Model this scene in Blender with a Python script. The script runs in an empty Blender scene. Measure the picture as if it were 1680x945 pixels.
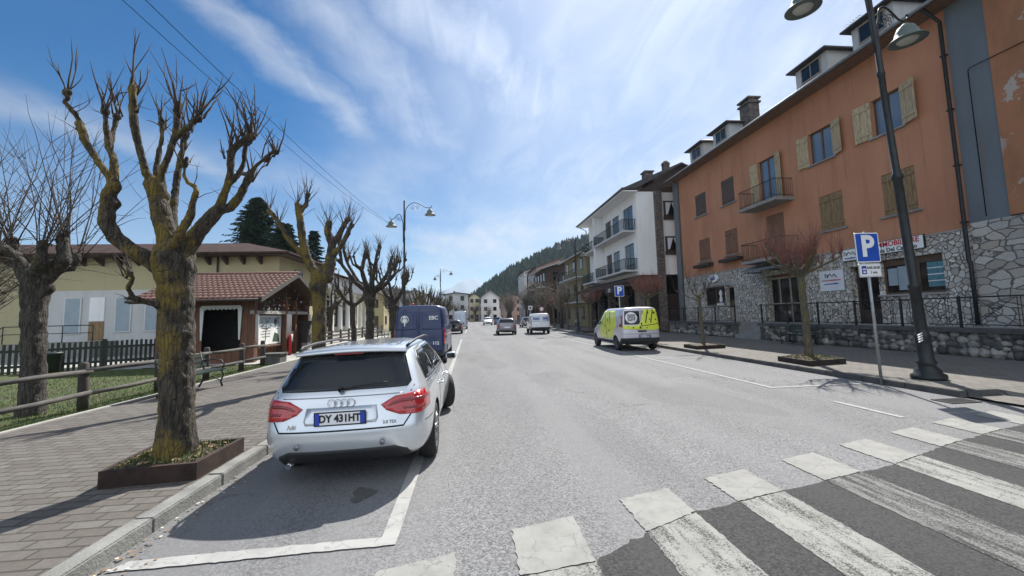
import bpy, bmesh, math, random
from mathutils import Vector, Matrix
from mathutils.bvhtree import BVHTree
from mathutils.geometry import delaunay_2d_cdt
R = math.radians
scene = bpy.context.scene
col = scene.collection

# ------------------------------------------------------------------ camera
cam_d = bpy.data.cameras.new('camera')
cam = bpy.data.objects.new('camera', cam_d)
col.objects.link(cam)
scene.camera = cam
FPX = 690.0
cam_d.sensor_fit = 'HORIZONTAL'
cam_d.sensor_width = 36.0
cam_d.lens = 36.0 * FPX / 1680.0
cam_d.shift_y = -(472.5 - (517 - FPX * .09)) / 1680.0
cam_d.clip_start = .05
cam_d.clip_end = 20000
_yaw = math.atan(70 / FPX); _p = math.atan(.09); _roll = .025
_f = Vector((math.sin(_yaw) * math.cos(_p), math.cos(_yaw) * math.cos(_p), math.sin(_p)))
_r = Vector((math.cos(_yaw), -math.sin(_yaw), 0)); _u = _r.cross(_f)
_r2 = _r * math.cos(_roll) - _u * math.sin(_roll)
_u2 = _u * math.cos(_roll) + _r * math.sin(_roll)
cam.matrix_world = Matrix(((_r2.x, _u2.x, -_f.x, 0), (_r2.y, _u2.y, -_f.y, 0), (_r2.z, _u2.z, -_f.z, 1.75), (0, 0, 0, 1)))

# ------------------------------------------------------------------ sun and sky
SUN = Vector((1.22, 2.7, 3.1)).normalized()          # direction towards the sun
sun_el = math.asin(SUN.z); sun_az = math.atan2(SUN.x, SUN.y)
sd = bpy.data.lights.new('sun', 'SUN'); sd.energy = 4.9; sd.angle = R(.53); sd.color = (1.0, .96, .9)
so = bpy.data.objects.new('sun', sd); col.objects.link(so)
so.rotation_euler = SUN.to_track_quat('Z', 'Y').to_euler()
so.location = (20, 40, 60)
world = bpy.data.worlds.new('World'); scene.world = world; world.use_nodes = True
HAZE = 0.00014
SKY_STRENGTH = .066
def build_world():
    nt = world.node_tree; nt.nodes.clear()
    n = nt.nodes; l = nt.links
    out = n.new('ShaderNodeOutputWorld'); bg = n.new('ShaderNodeBackground')
    bg.inputs['Strength'].default_value = SKY_STRENGTH
    sky = n.new('ShaderNodeTexSky'); sky.sky_type = 'NISHITA'; sky.sun_disc = False
    sky.sun_elevation = sun_el; sky.sun_rotation = sun_az
    sky.air_density = 1.0; sky.dust_density = .6; sky.ozone_density = 2.2; sky.altitude = 1000
    tc = n.new('ShaderNodeTexCoord')
    sep = n.new('ShaderNodeSeparateXYZ'); l.new(tc.outputs['Generated'], sep.inputs[0])
    def M(op, a, b=None, c=None, clamp=False):
        m = n.new('ShaderNodeMath'); m.operation = op; m.use_clamp = clamp
        for i, v in enumerate((a, b, c)):
            if v is None: continue
            if isinstance(v, (int, float)): m.inputs[i].default_value = v
            else: l.new(v, m.inputs[i])
        return m.outputs[0]
    zz = M('ADD', M('MAXIMUM', sep.outputs['Z'], 0.0), .12)
    px = M('DIVIDE', sep.outputs['X'], zz); py = M('DIVIDE', sep.outputs['Y'], zz)
    cmb = n.new('ShaderNodeCombineXYZ'); l.new(px, cmb.inputs[0]); l.new(py, cmb.inputs[1])
    def noise(rot, scale, loc, sc, detail, rough, dist=0.0):
        mp = n.new('ShaderNodeMapping'); mp.inputs['Rotation'].default_value = (0, 0, rot)
        mp.inputs['Scale'].default_value = scale; mp.inputs['Location'].default_value = loc
        l.new(cmb.outputs[0], mp.inputs[0])
        t = n.new('ShaderNodeTexNoise'); t.inputs['Scale'].default_value = sc
        t.inputs['Detail'].default_value = detail; t.inputs['Roughness'].default_value = rough
        t.inputs['Distortion'].default_value = dist
        l.new(mp.outputs[0], t.inputs['Vector']); return t.outputs['Fac']
    def ramp(v, a, b):
        m = n.new('ShaderNodeMapRange'); m.interpolation_type = 'SMOOTHSTEP'
        m.inputs['From Min'].default_value = a; m.inputs['From Max'].default_value = b
        l.new(v, m.inputs['Value']); return m.outputs['Result']
    # streaky high cloud, thick towards the right, plus a soft veil near the horizon
    streak = ramp(noise(R(-28), (1.9, .34, 1), (CL0, CL1, 0), 1.25, 9, .58, .5), .47, .72)
    wisp = ramp(noise(R(-20), (1.5, .6, 1), (4.7, 1.2, 0), 3.6, 12, .62, .9), .36, .74)
    broad = ramp(noise(R(-15), (.8, .6, 1), (1.3, 7.7, 0), .9, 5, .5, .2), .38, .68)
    side = ramp(M('ADD', M('ADD', M('MULTIPLY', sep.outputs['X'], 1.0), M('MULTIPLY', sep.outputs['Y'], .12)), M('MULTIPLY', M('SUBTRACT', broad, .5), .22)), -.40, .22)
    low = M('SUBTRACT', 1.0, ramp(sep.outputs['Z'], -.02, .42))
    veil = M('MULTIPLY', side, M('ADD', .62, M('MULTIPLY', broad, .42)))
    wob = noise(0, (1, 1, 1), (9, 2, 0), 2.6, 6, .6, .3)
    fine = noise(R(-25), (3.2, .8, 1), (2, 5, 0), 3.0, 10, .65, .7)
    def band(ax, ay, bx, by, w0, w1, amp):
        # a cirrus band between two points of the cloud layer, with a ragged edge
        L_ = math.hypot(bx-ax, by-ay); ux, uy = (bx-ax)/L_, (by-ay)/L_
        dx = M('SUBTRACT', px, ax); dy = M('SUBTRACT', py, ay)
        t = M('DIVIDE', M('ADD', M('MULTIPLY', dx, ux), M('MULTIPLY', dy, uy)), L_)
        d = M('ADD', M('SUBTRACT', M('MULTIPLY', dx, -uy), M('MULTIPLY', dy, -ux)), M('MULTIPLY', M('SUBTRACT', wob, .5), .34))
        w = M('ADD', w0, M('MULTIPLY', M('MINIMUM', M('MAXIMUM', t, 0.0), 1.0), w1-w0))
        q = M('SUBTRACT', 1.0, ramp(M('DIVIDE', M('ABSOLUTE', d), w), -.1, 1.0))
        e = M('MULTIPLY', ramp(t, -.15, .15), M('SUBTRACT', 1.0, ramp(t, .75, 1.25)))
        return M('MULTIPLY', M('MULTIPLY', q, e), M('MULTIPLY', amp, M('ADD', .30, M('MULTIPLY', fine, .95))))
    c = M('MULTIPLY', streak, M('ADD', .04, M('MULTIPLY', wisp, .34)))
    c = M('MAXIMUM', c, M('MULTIPLY', veil, M('ADD', .78, M('MULTIPLY', wisp, .26))))
    for b in BANDS: c = M('MAXIMUM', c, band(*b))
    c = M('MAXIMUM', c, M('MULTIPLY', low, .66))
    c = M('MULTIPLY', c, .93, clamp=True)
    # clouds near the sun are brighter
    vm = n.new('ShaderNodeVectorMath'); vm.operation = 'DOT_PRODUCT'
    l.new(tc.outputs['Generated'], vm.inputs[0]); vm.inputs[1].default_value = SUN
    glow = M('POWER', M('MAXIMUM', vm.outputs['Value'], 0.0), 5.0)
    # unseen bright cloud added behind the camera as fill for shaded walls
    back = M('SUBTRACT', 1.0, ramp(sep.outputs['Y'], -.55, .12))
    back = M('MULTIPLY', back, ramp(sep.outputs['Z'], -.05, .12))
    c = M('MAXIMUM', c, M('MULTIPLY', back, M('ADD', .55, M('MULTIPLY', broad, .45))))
    cb = M('ADD', M('ADD', CLOUD_B, M('MULTIPLY', glow, CLOUD_G)), M('MULTIPLY', back, CLOUD_FILL))
    cc = n.new('ShaderNodeVectorMath'); cc.operation = 'SCALE'; cc.inputs[0].default_value = (.90, .965, 1.06)
    l.new(cb, cc.inputs['Scale'])
    hs = n.new('ShaderNodeHueSaturation'); hs.inputs['Hue'].default_value = .5; hs.inputs['Saturation'].default_value = 1.95; hs.inputs['Value'].default_value = .80
    l.new(sky.outputs[0], hs.inputs['Color'])
    mix = n.new('ShaderNodeMix'); mix.data_type = 'RGBA'
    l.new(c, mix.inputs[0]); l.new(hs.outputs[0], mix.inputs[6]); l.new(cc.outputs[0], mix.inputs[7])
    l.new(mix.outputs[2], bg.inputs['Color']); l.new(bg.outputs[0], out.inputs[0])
CL0, CL1, CLOUD_B, CLOUD_G, CLOUD_FILL = .3, .4, 5.2, 6.6, 9.0
BANDS = [(-1.75, 1.05, -.98, 2.3, .22, .34, .66), (-.70, 1.0, -.34, 1.8, .09, .18, .66), (-.42, 1.0, -.04, 2.0, .18, .34, .66), (-.2, .95, .4, 1.7, .3, .5, .8), (-1.1, 2.0, .6, 3.4, .5, .8, .55)]
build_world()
scene.view_settings.view_transform = 'Standard'; scene.view_settings.look = 'None'
scene.view_settings.exposure = .88; scene.view_settings.gamma = 1.0; scene.view_settings.use_curve_mapping = False

# ------------------------------------------------------------------ materials
MATS = {}
class NT:
    def __init__(s, name):
        s.m = bpy.data.materials.new(name); s.m.use_nodes = True
        s.nt = s.m.node_tree; s.n = s.nt.nodes; s.l = s.nt.links
        s.b = s.n['Principled BSDF']; s.co = s.n.new('ShaderNodeTexCoord').outputs['Object']
        g = s.n.new('ShaderNodeNewGeometry'); s.pos = g.outputs['Position']; s.nor = g.outputs['Normal']
    def setp(s, k, v):
        if hasattr(v, 'links') or isinstance(v, bpy.types.NodeSocket): s.l.new(v, s.b.inputs[k])
        else: s.b.inputs[k].default_value = v
    def math(s, op, a, b=0.0, clamp=False):
        m = s.n.new('ShaderNodeMath'); m.operation = op; m.use_clamp = clamp
        for i, v in enumerate((a, b)):
            if isinstance(v, (int, float)): m.inputs[i].default_value = v
            else: s.l.new(v, m.inputs[i])
        return m.outputs[0]
    def mapped(s, src, scale=(1, 1, 1), rot=(0, 0, 0), loc=(0, 0, 0)):
        m = s.n.new('ShaderNodeMapping'); m.inputs['Scale'].default_value = scale
        m.inputs['Rotation'].default_value = rot; m.inputs['Location'].default_value = loc
        s.l.new(src, m.inputs[0]); return m.outputs[0]
    def noise(s, src, sc, detail=4, rough=.55, dist=0.0, color=False):
        t = s.n.new('ShaderNodeTexNoise'); t.inputs['Scale'].default_value = sc; t.inputs['Detail'].default_value = detail
        t.inputs['Roughness'].default_value = rough; t.inputs['Distortion'].default_value = dist
        s.l.new(src, t.inputs['Vector']); return t.outputs['Color' if color else 'Fac']
    def voro(s, src, sc, feature='F1', out='Distance', rnd=1.0):
        t = s.n.new('ShaderNodeTexVoronoi'); t.feature = feature; t.inputs['Scale'].default_value = sc
        t.inputs['Randomness'].default_value = rnd
        s.l.new(src, t.inputs['Vector']); return t.outputs[out]
    def rng(s, v, a, b, c=0.0, d=1.0, smooth=True):
        m = s.n.new('ShaderNodeMapRange'); m.interpolation_type = 'SMOOTHSTEP' if smooth else 'LINEAR'
        for k, x in (('From Min', a), ('From Max', b), ('To Min', c), ('To Max', d)): m.inputs[k].default_value = x
        s.l.new(v, m.inputs['Value']); return m.outputs['Result']
    def mix(s, f, a, b, mode='MIX'):
        m = s.n.new('ShaderNodeMix'); m.data_type = 'RGBA'; m.blend_type = mode
        for i, v in ((0, f), (6, a), (7, b)):
            if isinstance(v, (int, float)): m.inputs[i].default_value = v
            elif isinstance(v, tuple): m.inputs[i].default_value = (v[0], v[1], v[2], 1)
            else: s.l.new(v, m.inputs[i])
        return m.outputs[2]
    def bump(s, h, strength=.3, dist=.02, nrm=None):
        m = s.n.new('ShaderNodeBump'); m.inputs['Strength'].default_value = strength; m.inputs['Distance'].default_value = dist
        s.l.new(h, m.inputs['Height'])
        if nrm: s.l.new(nrm, m.inputs['Normal'])
        s.l.new(m.outputs[0], s.b.inputs['Normal']); return m.outputs[0]
def C3(c): return (c[0], c[1], c[2], 1.0)
def simple(name, c, rough=.6, metal=0.0, var=.12, scale=6.0, bump=.0, bscale=40.0, coat=0.0, spec=.5, dirt=None):
    t = NT(name)
    f = t.noise(t.pos, scale, 5, .6)
    k = t.rng(f, .3, .7, 0, 1)
    a = tuple(x * (1 - var) for x in c); b = tuple(min(1, x * (1 + var)) for x in c)
    o = t.mix(k, a, b)
    if dirt:
        o = t.mix(t.rng(t.noise(t.pos, scale * .35, 6, .65), .5, .75), o, dirt)
    t.setp('Base Color', o); t.setp('Roughness', rough); t.setp('Metallic', metal)
    t.setp('Coat Weight', coat); t.setp('Coat Roughness', .04); t.setp('Specular IOR Level', spec)
    if bump: t.bump(t.noise(t.pos, bscale, 5, .6), bump, .02)
    MATS[name] = t.m; return t.m

def m_asphalt(name, base, dark, patch=0.0):
    t = NT(name)
    fine = t.voro(t.pos, 72, 'F1', 'Color'); sep = t.n.new('ShaderNodeSeparateColor'); t.l.new(fine, sep.inputs[0])
    g = t.noise(t.pos, 160, 3, .7)
    big = t.noise(t.mapped(t.pos, (1, .25, 1)), .55, 6, .62)
    med = t.noise(t.pos, 3.2, 6, .65)
    o = t.mix(t.rng(sep.outputs[0], 0, 1, 0, 1, False), tuple(x * .50 for x in base), tuple(min(1, x * 1.55) for x in base))
    o = t.mix(t.rng(big, .35, .68), o, t.mix(.5, o, dark))
    o = t.mix(t.rng(med, .55, .78, 0, .45), o, dark)
    lane = t.noise(t.mapped(t.pos, (1, .03, 1)), 1.1, 3, .5)
    o = t.mix(t.rng(lane, .42, .62, 0, .5), o, tuple(min(1, x * 1.16) for x in base))
    pt = t.noise(t.mapped(t.pos, (1, .4, 1)), .23, 3, .45)
    o = t.mix(t.rng(pt, .555, .575, 0, .35), o, dark)
    # hairline cracks in a few places
    d = t.noise(t.pos, 1.3, 5, .6, 0, True)
    va = t.n.new('ShaderNodeVectorMath'); va.operation = 'ADD'; t.l.new(t.pos, va.inputs[0]); t.l.new(d, va.inputs[1])
    cr = t.voro(va.outputs[0], .33, 'DISTANCE_TO_EDGE')
    crk = t.math('MULTIPLY', t.rng(cr, 0.0, .009, 1, 0), t.rng(t.noise(t.pos, .45, 2), .5, .6))
    o = t.mix(t.math('MULTIPLY', crk, .55), o, (.05, .05, .05))
    t.setp('Base Color', o); t.setp('Roughness', t.rng(g, .2, .8, .8, .98)); t.setp('Specular IOR Level', .18)
    t.bump(t.math('ADD', t.math('MULTIPLY', sep.outputs[1], .6), g), .35, .006)
    MATS[name] = t.m
def m_paint(name, c, wear, under):
    # road paint: cracked and abraded down to the asphalt
    t = NT(name)
    n1 = t.noise(t.pos, 75, 6, .8); n2 = t.noise(t.mapped(t.pos, (7, .8, 1)), 1.6, 4, .6)
    w = t.rng(t.math('ADD', t.math('MULTIPLY', n1, .6), t.math('MULTIPLY', n2, .4)), wear, wear + .07)
    d = t.noise(t.pos, 7, 4, .6, 0, True)
    va = t.n.new('ShaderNodeVectorMath'); va.operation = 'MULTIPLY_ADD'; t.l.new(d, va.inputs[0]); va.inputs[1].default_value = (.22, .22, .22); t.l.new(t.pos, va.inputs[2])
    cr = t.voro(va.outputs[0], 3.6, 'DISTANCE_TO_EDGE')
    ck = t.math('MULTIPLY', t.rng(cr, 0, .030, 1, 0), t.rng(t.noise(t.pos, 3.0, 2), .36, .48))
    dirt = t.noise(t.pos, 4, 6, .65)
    cc = t.mix(t.rng(dirt, .35, .75), c, tuple(x * .78 for x in c))
    o = t.mix(t.math('MAXIMUM', w, t.math('MULTIPLY', ck, .55)), cc, under)
    t.setp('Base Color', o); t.setp('Roughness', .85); t.setp('Specular IOR Level', .2)
    t.bump(n1, .25, .004)
    MATS[name] = t.m
def m_pavers(name, ca, cb, mortar, bw, bh, rot, msize=.012, squash=1.0, dirt=(.1, .09, .08)):
    t = NT(name)
    wob = t.noise(t.pos, 1.1, 3, .5, 0, True)
    va = t.n.new('ShaderNodeVectorMath'); va.operation = 'MULTIPLY_ADD'; t.l.new(wob, va.inputs[0]); va.inputs[1].default_value = (.05, .05, 0); t.l.new(t.pos, va.inputs[2])
    b = t.n.new('ShaderNodeTexBrick'); t.l.new(t.mapped(va.outputs[0], (1, 1, 1), (0, 0, rot)), b.inputs['Vector'])
    b.inputs['Scale'].default_value = 1.0; b.inputs['Brick Width'].default_value = bw; b.inputs['Row Height'].default_value = bh
    b.inputs['Mortar Size'].default_value = msize; b.inputs['Mortar Smooth'].default_value = .3; b.inputs['Bias'].default_value = 0
    b.inputs['Color1'].default_value = C3(ca); b.inputs['Color2'].default_value = C3(cb); b.inputs['Mortar'].default_value = C3(mortar)
    n = t.noise(t.pos, 14, 6, .7); n2 = t.noise(t.pos, .8, 5, .6)
    o = t.mix(t.rng(n, .3, .75, 0, .5), b.outputs['Color'], tuple(x * .6 for x in ca))
    o = t.mix(t.rng(n2, .48, .75, 0, .55), o, dirt)
    t.setp('Base Color', o); t.setp('Roughness', .9); t.setp('Specular IOR Level', .25)
    h = t.math('ADD', t.math('MULTIPLY', b.outputs['Fac'], -1.0), t.math('MULTIPLY', t.noise(t.pos, 40, 4), .35))
    t.bump(h, .6, .012)
    MATS[name] = t.m
def m_stone(name, ca, cb, mortar, scale, coursed=False, edge=.055, squash=(1, 1, 1)):
    t = NT(name)
    if coursed:
        wob = t.noise(t.pos, 1.6, 3, .5, 0, True)
        va = t.n.new('ShaderNodeVectorMath'); va.operation = 'MULTIPLY_ADD'; t.l.new(wob, va.inputs[0]); va.inputs[1].default_value = (.16, .16, .16); t.l.new(t.pos, va.inputs[2])
        sp = t.n.new('ShaderNodeSeparateXYZ'); t.l.new(va.outputs[0], sp.inputs[0])
        cm = t.n.new('ShaderNodeCombineXYZ'); t.l.new(sp.outputs['Y'], cm.inputs[0]); t.l.new(sp.outputs['Z'], cm.inputs[1])
        b = t.n.new('ShaderNodeTexBrick'); t.l.new(cm.outputs[0], b.inputs['Vector']); b.inputs['Scale'].default_value = 1
        b.inputs['Brick Width'].default_value = .62; b.inputs['Row Height'].default_value = .27; b.inputs['Mortar Size'].default_value = .022; b.inputs['Mortar Smooth'].default_value = .5
        b.offset = .37; b.squash = 1.7; b.squash_frequency = 3
        b.inputs['Color1'].default_value = C3(ca); b.inputs['Color2'].default_value = C3(cb); b.inputs['Mortar'].default_value = C3(mortar)
        base = b.outputs['Color']; mask = b.outputs['Fac']
    else:
        wob = t.noise(t.pos, 2.4, 3, .5, 0, True)
        va = t.n.new('ShaderNodeVectorMath'); va.operation = 'MULTIPLY_ADD'; t.l.new(wob, va.inputs[0]); va.inputs[1].default_value = (.22, .22, .22); t.l.new(t.mapped(t.pos, squash), va.inputs[2])
        e = t.voro(va.outputs[0], scale, 'DISTANCE_TO_EDGE', rnd=.9)
        cc = t.voro(va.outputs[0], scale, 'F1', 'Color', rnd=.9)
        sp = t.n.new('ShaderNodeSeparateColor'); t.l.new(cc, sp.inputs[0])
        mask = t.rng(e, edge * .6, edge * 1.3, 1, 0)
        base = t.mix(sp.outputs[0], ca, cb)
        base = t.mix(t.math('MULTIPLY', t.rng(sp.outputs[1], .45, 1), .6), base, (.36, .27, .19))
        base = t.mix(t.math('MULTIPLY', t.rng(sp.outputs[2], .6, 1), .55), base, (.22, .22, .21))
        base = t.mix(mask, base, mortar)
    nn = t.noise(t.pos, 11, 7, .7)
    base = t.mix(t.rng(nn, .4, .75, 0, .55), base, tuple(x * .5 for x in ca))
    t.setp('Base Color', base); t.setp('Roughness', .88)
    t.bump(t.math('ADD', t.math('MULTIPLY', mask, -1.3), t.math('MULTIPLY', nn, .7)), .9, .045)
    MATS[name] = t.m
def m_stucco(name, c, c2, stain):
    t = NT(name)
    n1 = t.noise(t.mapped(t.pos, (1, 1, .45)), .7, 7, .62); n2 = t.noise(t.pos, 5, 6, .65)
    n3 = t.noise(t.mapped(t.pos, (3.5, 3.5, .22)), 1.1, 5, .6)
    o = t.mix(t.rng(n1, .35, .7), c, c2)
    o = t.mix(t.rng(n2, .45, .8, 0, .35), o, tuple(x * .8 for x in c))
    o = t.mix(t.rng(n3, .50, .78, 0, .4), o, stain)
    t.setp('Base Color', o); t.setp('Roughness', .9); t.bump(t.noise(t.pos, 60, 4, .7), .25, .01)
    MATS[name] = t.m
def m_peeling(name, c, patchc):
    t = NT(name)
    n1 = t.noise(t.pos, .9, 8, .7); n2 = t.noise(t.mapped(t.pos, (1, 1, .4)), 2.2, 6, .6)
    o = t.mix(t.rng(n2, .35, .7), c, tuple(x * .8 for x in c))
    big = t.noise(t.mapped(t.pos, (1, 1, .6), loc=(0, 3.3, 1)), .55, 2, .5)
    pk = t.math('MULTIPLY', t.rng(n1, .565, .585), t.rng(big, .5, .56))
    o = t.mix(pk, o, patchc)
    t.setp('Base Color', o); t.setp('Roughness', .9); t.bump(t.math('MULTIPLY', pk, -1.0), .5, .01)
    MATS[name] = t.m
def m_bark(name, dark, light, lichen, amount):
    t = NT(name)
    n1 = t.noise(t.mapped(t.co, (6, 6, 1.3)), 3.2, 8, .68, .4); n2 = t.noise(t.co, 1.7, 6, .62); n3 = t.noise(t.co, 22, 5, .7)
    v = t.voro(t.mapped(t.co, (9, 9, 2.2)), 2.2, 'DISTANCE_TO_EDGE')
    o = t.mix(t.rng(n1, .36, .66), dark, light)
    spd = t.n.new('ShaderNodeSeparateXYZ'); t.l.new(t.nor, spd.inputs[0])
    side = t.math('ADD', t.math('MULTIPLY', spd.outputs['X'], -.10), t.math('MULTIPLY', spd.outputs['Y'], -.02))
    lm = t.rng(t.math('ADD', n2, side), amount, amount + .16)
    lm = t.math('MULTIPLY', lm, t.rng(n3, .35, .6, .25, 1))
    o = t.mix(lm, o, t.mix(t.rng(n3, .4, .7), lichen, (lichen[0] * .45, lichen[1] * .62, lichen[2] * .5)))
    t.setp('Base Color', o); t.setp('Roughness', .93)
    t.bump(t.math('ADD', t.math('ADD', n1, t.math('MULTIPLY', n3, .35)), t.math('MULTIPLY', t.rng(v, 0, .12, 0, 1), .55)), 1.0, .035)
    MATS[name] = t.m
def m_wood(name, c, rough=.7, grain=(14, 14, 1.2)):
    t = NT(name)
    n1 = t.noise(t.mapped(t.co, grain), 2.2, 6, .65, .6)
    o = t.mix(t.rng(n1, .3, .7), tuple(x * .55 for x in c), tuple(min(1, x * 1.3) for x in c))
    t.setp('Base Color', o); t.setp('Roughness', rough); t.bump(n1, .35, .01)
    MATS[name] = t.m
def m_grass(name, a, b, soil):
    t = NT(name)
    n = t.noise(t.pos, 2.4, 7, .7); n2 = t.noise(t.pos, .6, 4); n3 = t.noise(t.pos, 60, 3, .7)
    o = t.mix(t.rng(n, .35, .65), a, b); o = t.mix(t.rng(n2, .5, .68, 0, .7), o, soil); o = t.mix(t.rng(n3, .3, .7, 0, .4), o, soil)
    t.setp('Base Color', o); t.setp('Roughness', .95); t.bump(n3, .8, .03); MATS[name] = t.m
def m_varied(name, a, b, scale, rough=.8):
    t = NT(name); oi = t.n.new('ShaderNodeObjectInfo')
    g = t.n.new('ShaderNodeNewGeometry')
    o = t.mix(g.outputs['Random Per Island'], a, b); o = t.mix(t.rng(t.noise(t.pos, scale, 4), .35, .7, 0, .6), o, tuple(x * .6 for x in a))
    t.setp('Base Color', o); t.setp('Roughness', rough); MATS[name] = t.m
def m_tiles(name, c, c2):
    t = NT(name)
    g = t.n.new('ShaderNodeNewGeometry')
    n = t.noise(t.pos, 2.2, 6, .7); n2 = t.noise(t.pos, 17, 4, .6)
    o = t.mix(t.rng(n2, .3, .7), c, c2); o = t.mix(t.rng(n, .5, .75, 0, .6), o, tuple(x * .45 for x in c))
    t.setp('Base Color', o); t.setp('Roughness', .8); t.bump(n2, .4, .01); MATS[name] = t.m
def m_glass(name, c=(.02, .025, .03), rough=.03, spec=.9):
    t = NT(name); t.setp('Base Color', C3(c)); t.setp('Roughness', rough); t.setp('Specular IOR Level', spec)
    n = t.noise(t.pos, 2.0, 2); t.bump(n, .03, .02); MATS[name] = t.m
def m_car(name, c, metal=.0, rough=.32, coat=1.0, dust=.12):
    t = NT(name)
    n = t.noise(t.co, 3.5, 6, .65)
    sp = t.n.new('ShaderNodeSeparateXYZ'); t.l.new(t.co, sp.inputs[0])
    lowm = t.math('MULTIPLY', t.rng(sp.outputs['Z'], .15, .75, 1, 0), t.rng(n, .3, .7, .15, .7))
    o = t.mix(t.math('ADD', t.math('MULTIPLY', n, dust * .6), t.math('MULTIPLY', lowm, dust * 2.2), clamp=True), c, (.16, .145, .125))
    t.setp('Base Color', o); t.setp('Metallic', metal); t.setp('Roughness', rough)
    t.setp('Coat Weight', coat); t.setp('Coat Roughness', .06)
    MATS[name] = t.m

m_asphalt('asphalt', (.170, .170, .171), (.120, .120, .122))
m_asphalt('asphalt_dark', (.049, .048, .048), (.036, .036, .037))
m_paint('paint_new', (.27, .268, .25), .575, (.12, .12, .12))
m_paint('paint_line', (.34, .34, .325), .60, (.13, .13, .13))
m_paint('paint_worn', (.27, .27, .25), .505, (.045, .045, .045))
m_paint('paint_faint', (.19, .19, .178), .465, (.042, .042, .042))
m_pavers('pavers', (.112, .100, .088), (.152, .142, .129), (.06, .055, .048), .30, .145, 0.0)
m_pavers('pavers_right', (.155, .145, .13), (.20, .19, .172), (.10, .092, .082), .3, .15, R(90))
simple('kerb', (.19, .19, .178), .88, 0, .22, 3.0, .5, 45, dirt=(.16, .15, .13))
simple('kerb_dark', (.085, .083, .078), .9, 0, .25, 3.0, .5, 45)
simple('concrete', (.25, .245, .23), .9, 0, .15, 2.0, .3, 40, dirt=(.22, .21, .19))
simple('concrete_light', (.32, .31, .285), .9, 0, .1, 2.0, .3, 40)
m_stucco('orange', (.50, .235, .130), (.42, .185, .105), (.2, .1, .075))
m_peeling('orange_peel', (.38, .17, .085), (.42, .36, .31))
m_stucco('grey_wall', (.155, .18, .20), (.12, .14, .155), (.17, .13, .10))
m_stucco('white_wall', (.80, .80, .79), (.74, .74, .73), (.58, .58, .57))
m_stucco('yellow_wall', (.42, .375, .215), (.37, .33, .20), (.24, .225, .15))
m_stucco('pale_wall', (.52, .52, .51), (.46, .46, .45), (.36, .35, .34))
m_stucco('cream_wall', (.60, .54, .36), (.55, .5, .34), (.4, .37, .28))
m_stucco('ochre_wall', (.27, .23, .12), (.24, .21, .12), (.24, .17, .07))
m_stucco('pink_wall', (.40, .28, .24), (.36, .25, .22), (.25, .19, .17))
m_stone('rubble', (.82, .78, .70), (.46, .42, .37), (.10, .09, .08), 5.2, edge=.06)
m_stone('coursed', (.60, .57, .51), (.38, .355, .32), (.14, .125, .11), 3.3, edge=.045, squash=(1, .62, 1.25))
m_stone('brick_pier', (.13, .108, .10), (.09, .078, .072), (.09, .08, .07), 5.5, edge=.03, squash=(1, 1, 2.0))
m_varied('boulders', (.07, .066, .06), (.42, .39, .34), 4)
m_bark('bark', (.024, .021, .017), (.095, .081, .064), (.24, .17, .035), .60)
m_bark('bark_hero', (.020, .017, .013), (.095, .078, .055), (.27, .175, .028), .445)
m_bark('bark_young', (.085, .07, .05), (.16, .135, .09), (.2, .17, .05), .55)
simple('twig', (.06, .045, .034), .9, 0, .25, 8)
simple('twig_red', (.19, .085, .065), .85, 0, .25, 8)
simple('twig_pale', (.17, .145, .11), .9, 0, .25, 8)
m_wood('rail_wood', (.065, .06, .054), .8, (3, 3, 14))
m_wood('post_wood', (.04, .032, .027), .8)
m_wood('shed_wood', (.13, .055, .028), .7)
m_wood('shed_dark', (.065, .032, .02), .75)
m_wood('picket', (.035, .045, .032), .8)
m_wood('shutter_light', (.46, .36, .22), .75)
m_wood('shutter_tan', (.245, .16, .075), .75)
m_wood('shutter_rust', (.21, .10, .055), .75)
m_wood('shutter_dark', (.10, .068, .055), .75)
m_wood('soffit', (.20, .125, .085), .8, (1.2, 14, 14))
m_wood('dark_brown', (.055, .035, .026), .7)
simple('iron', (.022, .022, .024), .55, .3, .2, 6)
simple('iron_green', (.02, .035, .028), .5, .3, .2, 6)
simple('lamp_metal', (.028, .031, .031), .5, .4, .2, 5, .15, 60)
simple('lamp_cover', (.12, .15, .135), .6, 0, .12, 5, spec=.25)
simple('lamp_lens', (.45, .46, .42), .25, 0, .05, 5)
simple('galv', (.36, .38, .37), .45, .7, .12, 8)
simple('zinc', (.17, .18, .19), .5, .5, .15, 3)
simple('rust', (.036, .020, .015), .85, .2, .4, 7, .3, 60, dirt=(.05, .03, .022))
simple('rust_dark', (.035, .026, .021), .85, .2, .3, 7, .3, 60)
simple('soil', (.085, .065, .045), .98, 0, .4, 14, 1.0, 40)
simple('slate', (.06, .055, .058), .7, 0, .25, 3, .3, 20)
simple('roof_brown', (.05, .031, .027), .9, 0, .3, 3, .4, 18, spec=.12)
simple('roof_pale', (.42, .42, .40), .7, 0, .12, 1)
m_tiles('tiles', (.105, .048, .037), (.20, .105, .078))
m_glass('window_glass', (.03, .04, .05))
m_glass('sky_glass', (.10, .14, .2), .05, 1.0)
m_glass('dark_glass', (.008, .009, .011), .06, .5)
m_glass('car_glass', (.012, .015, .019), .02, .45)
simple('curtain', (.62, .66, .70), .9, 0, .1, 6)
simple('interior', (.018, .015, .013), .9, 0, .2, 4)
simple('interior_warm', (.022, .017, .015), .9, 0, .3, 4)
m_car('silver_paint', (.68, .71, .735), .55, .26, 1.0, .03)
m_car('navy_paint', (.006, .020, .085), .0, .42, .5, .06)
m_car('black_paint', (.012, .012, .014), .1, .3)
m_car('grey_paint', (.20, .20, .215), .5, .34)
m_car('white_paint', (.72, .73, .74), 0, .35)
m_car('van_grey_paint', (.60, .57, .61), .3, .35)
m_car('silver_blue_paint', (.42, .47, .53), .4, .34)
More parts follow.
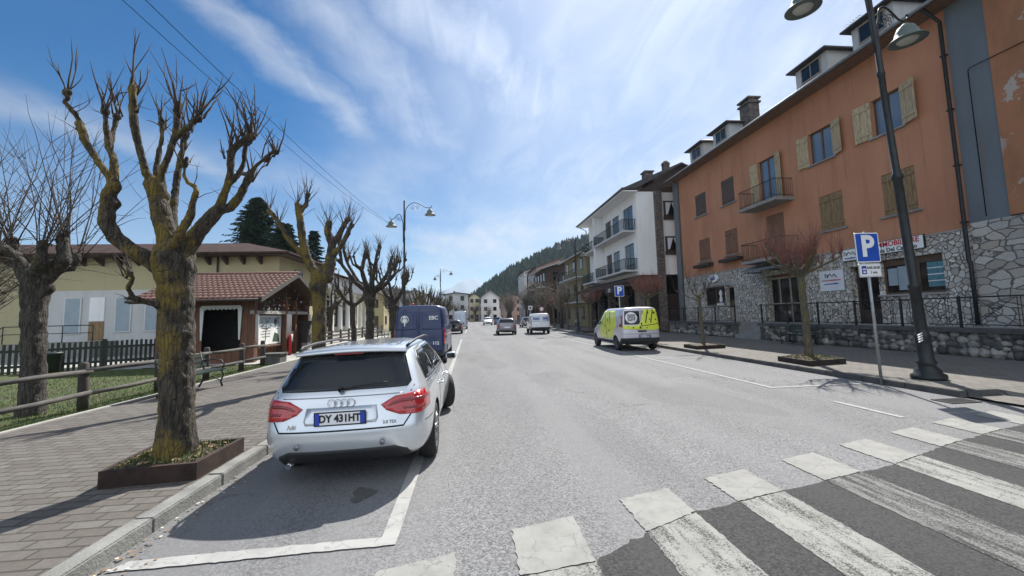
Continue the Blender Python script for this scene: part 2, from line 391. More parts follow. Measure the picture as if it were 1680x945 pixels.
m_car('far_blue_paint', (.03, .05, .1), .3, .34)
simple('plastic', (.022, .022, .023), .6, 0, .1, 5)
simple('under', (.008, .008, .008), .9, 0, .1, 5)
simple('tyre', (.022, .021, .021), .85, 0, .15, 20, .3, 90)
simple('alloy', (.52, .53, .54), .3, .85, .06, 12)
simple('steel_rim', (.12, .12, .125), .45, .5, .1, 12)
simple('chrome', (.7, .7, .7), .12, 1.0, .02, 5)
simple('white_trim', (.72, .72, .72), .4, 0, .03, 5)
def lamp_mat(name, c):
    t = NT(name); t.setp('Base Color', C3(c)); t.setp('Roughness', .12); t.setp('Coat Weight', 1.0)
    w = t.voro(t.co, 55, 'F1'); t.bump(w, .2, .01); MATS[name] = t.m
lamp_mat('red_lens', (.42, .012, .012)); lamp_mat('deep_red_lens', (.2, .008, .01)); lamp_mat('clear_lens', (.6, .6, .62)); lamp_mat('orange_lens', (.6, .16, .02))
simple('plate_white', (.80, .80, .80), .4, 0, .02, 5); simple('plate_blue', (.02, .06, .42), .4, 0, .02, 5)
simple('ink', (.012, .012, .014), .6, 0, .02, 5); simple('ink_blue', (.02, .045, .30), .6, 0, .02, 5); simple('ink_red', (.5, .02, .025), .6, 0, .02, 5)
simple('sign_blue', (.012, .075, .42), .35, 0, .05, 5); simple('sign_white', (.80, .80, .78), .4, 0, .04, 5)
simple('sign_grey', (.55, .56, .55), .5, 0, .06, 5); simple('sign_pale', (.68, .70, .74), .5, 0, .05, 3)
simple('wrap_yellow', (.66, .72, .06), .4, 0, .05, 5, coat=.5); simple('wrap_pale', (.70, .74, .25), .4, 0, .05, 5, coat=.5)
simple('paper', (.30, .36, .40), .8, 0, .06, 3); simple('paper_white', (.75, .75, .72), .8, 0, .06, 6); simple('paper_teal', (.09, .22, .27), .6, 0, .2, 5)
simple('frame_wood', (.10, .06, .035), .6, 0, .2, 6); simple('frame_pale', (.33, .28, .22), .6, 0, .15, 6)
simple('cable', (.012, .012, .013), .95, 0, .1, 5, spec=.02)
simple('gold', (.5, .34, .1), .5, .3, .2, 20)
simple('litter', (.6, .58, .5), .9, 0, .1, 5)
simple('leaf_dry', (.22, .14, .07), .9, 0, .35, 30)
m_varied('grass_blade', (.055, .095, .016), (.15, .18, .045), 1.5)
m_grass('lawn', (.045, .07, .015), (.075, .10, .022), (.07, .062, .035))
m_grass('earth', (.11, .10, .07), (.15, .135, .10), (.12, .11, .08))
m_grass('hill_ground', (.025, .035, .018), (.04, .045, .026), (.05, .045, .03))
m_varied('conifer', (.016, .038, .018), (.045, .075, .03), 2.0, .9)
m_varied('forest', (.010, .024, .012), (.045, .062, .028), .02, .9)
m_varied('bare_wood', (.075, .058, .044), (.14, .115, .09), .1, .9)
m_varied('hedge', (.02, .05, .015), (.04, .08, .025), 3, .9)
simple('mountain', (.16, .18, .2), .9, 0, .2, .003)

# ------------------------------------------------------------------ geometry helpers
def wloc(o):
    v = Vector((0, 0, 0))
    while o: v = v + o.location; o = o.parent
    return v
class MB:
    def __init__(s): s.bm = bmesh.new(); s.mats = []; s.mi = 0
    def use(s, m):
        if m not in s.mats: s.mats.append(m)
        s.mi = s.mats.index(m); return s
    def face(s, vs, smooth=False):
        try:
            f = s.bm.faces.new(vs); f.material_index = s.mi; f.smooth = smooth; return f
        except ValueError: return None
    def poly(s, pts):
        return s.face([s.bm.verts.new(p) for p in pts])
    def box(s, x0, x1, y0, y1, z0, z1):
        if x0 > x1: x0, x1 = x1, x0
        if y0 > y1: y0, y1 = y1, y0
        if z0 > z1: z0, z1 = z1, z0
        v = [s.bm.verts.new(p) for p in ((x0,y0,z0),(x1,y0,z0),(x1,y1,z0),(x0,y1,z0),(x0,y0,z1),(x1,y0,z1),(x1,y1,z1),(x0,y1,z1))]
        for q in ((3,2,1,0),(4,5,6,7),(0,1,5,4),(1,2,6,5),(2,3,7,6),(3,0,4,7)): s.face([v[i] for i in q])
        return s
    def obox(s, c, size, rot):
        M = rot.to_matrix() if hasattr(rot, 'to_matrix') else rot
        a, b, d = size[0]/2, size[1]/2, size[2]/2
        v = [s.bm.verts.new(Vector(c) + M @ Vector(p)) for p in ((-a,-b,-d),(a,-b,-d),(a,b,-d),(-a,b,-d),(-a,-b,d),(a,-b,d),(a,b,d),(-a,b,d))]
        for q in ((3,2,1,0),(4,5,6,7),(0,1,5,4),(1,2,6,5),(2,3,7,6),(3,0,4,7)): s.face([v[i] for i in q])
        return s
    def tube(s, pts, r, seg=8, cap=True, smooth=True):
        pts = [Vector(p) for p in pts]
        rs = r if isinstance(r, (list, tuple)) else [r] * len(pts)
        rings = []; prev = None
        for i, p in enumerate(pts):
            d = (pts[min(i+1, len(pts)-1)] - pts[max(i-1, 0)])
            if d.length < 1e-7: d = Vector((0, 0, 1))
            d.normalize()
            if prev is None:
                a = d.orthogonal().normalized()
            else:
                a = prev - d * prev.dot(d)
                if a.length < 1e-5: a = d.orthogonal()
                a.normalize()
            prev = a; b = d.cross(a)
            rings.append([s.bm.verts.new(p + (a * math.cos(2*math.pi*k/seg) + b * math.sin(2*math.pi*k/seg)) * rs[i]) for k in range(seg)])
        for i in range(len(rings)-1):
            for k in range(seg):
                s.face([rings[i][k], rings[i][(k+1) % seg], rings[i+1][(k+1) % seg], rings[i+1][k]], smooth)
        if cap:
            s.face(list(reversed(rings[0]))); s.face(rings[-1])
        return s
    def lathe(s, prof, c=(0,0,0), axis='Z', seg=20, smooth=True, closed=True):
        # prof: list of (radius, height)
        c = Vector(c); rings = []
        def P(r, h, a):
            if axis == 'Z': return c + Vector((r*math.cos(a), r*math.sin(a), h))
            if axis == 'X': return c + Vector((h, r*math.cos(a), r*math.sin(a)))
            return c + Vector((r*math.sin(a), h, r*math.cos(a)))
        for r, h in prof:
            if r < 1e-6: rings.append([s.bm.verts.new(P(0, h, 0))])
            else: rings.append([s.bm.verts.new(P(r, h, 2*math.pi*k/seg)) for k in range(seg)])
        for i in range(len(rings)-1):
            A, B = rings[i], rings[i+1]
            for k in range(seg):
                k2 = (k+1) % seg
                if len(A) == 1 and len(B) == 1: continue
                if len(A) == 1: s.face([A[0], B[k2], B[k]], smooth)
                elif len(B) == 1: s.face([A[k], A[k2], B[0]], smooth)
                else: s.face([A[k], A[k2], B[k2], B[k]], smooth)
        return s
    def prism(s, pts, axis, a, b):
        # pts: 2D polygon; axis: extrusion axis, between a and b
        def P(u, v, w):
            return {'X': (w, u, v), 'Y': (u, w, v), 'Z': (u, v, w)}[axis]
        A = [s.bm.verts.new(P(u, v, a)) for u, v in pts]; B = [s.bm.verts.new(P(u, v, b)) for u, v in pts]
        s.face(list(reversed(A))); s.face(B)
        n = len(pts)
        for i in range(n): s.face([A[i], A[(i+1) % n], B[(i+1) % n], B[i]])
        return s
    def build(s, name, mats=None, parent=None, origin=None, local=False, fix=True):
        if fix: bmesh.ops.recalc_face_normals(s.bm, faces=s.bm.faces)
        off = Vector((0, 0, 0))
        if parent is not None and not local: off = wloc(parent)
        if origin is not None: off = Vector(origin)
        if off.length > 0: bmesh.ops.translate(s.bm, verts=s.bm.verts, vec=-off)
        me = bpy.data.meshes.new(name); s.bm.to_mesh(me); s.bm.free()
        ml = mats if mats is not None else s.mats
        if isinstance(ml, str): ml = [ml]
        for m in ml: me.materials.append(MATS[m])
        o = bpy.data.objects.new(name, me); col.objects.link(o)
        if parent is not None: o.parent = parent
        if origin is not None:
            o.location = Vector(origin) - (wloc(parent) if parent is not None else Vector((0,0,0)))
        return o
def tag(o, label=None, cat=None, group=None, kind=None):
    if label: o['label'] = label
    if cat: o['category'] = cat
    if group: o['group'] = group
    if kind: o['kind'] = kind
    return o
def thing(name, label, cat, loc=(0,0,0), rz=0, group=None):
    o = bpy.data.objects.new(name, None); o.location = loc; o.rotation_euler = (0,0,rz); o.empty_display_size = .3
    col.objects.link(o); return tag(o, label, cat, group)
def copy_tree(o, parent=None):
    c = o.copy(); col.objects.link(c)
    if parent is not None: c.parent = parent
    for ch in [x for x in bpy.data.objects if x.parent == o]: copy_tree(ch, c)
    return c
def struct(name, mb, mats=None, kind='structure'):
    return tag(mb.build(name, mats), kind=kind)
def apply_mods(o):
    dg = bpy.context.evaluated_depsgraph_get(); dg.update()
    me = bpy.data.meshes.new_from_object(o.evaluated_get(dg))
    old = o.data; o.modifiers.clear(); o.data = me; bpy.data.meshes.remove(old); return o
def text_mb(mb, txt, size, c, right, up, depth=.004, align='CENTER', bold=0.0, squeeze=1.0):
    """adds lettering to mb; c = centre, right/up = unit vectors of the sign plane"""
    cu = bpy.data.curves.new('t', 'FONT'); cu.body = txt; cu.size = size; cu.align_x = align; cu.align_y = 'CENTER'
    cu.extrude = depth / 2; cu.offset = bold; cu.resolution_u = 3
    o = bpy.data.objects.new('t', cu); col.objects.link(o)
    dg = bpy.context.evaluated_depsgraph_get(); dg.update()
    me = bpy.data.meshes.new_from_object(o.evaluated_get(dg))
    right = Vector(right).normalized(); up = Vector(up).normalized(); n = right.cross(up)
    vs = [mb.bm.verts.new(Vector(c) + right * v.co.x * squeeze + up * v.co.y + n * (v.co.z + depth/2)) for v in me.vertices]
    for p in me.polygons: mb.face([vs[i] for i in p.vertices])
    bpy.data.objects.remove(o); bpy.data.curves.remove(cu); bpy.data.meshes.remove(me)
def bvh_of(o):
    bm = bmesh.new(); bm.from_mesh(o.data); t = BVHTree.FromBMesh(bm); bm.free(); return t
def patch(name, bvh, polys, axis, sign, mat, parent, off=.004, res=.05, skirt=.02, label=None):
    """thin shaped panels laid on a body: polys are outlines in the plane across `axis`, cast onto the body from side `sign`"""
    mb = MB()
    items = polys if isinstance(polys[0][0], str) else [polys]
    for it in items:
        ax, sg, poly = (it[0], it[1], it[2]) if isinstance(it[0], str) else (axis, sign, it)
        P = []
        n = len(poly)
        for i in range(n):
            a = Vector(poly[i]); b = Vector(poly[(i+1) % n]); k = max(1, int((b-a).length / res))
            for j in range(k): P.append(a.lerp(b, j/k))
        nb = len(P)
        us = [p[0] for p in P]; vs = [p[1] for p in P]
        def inside(u, v):
            c = False
            for i in range(nb):
                a, b = P[i], P[i-1]
                if (a[1] > v) != (b[1] > v) and u < (b[0]-a[0]) * (v-a[1]) / (b[1]-a[1]) + a[0]: c = not c
            return c
        I = []
        u = min(us) + res * .5
        while u < max(us):
            v = min(vs) + res * .5
            while v < max(vs):
                if inside(u, v) and min((p[0]-u)**2 + (p[1]-v)**2 for p in P) > (res*.45)**2: I.append(Vector((u, v)))
                v += res
            u += res
        V, E, F, *_ = delaunay_2d_cdt(P + I, [], [list(range(nb))], 1, 1e-5)
        out = []
        for p in V:
            if ax == 'X': o_ = Vector((sg*5, p[0], p[1])); d = Vector((-sg, 0, 0))
            elif ax == 'Z': o_ = Vector((p[0], p[1], 5)); d = Vector((0, 0, -1))
            else: o_ = Vector((p[0], sg*30, p[1])); d = Vector((0, -sg, 0))
            hit, nr, *_ = bvh.ray_cast(o_, d)
            if hit is None: out.append(None)
            else:
                if nr.dot(d) > 0: nr = -nr
                out.append((mb.bm.verts.new(hit + nr * off), mb.bm.verts.new(hit - nr * skirt)))
        cnt = {}
        for f in F:
            if any(out[i] is None for i in f): continue
            pts = [out[i][0].co for i in f]
            if max((pts[i]-pts[i-1]).length for i in range(3)) > res * 7: continue
            mb.face([out[i][0] for i in f], True)
            for i in range(3):
                e = (f[i], f[(i+1) % 3]); k = tuple(sorted(e)); cnt.setdefault(k, []).append(e)
        for k, es in cnt.items():
            if len(es) == 1:
                a, b = es[0]; mb.face([out[b][0], out[a][0], out[a][1], out[b][1]])
    o = mb.build(name, mat, parent, local=True, fix=False)
    if label: o['label'] = label
    return o

# ================================================================== ground, road, pavements
rnd = random.Random(7)
g = MB(); N = 24
def gz(x, y): return -.03
xs = [-6000, -1500, -400, -120, -40, -17, 16, 40, 120, 400, 1500, 6000]; ys = [-1500, -200, -30, 40, 120, 300, 800, 2500, 7000]
vv = [[g.bm.verts.new((x, y, -.03)) for x in xs] for y in ys]
for j in range(len(ys)-1):
    for i in range(len(xs)-1): g.face([vv[j][i], vv[j][i+1], vv[j+1][i+1], vv[j+1][i]])
struct('ground', g, 'earth')
def sheet(name, pts, z, m, kind='structure'):
    s = MB(); s.poly([(x, y, z) for x, y in pts]); o = struct(name, s, m, kind); return o
sheet('road', [(-2.72, -14), (9.15, -14), (9.15, 126), (-2.72, 126)], 0, 'asphalt')
sheet('side_street', [(9.15, -14), (16, -14), (16, 5.6), (9.15, 5.6)], 0, 'asphalt')
# patch of fresh dark asphalt under the crossing
seam = [(-2.7, 2.2), (-.4, 2.75), (.09, 2.92), (.45, 3.0), (.86, 3.07), (1.3, 3.36), (1.92, 3.66), (2.36, 3.77), (2.98, 3.94), (3.8, 4.16), (4.62, 4.37), (5.86, 4.85), (7.28, 5.3), (9.15, 5.75)]
def jag(pts, step=.03, amp=.008, seed=1, closed=True):
    rj = random.Random(seed); out = []; n_ = len(pts)
    for i in range(n_ if closed else n_-1):
        a, b = Vector(pts[i][:2]), Vector(pts[(i+1) % n_][:2]); k_ = max(1, int((b-a).length/step)) if (b-a).length < 14 else 1
        nn = Vector((-(b-a).y, (b-a).x)).normalized() if (b-a).length else Vector((0, 0))
        for j in range(k_):
            p = a.lerp(b, j/k_) + nn*rj.gauss(0, amp); out.append((p.x, p.y))
    return out
sheet('road_patch', jag(seam, .05, .010, 3, False) + [(9.15, 5.75), (9.15, -14), (-2.7, -14)], .004, 'asphalt_dark')
# crossing: crisp blocks on old asphalt, worn stripes on the dark patch
def seam_y(x):
    for a, b in zip(seam, seam[1:]):
        if a[0] <= x <= b[0]: return a[1] + (b[1]-a[1]) * (x-a[0]) / (b[0]-a[0])
    return seam[-1][1]
tops = [(-.68, 3.16), (.31, 3.59), (1.37, 4.0), (2.41, 4.35), (3.55, 4.71), (4.64, 5.09), (5.75, 5.45), (6.80, 5.78), (7.86, 6.05)]
pb = MB(); pw = MB()
for i, (x, y) in enumerate(tops):
    w = .55; pb.use('paint_new')
    pb.poly([(u, v, .008) for u, v in jag([(x, seam_y(x)+.005), (x+w, seam_y(x+w)+.005), (x+w, y+.16), (x, y)], .035, .006, i)])
    pb.use('paint_worn' if i in (0, 1, 2, 3, 5) else 'paint_faint')
    pb.poly([(u, v, .008) for u, v in jag([(x, -1.5), (x+w, -1.5), (x+w, seam_y(x+w)-.012), (x, seam_y(x)-.012)], .035, .005, i+20)])
struct('crossing_marking', pb)
ln = MB(); ln.use('paint_line')
def line(x0, y0, x1, y1, z=.008): ln.poly([(u, v, z) for u, v in jag([(x0, y0), (x1, y0), (x1, y1), (x0, y1)], .05, .004, 7)])
line(-.73, 3.62, -.60, 27.0); ln.poly([(u, v, .009) for u, v in jag([(-2.60, 3.42), (-.60, 3.50), (-.60, 3.63), (-2.54, 3.56)], .04, .004, 9)])
line(-.73, 27.4, -.62, 33); line(-.55, 44, -.43, 70)
line(6.58, 8.85, 6.68, 60); line(6.685, 8.85, 8.95, 8.95); line(6.66, 6.1, 6.76, 7.4)
line(6.7, 15.0, 8.9, 15.1, .009)
struct('lane_marking', ln)
o = MB(); pts = []
for k in range(18):
    a = 2*math.pi*k/18; r = 1 + .25*math.sin(3*a+1) + .12*math.sin(7*a); pts.append((-1.1+.11*r*math.cos(a), 4.52+.17*r*math.sin(a)))
sheet('oil_stain', pts, .006, 'kerb_dark')
# kerbs (individual stones with thin joints)
k = MB(); y = -3.0
while y < 120:
    L_ = 1.0 if y < 40 else 4.0
    x = -2.68 + rnd.uniform(-.006, .006)
    k.box(x-.16, x, y+.006, y+L_-.006, -.02, .125 + rnd.uniform(-.004, .004)); y += L_
bmesh.ops.bevel(k.bm, geom=[e for e in k.bm.edges if max(v.co.y for v in e.verts) < 30], offset=.012, segments=2, affect='EDGES')
struct('kerb_left_side', k, 'kerb')
k = MB(); y = 7.2
while y < 120:
    L_ = 1.0 if y < 50 else 4.0
    x = 9.13 + rnd.uniform(-.006, .006)
    k.box(x, x+.16, y+.006, y+L_-.006, -.02, .125 + rnd.uniform(-.004, .004)); y += L_
for i in range(1):
    k.box(9.3, 10.0, 7.2, 7.36, -.02, .12)
bmesh.ops.bevel(k.bm, geom=[e for e in k.bm.edges if max(v.co.y for v in e.verts) < 30], offset=.015, segments=2, affect='EDGES')
struct('kerb_right_side', k, 'kerb_dark')
s = MB(); s.box(-7.2, -2.84, -6, 130, -.02, .118); struct('pavement_left_side', s, 'pavers')
s = MB(); s.box(-7.30, -7.2, -6, 60, -.02, .14); struct('lawn_edging', s, 'concrete_light')
s = MB(); s.box(9.29, 15.4, 7.36, 130, -.02, .118)
s.poly([(10.0, 7.36, .117), (15.4, 7.36, .117), (15.4, 6.2, .02), (10.3, 6.2, .02)])
s.poly([(9.3, 7.19, .012), (10.0, 7.19, .012), (10.0, 7.36, .11), (10.3, 6.2, .02)])
s.poly([(9.3, 7.19, .012), (10.3, 6.2, .02), (9.35, 5.8, .012)])
s.poly([(9.35, 5.8, .012), (10.3, 6.2, .02), (15.4, 6.2, .02), (15.4, 5.6, .012), (10, 5.6, .012)])
struct('pavement_right_side', s, 'pavers_right')
sheet('forecourt', [(-12.9, 17.2), (-7.3, 17.2), (-7.3, 40), (-12.9, 40)], .13, 'concrete_light')
s = MB(); s.box(-60, -7.3, -6, 17.2, -.02, .10); struct('lawn', s, 'lawn')
sheet('yard', [(-60, 17.2), (-12.9, 17.2), (-12.9, 60), (-60, 60)], .02, 'concrete')
# grass blades on the lawn
gb = MB(); r = random.Random(3)
for i in range(30000):
    d = r.random() ** 1.6
    x = -7.32 - 6.5 * d; y = r.uniform(3.5, 17.1)
    h = r.uniform(.02, .07) * (2.0 if r.random() < .04 else 1); a = r.uniform(0, 6.28); w = .006
    lean = r.uniform(0, .05)
    gb.face([gb.bm.verts.new((x - w*math.cos(a), y - w*math.sin(a), .098)), gb.bm.verts.new((x + w*math.cos(a), y + w*math.sin(a), .098)), gb.bm.verts.new((x + lean*math.sin(a*3), y + lean*math.cos(a*3), .10 + h))])
tag(gb.build('grass', 'grass_blade', fix=False), kind='stuff')
# leaf litter and grit along the left kerb
lt = MB(); r = random.Random(5)
for i in range(380):
    y = 2.4 + 8 * r.random() ** 1.5; x = -2.68 + .02 + abs(r.gauss(0, .11)); s_ = r.uniform(.006, .02)
    a = r.uniform(0, 6.28); z = .012
    lt.use('leaf_dry' if r.random() < .6 else ('litter' if r.random() < .35 else 'kerb'))
    lt.poly([(x+s_*math.cos(a+q), y+s_*math.sin(a+q)*.8, z + r.uniform(0, .006)) for q in (0, 1.4, 2.9, 4.4)])
tag(lt.build('leaf_litter', fix=False), kind='stuff')

# ------------------------------------------------------------------ hills and mountain
def terrain(name, fn, x0, x1, y0, y1, nx, ny, m):
    t = MB(); V = [[t.bm.verts.new((x0+(x1-x0)*i/nx, y0+(y1-y0)*j/ny, fn(x0+(x1-x0)*i/nx, y0+(y1-y0)*j/ny))) for i in range(nx+1)] for j in range(ny+1)]
    for j in range(ny):
        for i in range(nx): t.face([V[j][i], V[j][i+1], V[j+1][i+1], V[j+1][i]], True)
    return struct(name, t, m)
def hillz(x, y):
    # wooded spur that climbs to the right
    t = (x - (y-400) * .02 + 14) / 150.0
    prof = 0 if t < 0 else 88 * (1 - math.exp(-1.5 * t)) * 1.15
    dep = math.exp(-((y-420)/150.0)**2)
    return prof * dep + 2.5 * math.sin(x*.05) * math.sin(y*.04) * min(1, max(0, t*4)) - 1
terrain('wooded_hill', hillz, -60, 620, 150, 720, 60, 48, 'hill_ground')
def lhillz(x, y):
    t = (-x + 5) / 60.0
    return max(-1, 27 * (1 - math.exp(-1.2*max(0, t))) * math.exp(-((y-330)/110.0)**2) + 1.5*math.sin(x*.07) - 1)
terrain('low_hill', lhillz, -420, 30, 140, 520, 40, 30, 'hill_ground')
def mtn(x, y):
    d = math.exp(-((x-20)/400.0)**2) * 330 + math.exp(-((x+800)/700.0)**2) * 220 + math.exp(-((x-1100)/800.0)**2) * 240
    d += 20*math.sin(x*.011+1)*math.sin(y*.007) + 9*math.sin(x*.034+y*.008) + 5*math.sin(x*.08)
    d *= math.exp(-((y-4700)/800.0)**2)
    return d - 30
terrain('mountain', mtn, -3400, 3700, 3400, 6200, 200, 40, 'mountain')
# conifer forest on the spur: many thin ragged cones
def cone_tree(mb, x, y, z, h, r_, rr, tiers=3, seg=5):
    for t in range(tiers):
        zb = z + h * (.08 + .27*t); rt = r_ * (1 - .27*t); zt = min(z+h, zb + h*.45)
        a0 = rr.uniform(0, 6.28)
        top = mb.bm.verts.new((x, y, zt)); ring = [mb.bm.verts.new((x + rt*rr.uniform(.7, 1.15)*math.cos(a0+2*math.pi*k_/seg), y + rt*rr.uniform(.7, 1.15)*math.sin(a0+2*math.pi*k_/seg), zb + rr.uniform(-.03, .03)*h)) for k_ in range(seg)]
        for k_ in range(seg): mb.face([ring[k_], ring[(k_+1) % seg], top])
fo = MB(); r = random.Random(11)
for i in range(9500):
    x = -12 + 330 * r.random() ** 1.25; y = r.uniform(230, 560)
    if x / y > .62: continue
    z = hillz(x, y)
    if z < 1.5 and r.random() < .6: continue
    h = r.uniform(3.5, 11.0); cone_tree(fo, x, y, z-.5, h, h*.26, r)
tag(fo.build('forest', 'forest', fix=False), kind='stuff')
# leafless wood on the low hill at the left
bw = MB(); r = random.Random(12)
for i in range(1500):
    x = -150 + 155*r.random(); y = r.uniform(150, 360)
    z = lhillz(x, y)
    if r.random() < .22: cone_tree(bw, x, y, z-.5, r.uniform(5, 9), 1.6, r); continue
    h = r.uniform(4, 8)
    for j in range(11):
        a = r.uniform(0, 6.28); q = r.uniform(0, 1.0)*h*.32; zz_ = z + h*r.uniform(.15, .6)
        p = Vector((x+q*math.cos(a), y+q*math.sin(a), zz_)); w = r.uniform(.3, .8)
        bw.face([bw.bm.verts.new(p+Vector((-w, 0, 0))), bw.bm.verts.new(p+Vector((w, r.uniform(-.5, .5), r.uniform(-.3, .3)))), bw.bm.verts.new(p+Vector((r.uniform(-.8, .8), 0, h*r.uniform(.25, .5))))])
tag(bw.build('distant_wood', 'bare_wood', fix=False), kind='stuff')

# ================================================================== orange apartment building (right)
FX = 17.0
def wall_x(mb, X, y0, y1, z0, z1, holes, depth=.22, side=1):
    """wall in plane x=X facing -x, with rectangular holes (ya,yb,za,zb) that get reveals of `depth`"""
    ys_ = sorted(set([y0, y1] + [min(max(v, y0), y1) for h in holes for v in h[:2]])); zs_ = sorted(set([z0, z1] + [min(max(v, z0), z1) for h in holes for v in h[2:]]))
    for a, b in zip(ys_, ys_[1:]):
        for c, d in zip(zs_, zs_[1:]):
            m_, n_ = (a+b)/2, (c+d)/2
            if any(h[0] < m_ < h[1] and h[2] < n_ < h[3] for h in holes): continue
            mb.poly([(X, a, c), (X, a, d), (X, b, d), (X, b, c)])
    for a, b, c, d in holes:
        D = X + depth
        mb.poly([(X, a, c), (D, a, c), (D, a, d), (X, a, d)]); mb.poly([(X, b, d), (D, b, d), (D, b, c), (X, b, c)])
        mb.poly([(X, a, d), (D, a, d), (D, b, d), (X, b, d)]); mb.poly([(X, b, c), (D, b, c), (D, a, c), (X, a, c)])
def shutter_leaf(mb, X, ya, yb, za, zb, tilt=0.0, hinge='a'):
    """plank shutter leaf standing just off plane x=X; tilt swings its free edge outwards"""
    w = abs(yb-ya); n = max(3, int(w/.13)); hy = ya if hinge == 'a' else yb; sg = 1 if hinge == 'a' else -1
    def P(t, off, z): # t along leaf from the hinge
        return (X - .02 - off - math.sin(tilt)*t, hy + sg*math.cos(tilt)*t, z)
    def bar(t0, t1, o0, o1, z0, z1):
        v = [mb.bm.verts.new(P(*q)) for q in ((t0,o0,z0),(t1,o0,z0),(t1,o1,z0),(t0,o1,z0),(t0,o0,z1),(t1,o0,z1),(t1,o1,z1),(t0,o1,z1))]
        for q in ((3,2,1,0),(4,5,6,7),(0,1,5,4),(1,2,6,5),(2,3,7,6),(3,0,4,7)): mb.face([v[i] for i in q])
    for i in range(n): bar(w*i/n+.006, w*(i+1)/n-.006, .002, .032 + (.004 if i % 2 else 0), za+.02, zb-.02)
    for zc in (za+.16*(zb-za), zb-.16*(zb-za)): bar(.03, w-.03, .036, .062, zc-.05, zc+.05)
def window(parent, ya, yb, za, zb, shut='open', mat='shutter_light', glass='window_glass', curtains=True, X=FX, sw=None, sill=True):
    w = MB(); w.use('frame_wood')
    D = X + .12; t = .06
    w.box(D, D+.06, ya, ya+t, za, zb); w.box(D, D+.06, yb-t, yb, za, zb); w.box(D, D+.06, ya+t, yb-t, za, za+t); w.box(D, D+.06, ya+t, yb-t, zb-t, zb)
    m = (ya+yb)/2; w.box(D-.006, D+.056, m-.05, m+.05, za+t, zb-t)
    win = w.build('window', None, parent)
    gl = MB(); gl.box(D+.025, D+.035, ya+t, m-.05, za+t, zb-t); gl.box(D+.025, D+.035, m+.05, yb-t, za+t, zb-t); gl.build('pane', glass, win)
    if curtains:
        c = MB()
        for s0, s1 in ((ya+t, m-.08), (m+.08, yb-t)):
            n = 14; V = []
            for i in range(n+1):
                y = s0 + (s1-s0)*i/n; x = D + .10 + .02*math.sin(i*2.1)
                V.append((c.bm.verts.new((x, y, za+.05)), c.bm.verts.new((x, y, zb-.05))))
            for p, q in zip(V, V[1:]): c.face([p[0], q[0], q[1], p[1]], True)
        c.build('curtain', 'curtain', win)
    if sill:
        s_ = MB(); s_.box(X-.10, X+.1, ya-.16, yb+.16, za-.075, za-.004); s_.build('sill', 'concrete', win)
    w_ = (yb-ya)/2; sw = sw or w_
    if shut == 'open':
        for h, a, b, tl in (('b', ya-sw-.02, ya-.02, .28), ('a', yb+.02, yb+sw+.02, .10)):
            s_ = MB(); shutter_leaf(s_, X, a, b, za-.02, zb+.02, tl, h); s_.build('shutter', mat, win)
    elif shut == 'closed':
        for a, b, h in ((ya, m-.005, 'a'), (m+.005, yb, 'b')):
            s_ = MB(); shutter_leaf(s_, X+.06, a, b, za, zb, .03, h); s_.build('shutter', mat, win)
    return win
def stop_block(mb, X, ya, yb, za, zb): mb.box(X+.5, X+.55, ya-.3, yb+.3, za-.3, zb+.3)
ob = thing('apartment_building', 'long orange three storey building with rubble stone ground floor, shutters and roof dormers', 'building', (FX, 12.5, 0))
up = [ # second floor
 (13.98+.3, 15.46, 8.78, 10.36), (17.45, 18.78, 8.78, 10.36), (21.15, 22.5, 7.62, 10.3), (24.85, 26.2, 8.68, 10.35), (28.1, 29.5, 8.68, 10.3),
 # first floor
 (14.05, 15.35, 5.38, 7.1), (17.2, 18.5, 5.38, 7.08), (20.85, 22.2, 4.5, 7.0), (24.85, 26.15, 5.32, 6.95), (27.95, 29.35, 5.3, 6.9)]
w = MB(); wall_x(w, FX, 12.5, 31.9, 4.3, 12.35, up); w.poly([(FX, 31.9, 0), (FX, 31.9, 12.35), (26, 31.9, 12.35), (26, 31.9, 0)])
w.box(FX+.6, FX+.7, 12.5, 31.8, 1, 12.3); w.poly([(26, 5, 0), (26, 5, 12), (26, 33, 12), (26, 33, 0)])
w.build('wall', 'orange', ob)
gw = MB(); gw.box(FX-.03, FX+.4, 31.9, 32.8, .1, 12.3); gw.build('end_pillar', 'grey_wall', ob)
window(ob, *up[0], 'open', 'shutter_light', 'sky_glass', sw=.74); window(ob, *up[1], 'open', 'shutter_light', 'sky_glass', sw=.66)
window(ob, *up[2], 'open', 'shutter_light', 'sky_glass', sill=False, sw=.62)
window(ob, *up[3], 'closed', 'shutter_dark'); window(ob, *up[4], 'closed', 'shutter_dark')
window(ob, *up[5], 'closed', 'shutter_tan'); window(ob, *up[6], 'closed', 'shutter_tan'); window(ob, *up[7], 'closed', 'shutter_rust', sill=False)
window(ob, *up[8], 'closed', 'shutter_rust'); window(ob, *up[9], 'closed', 'shutter_rust')
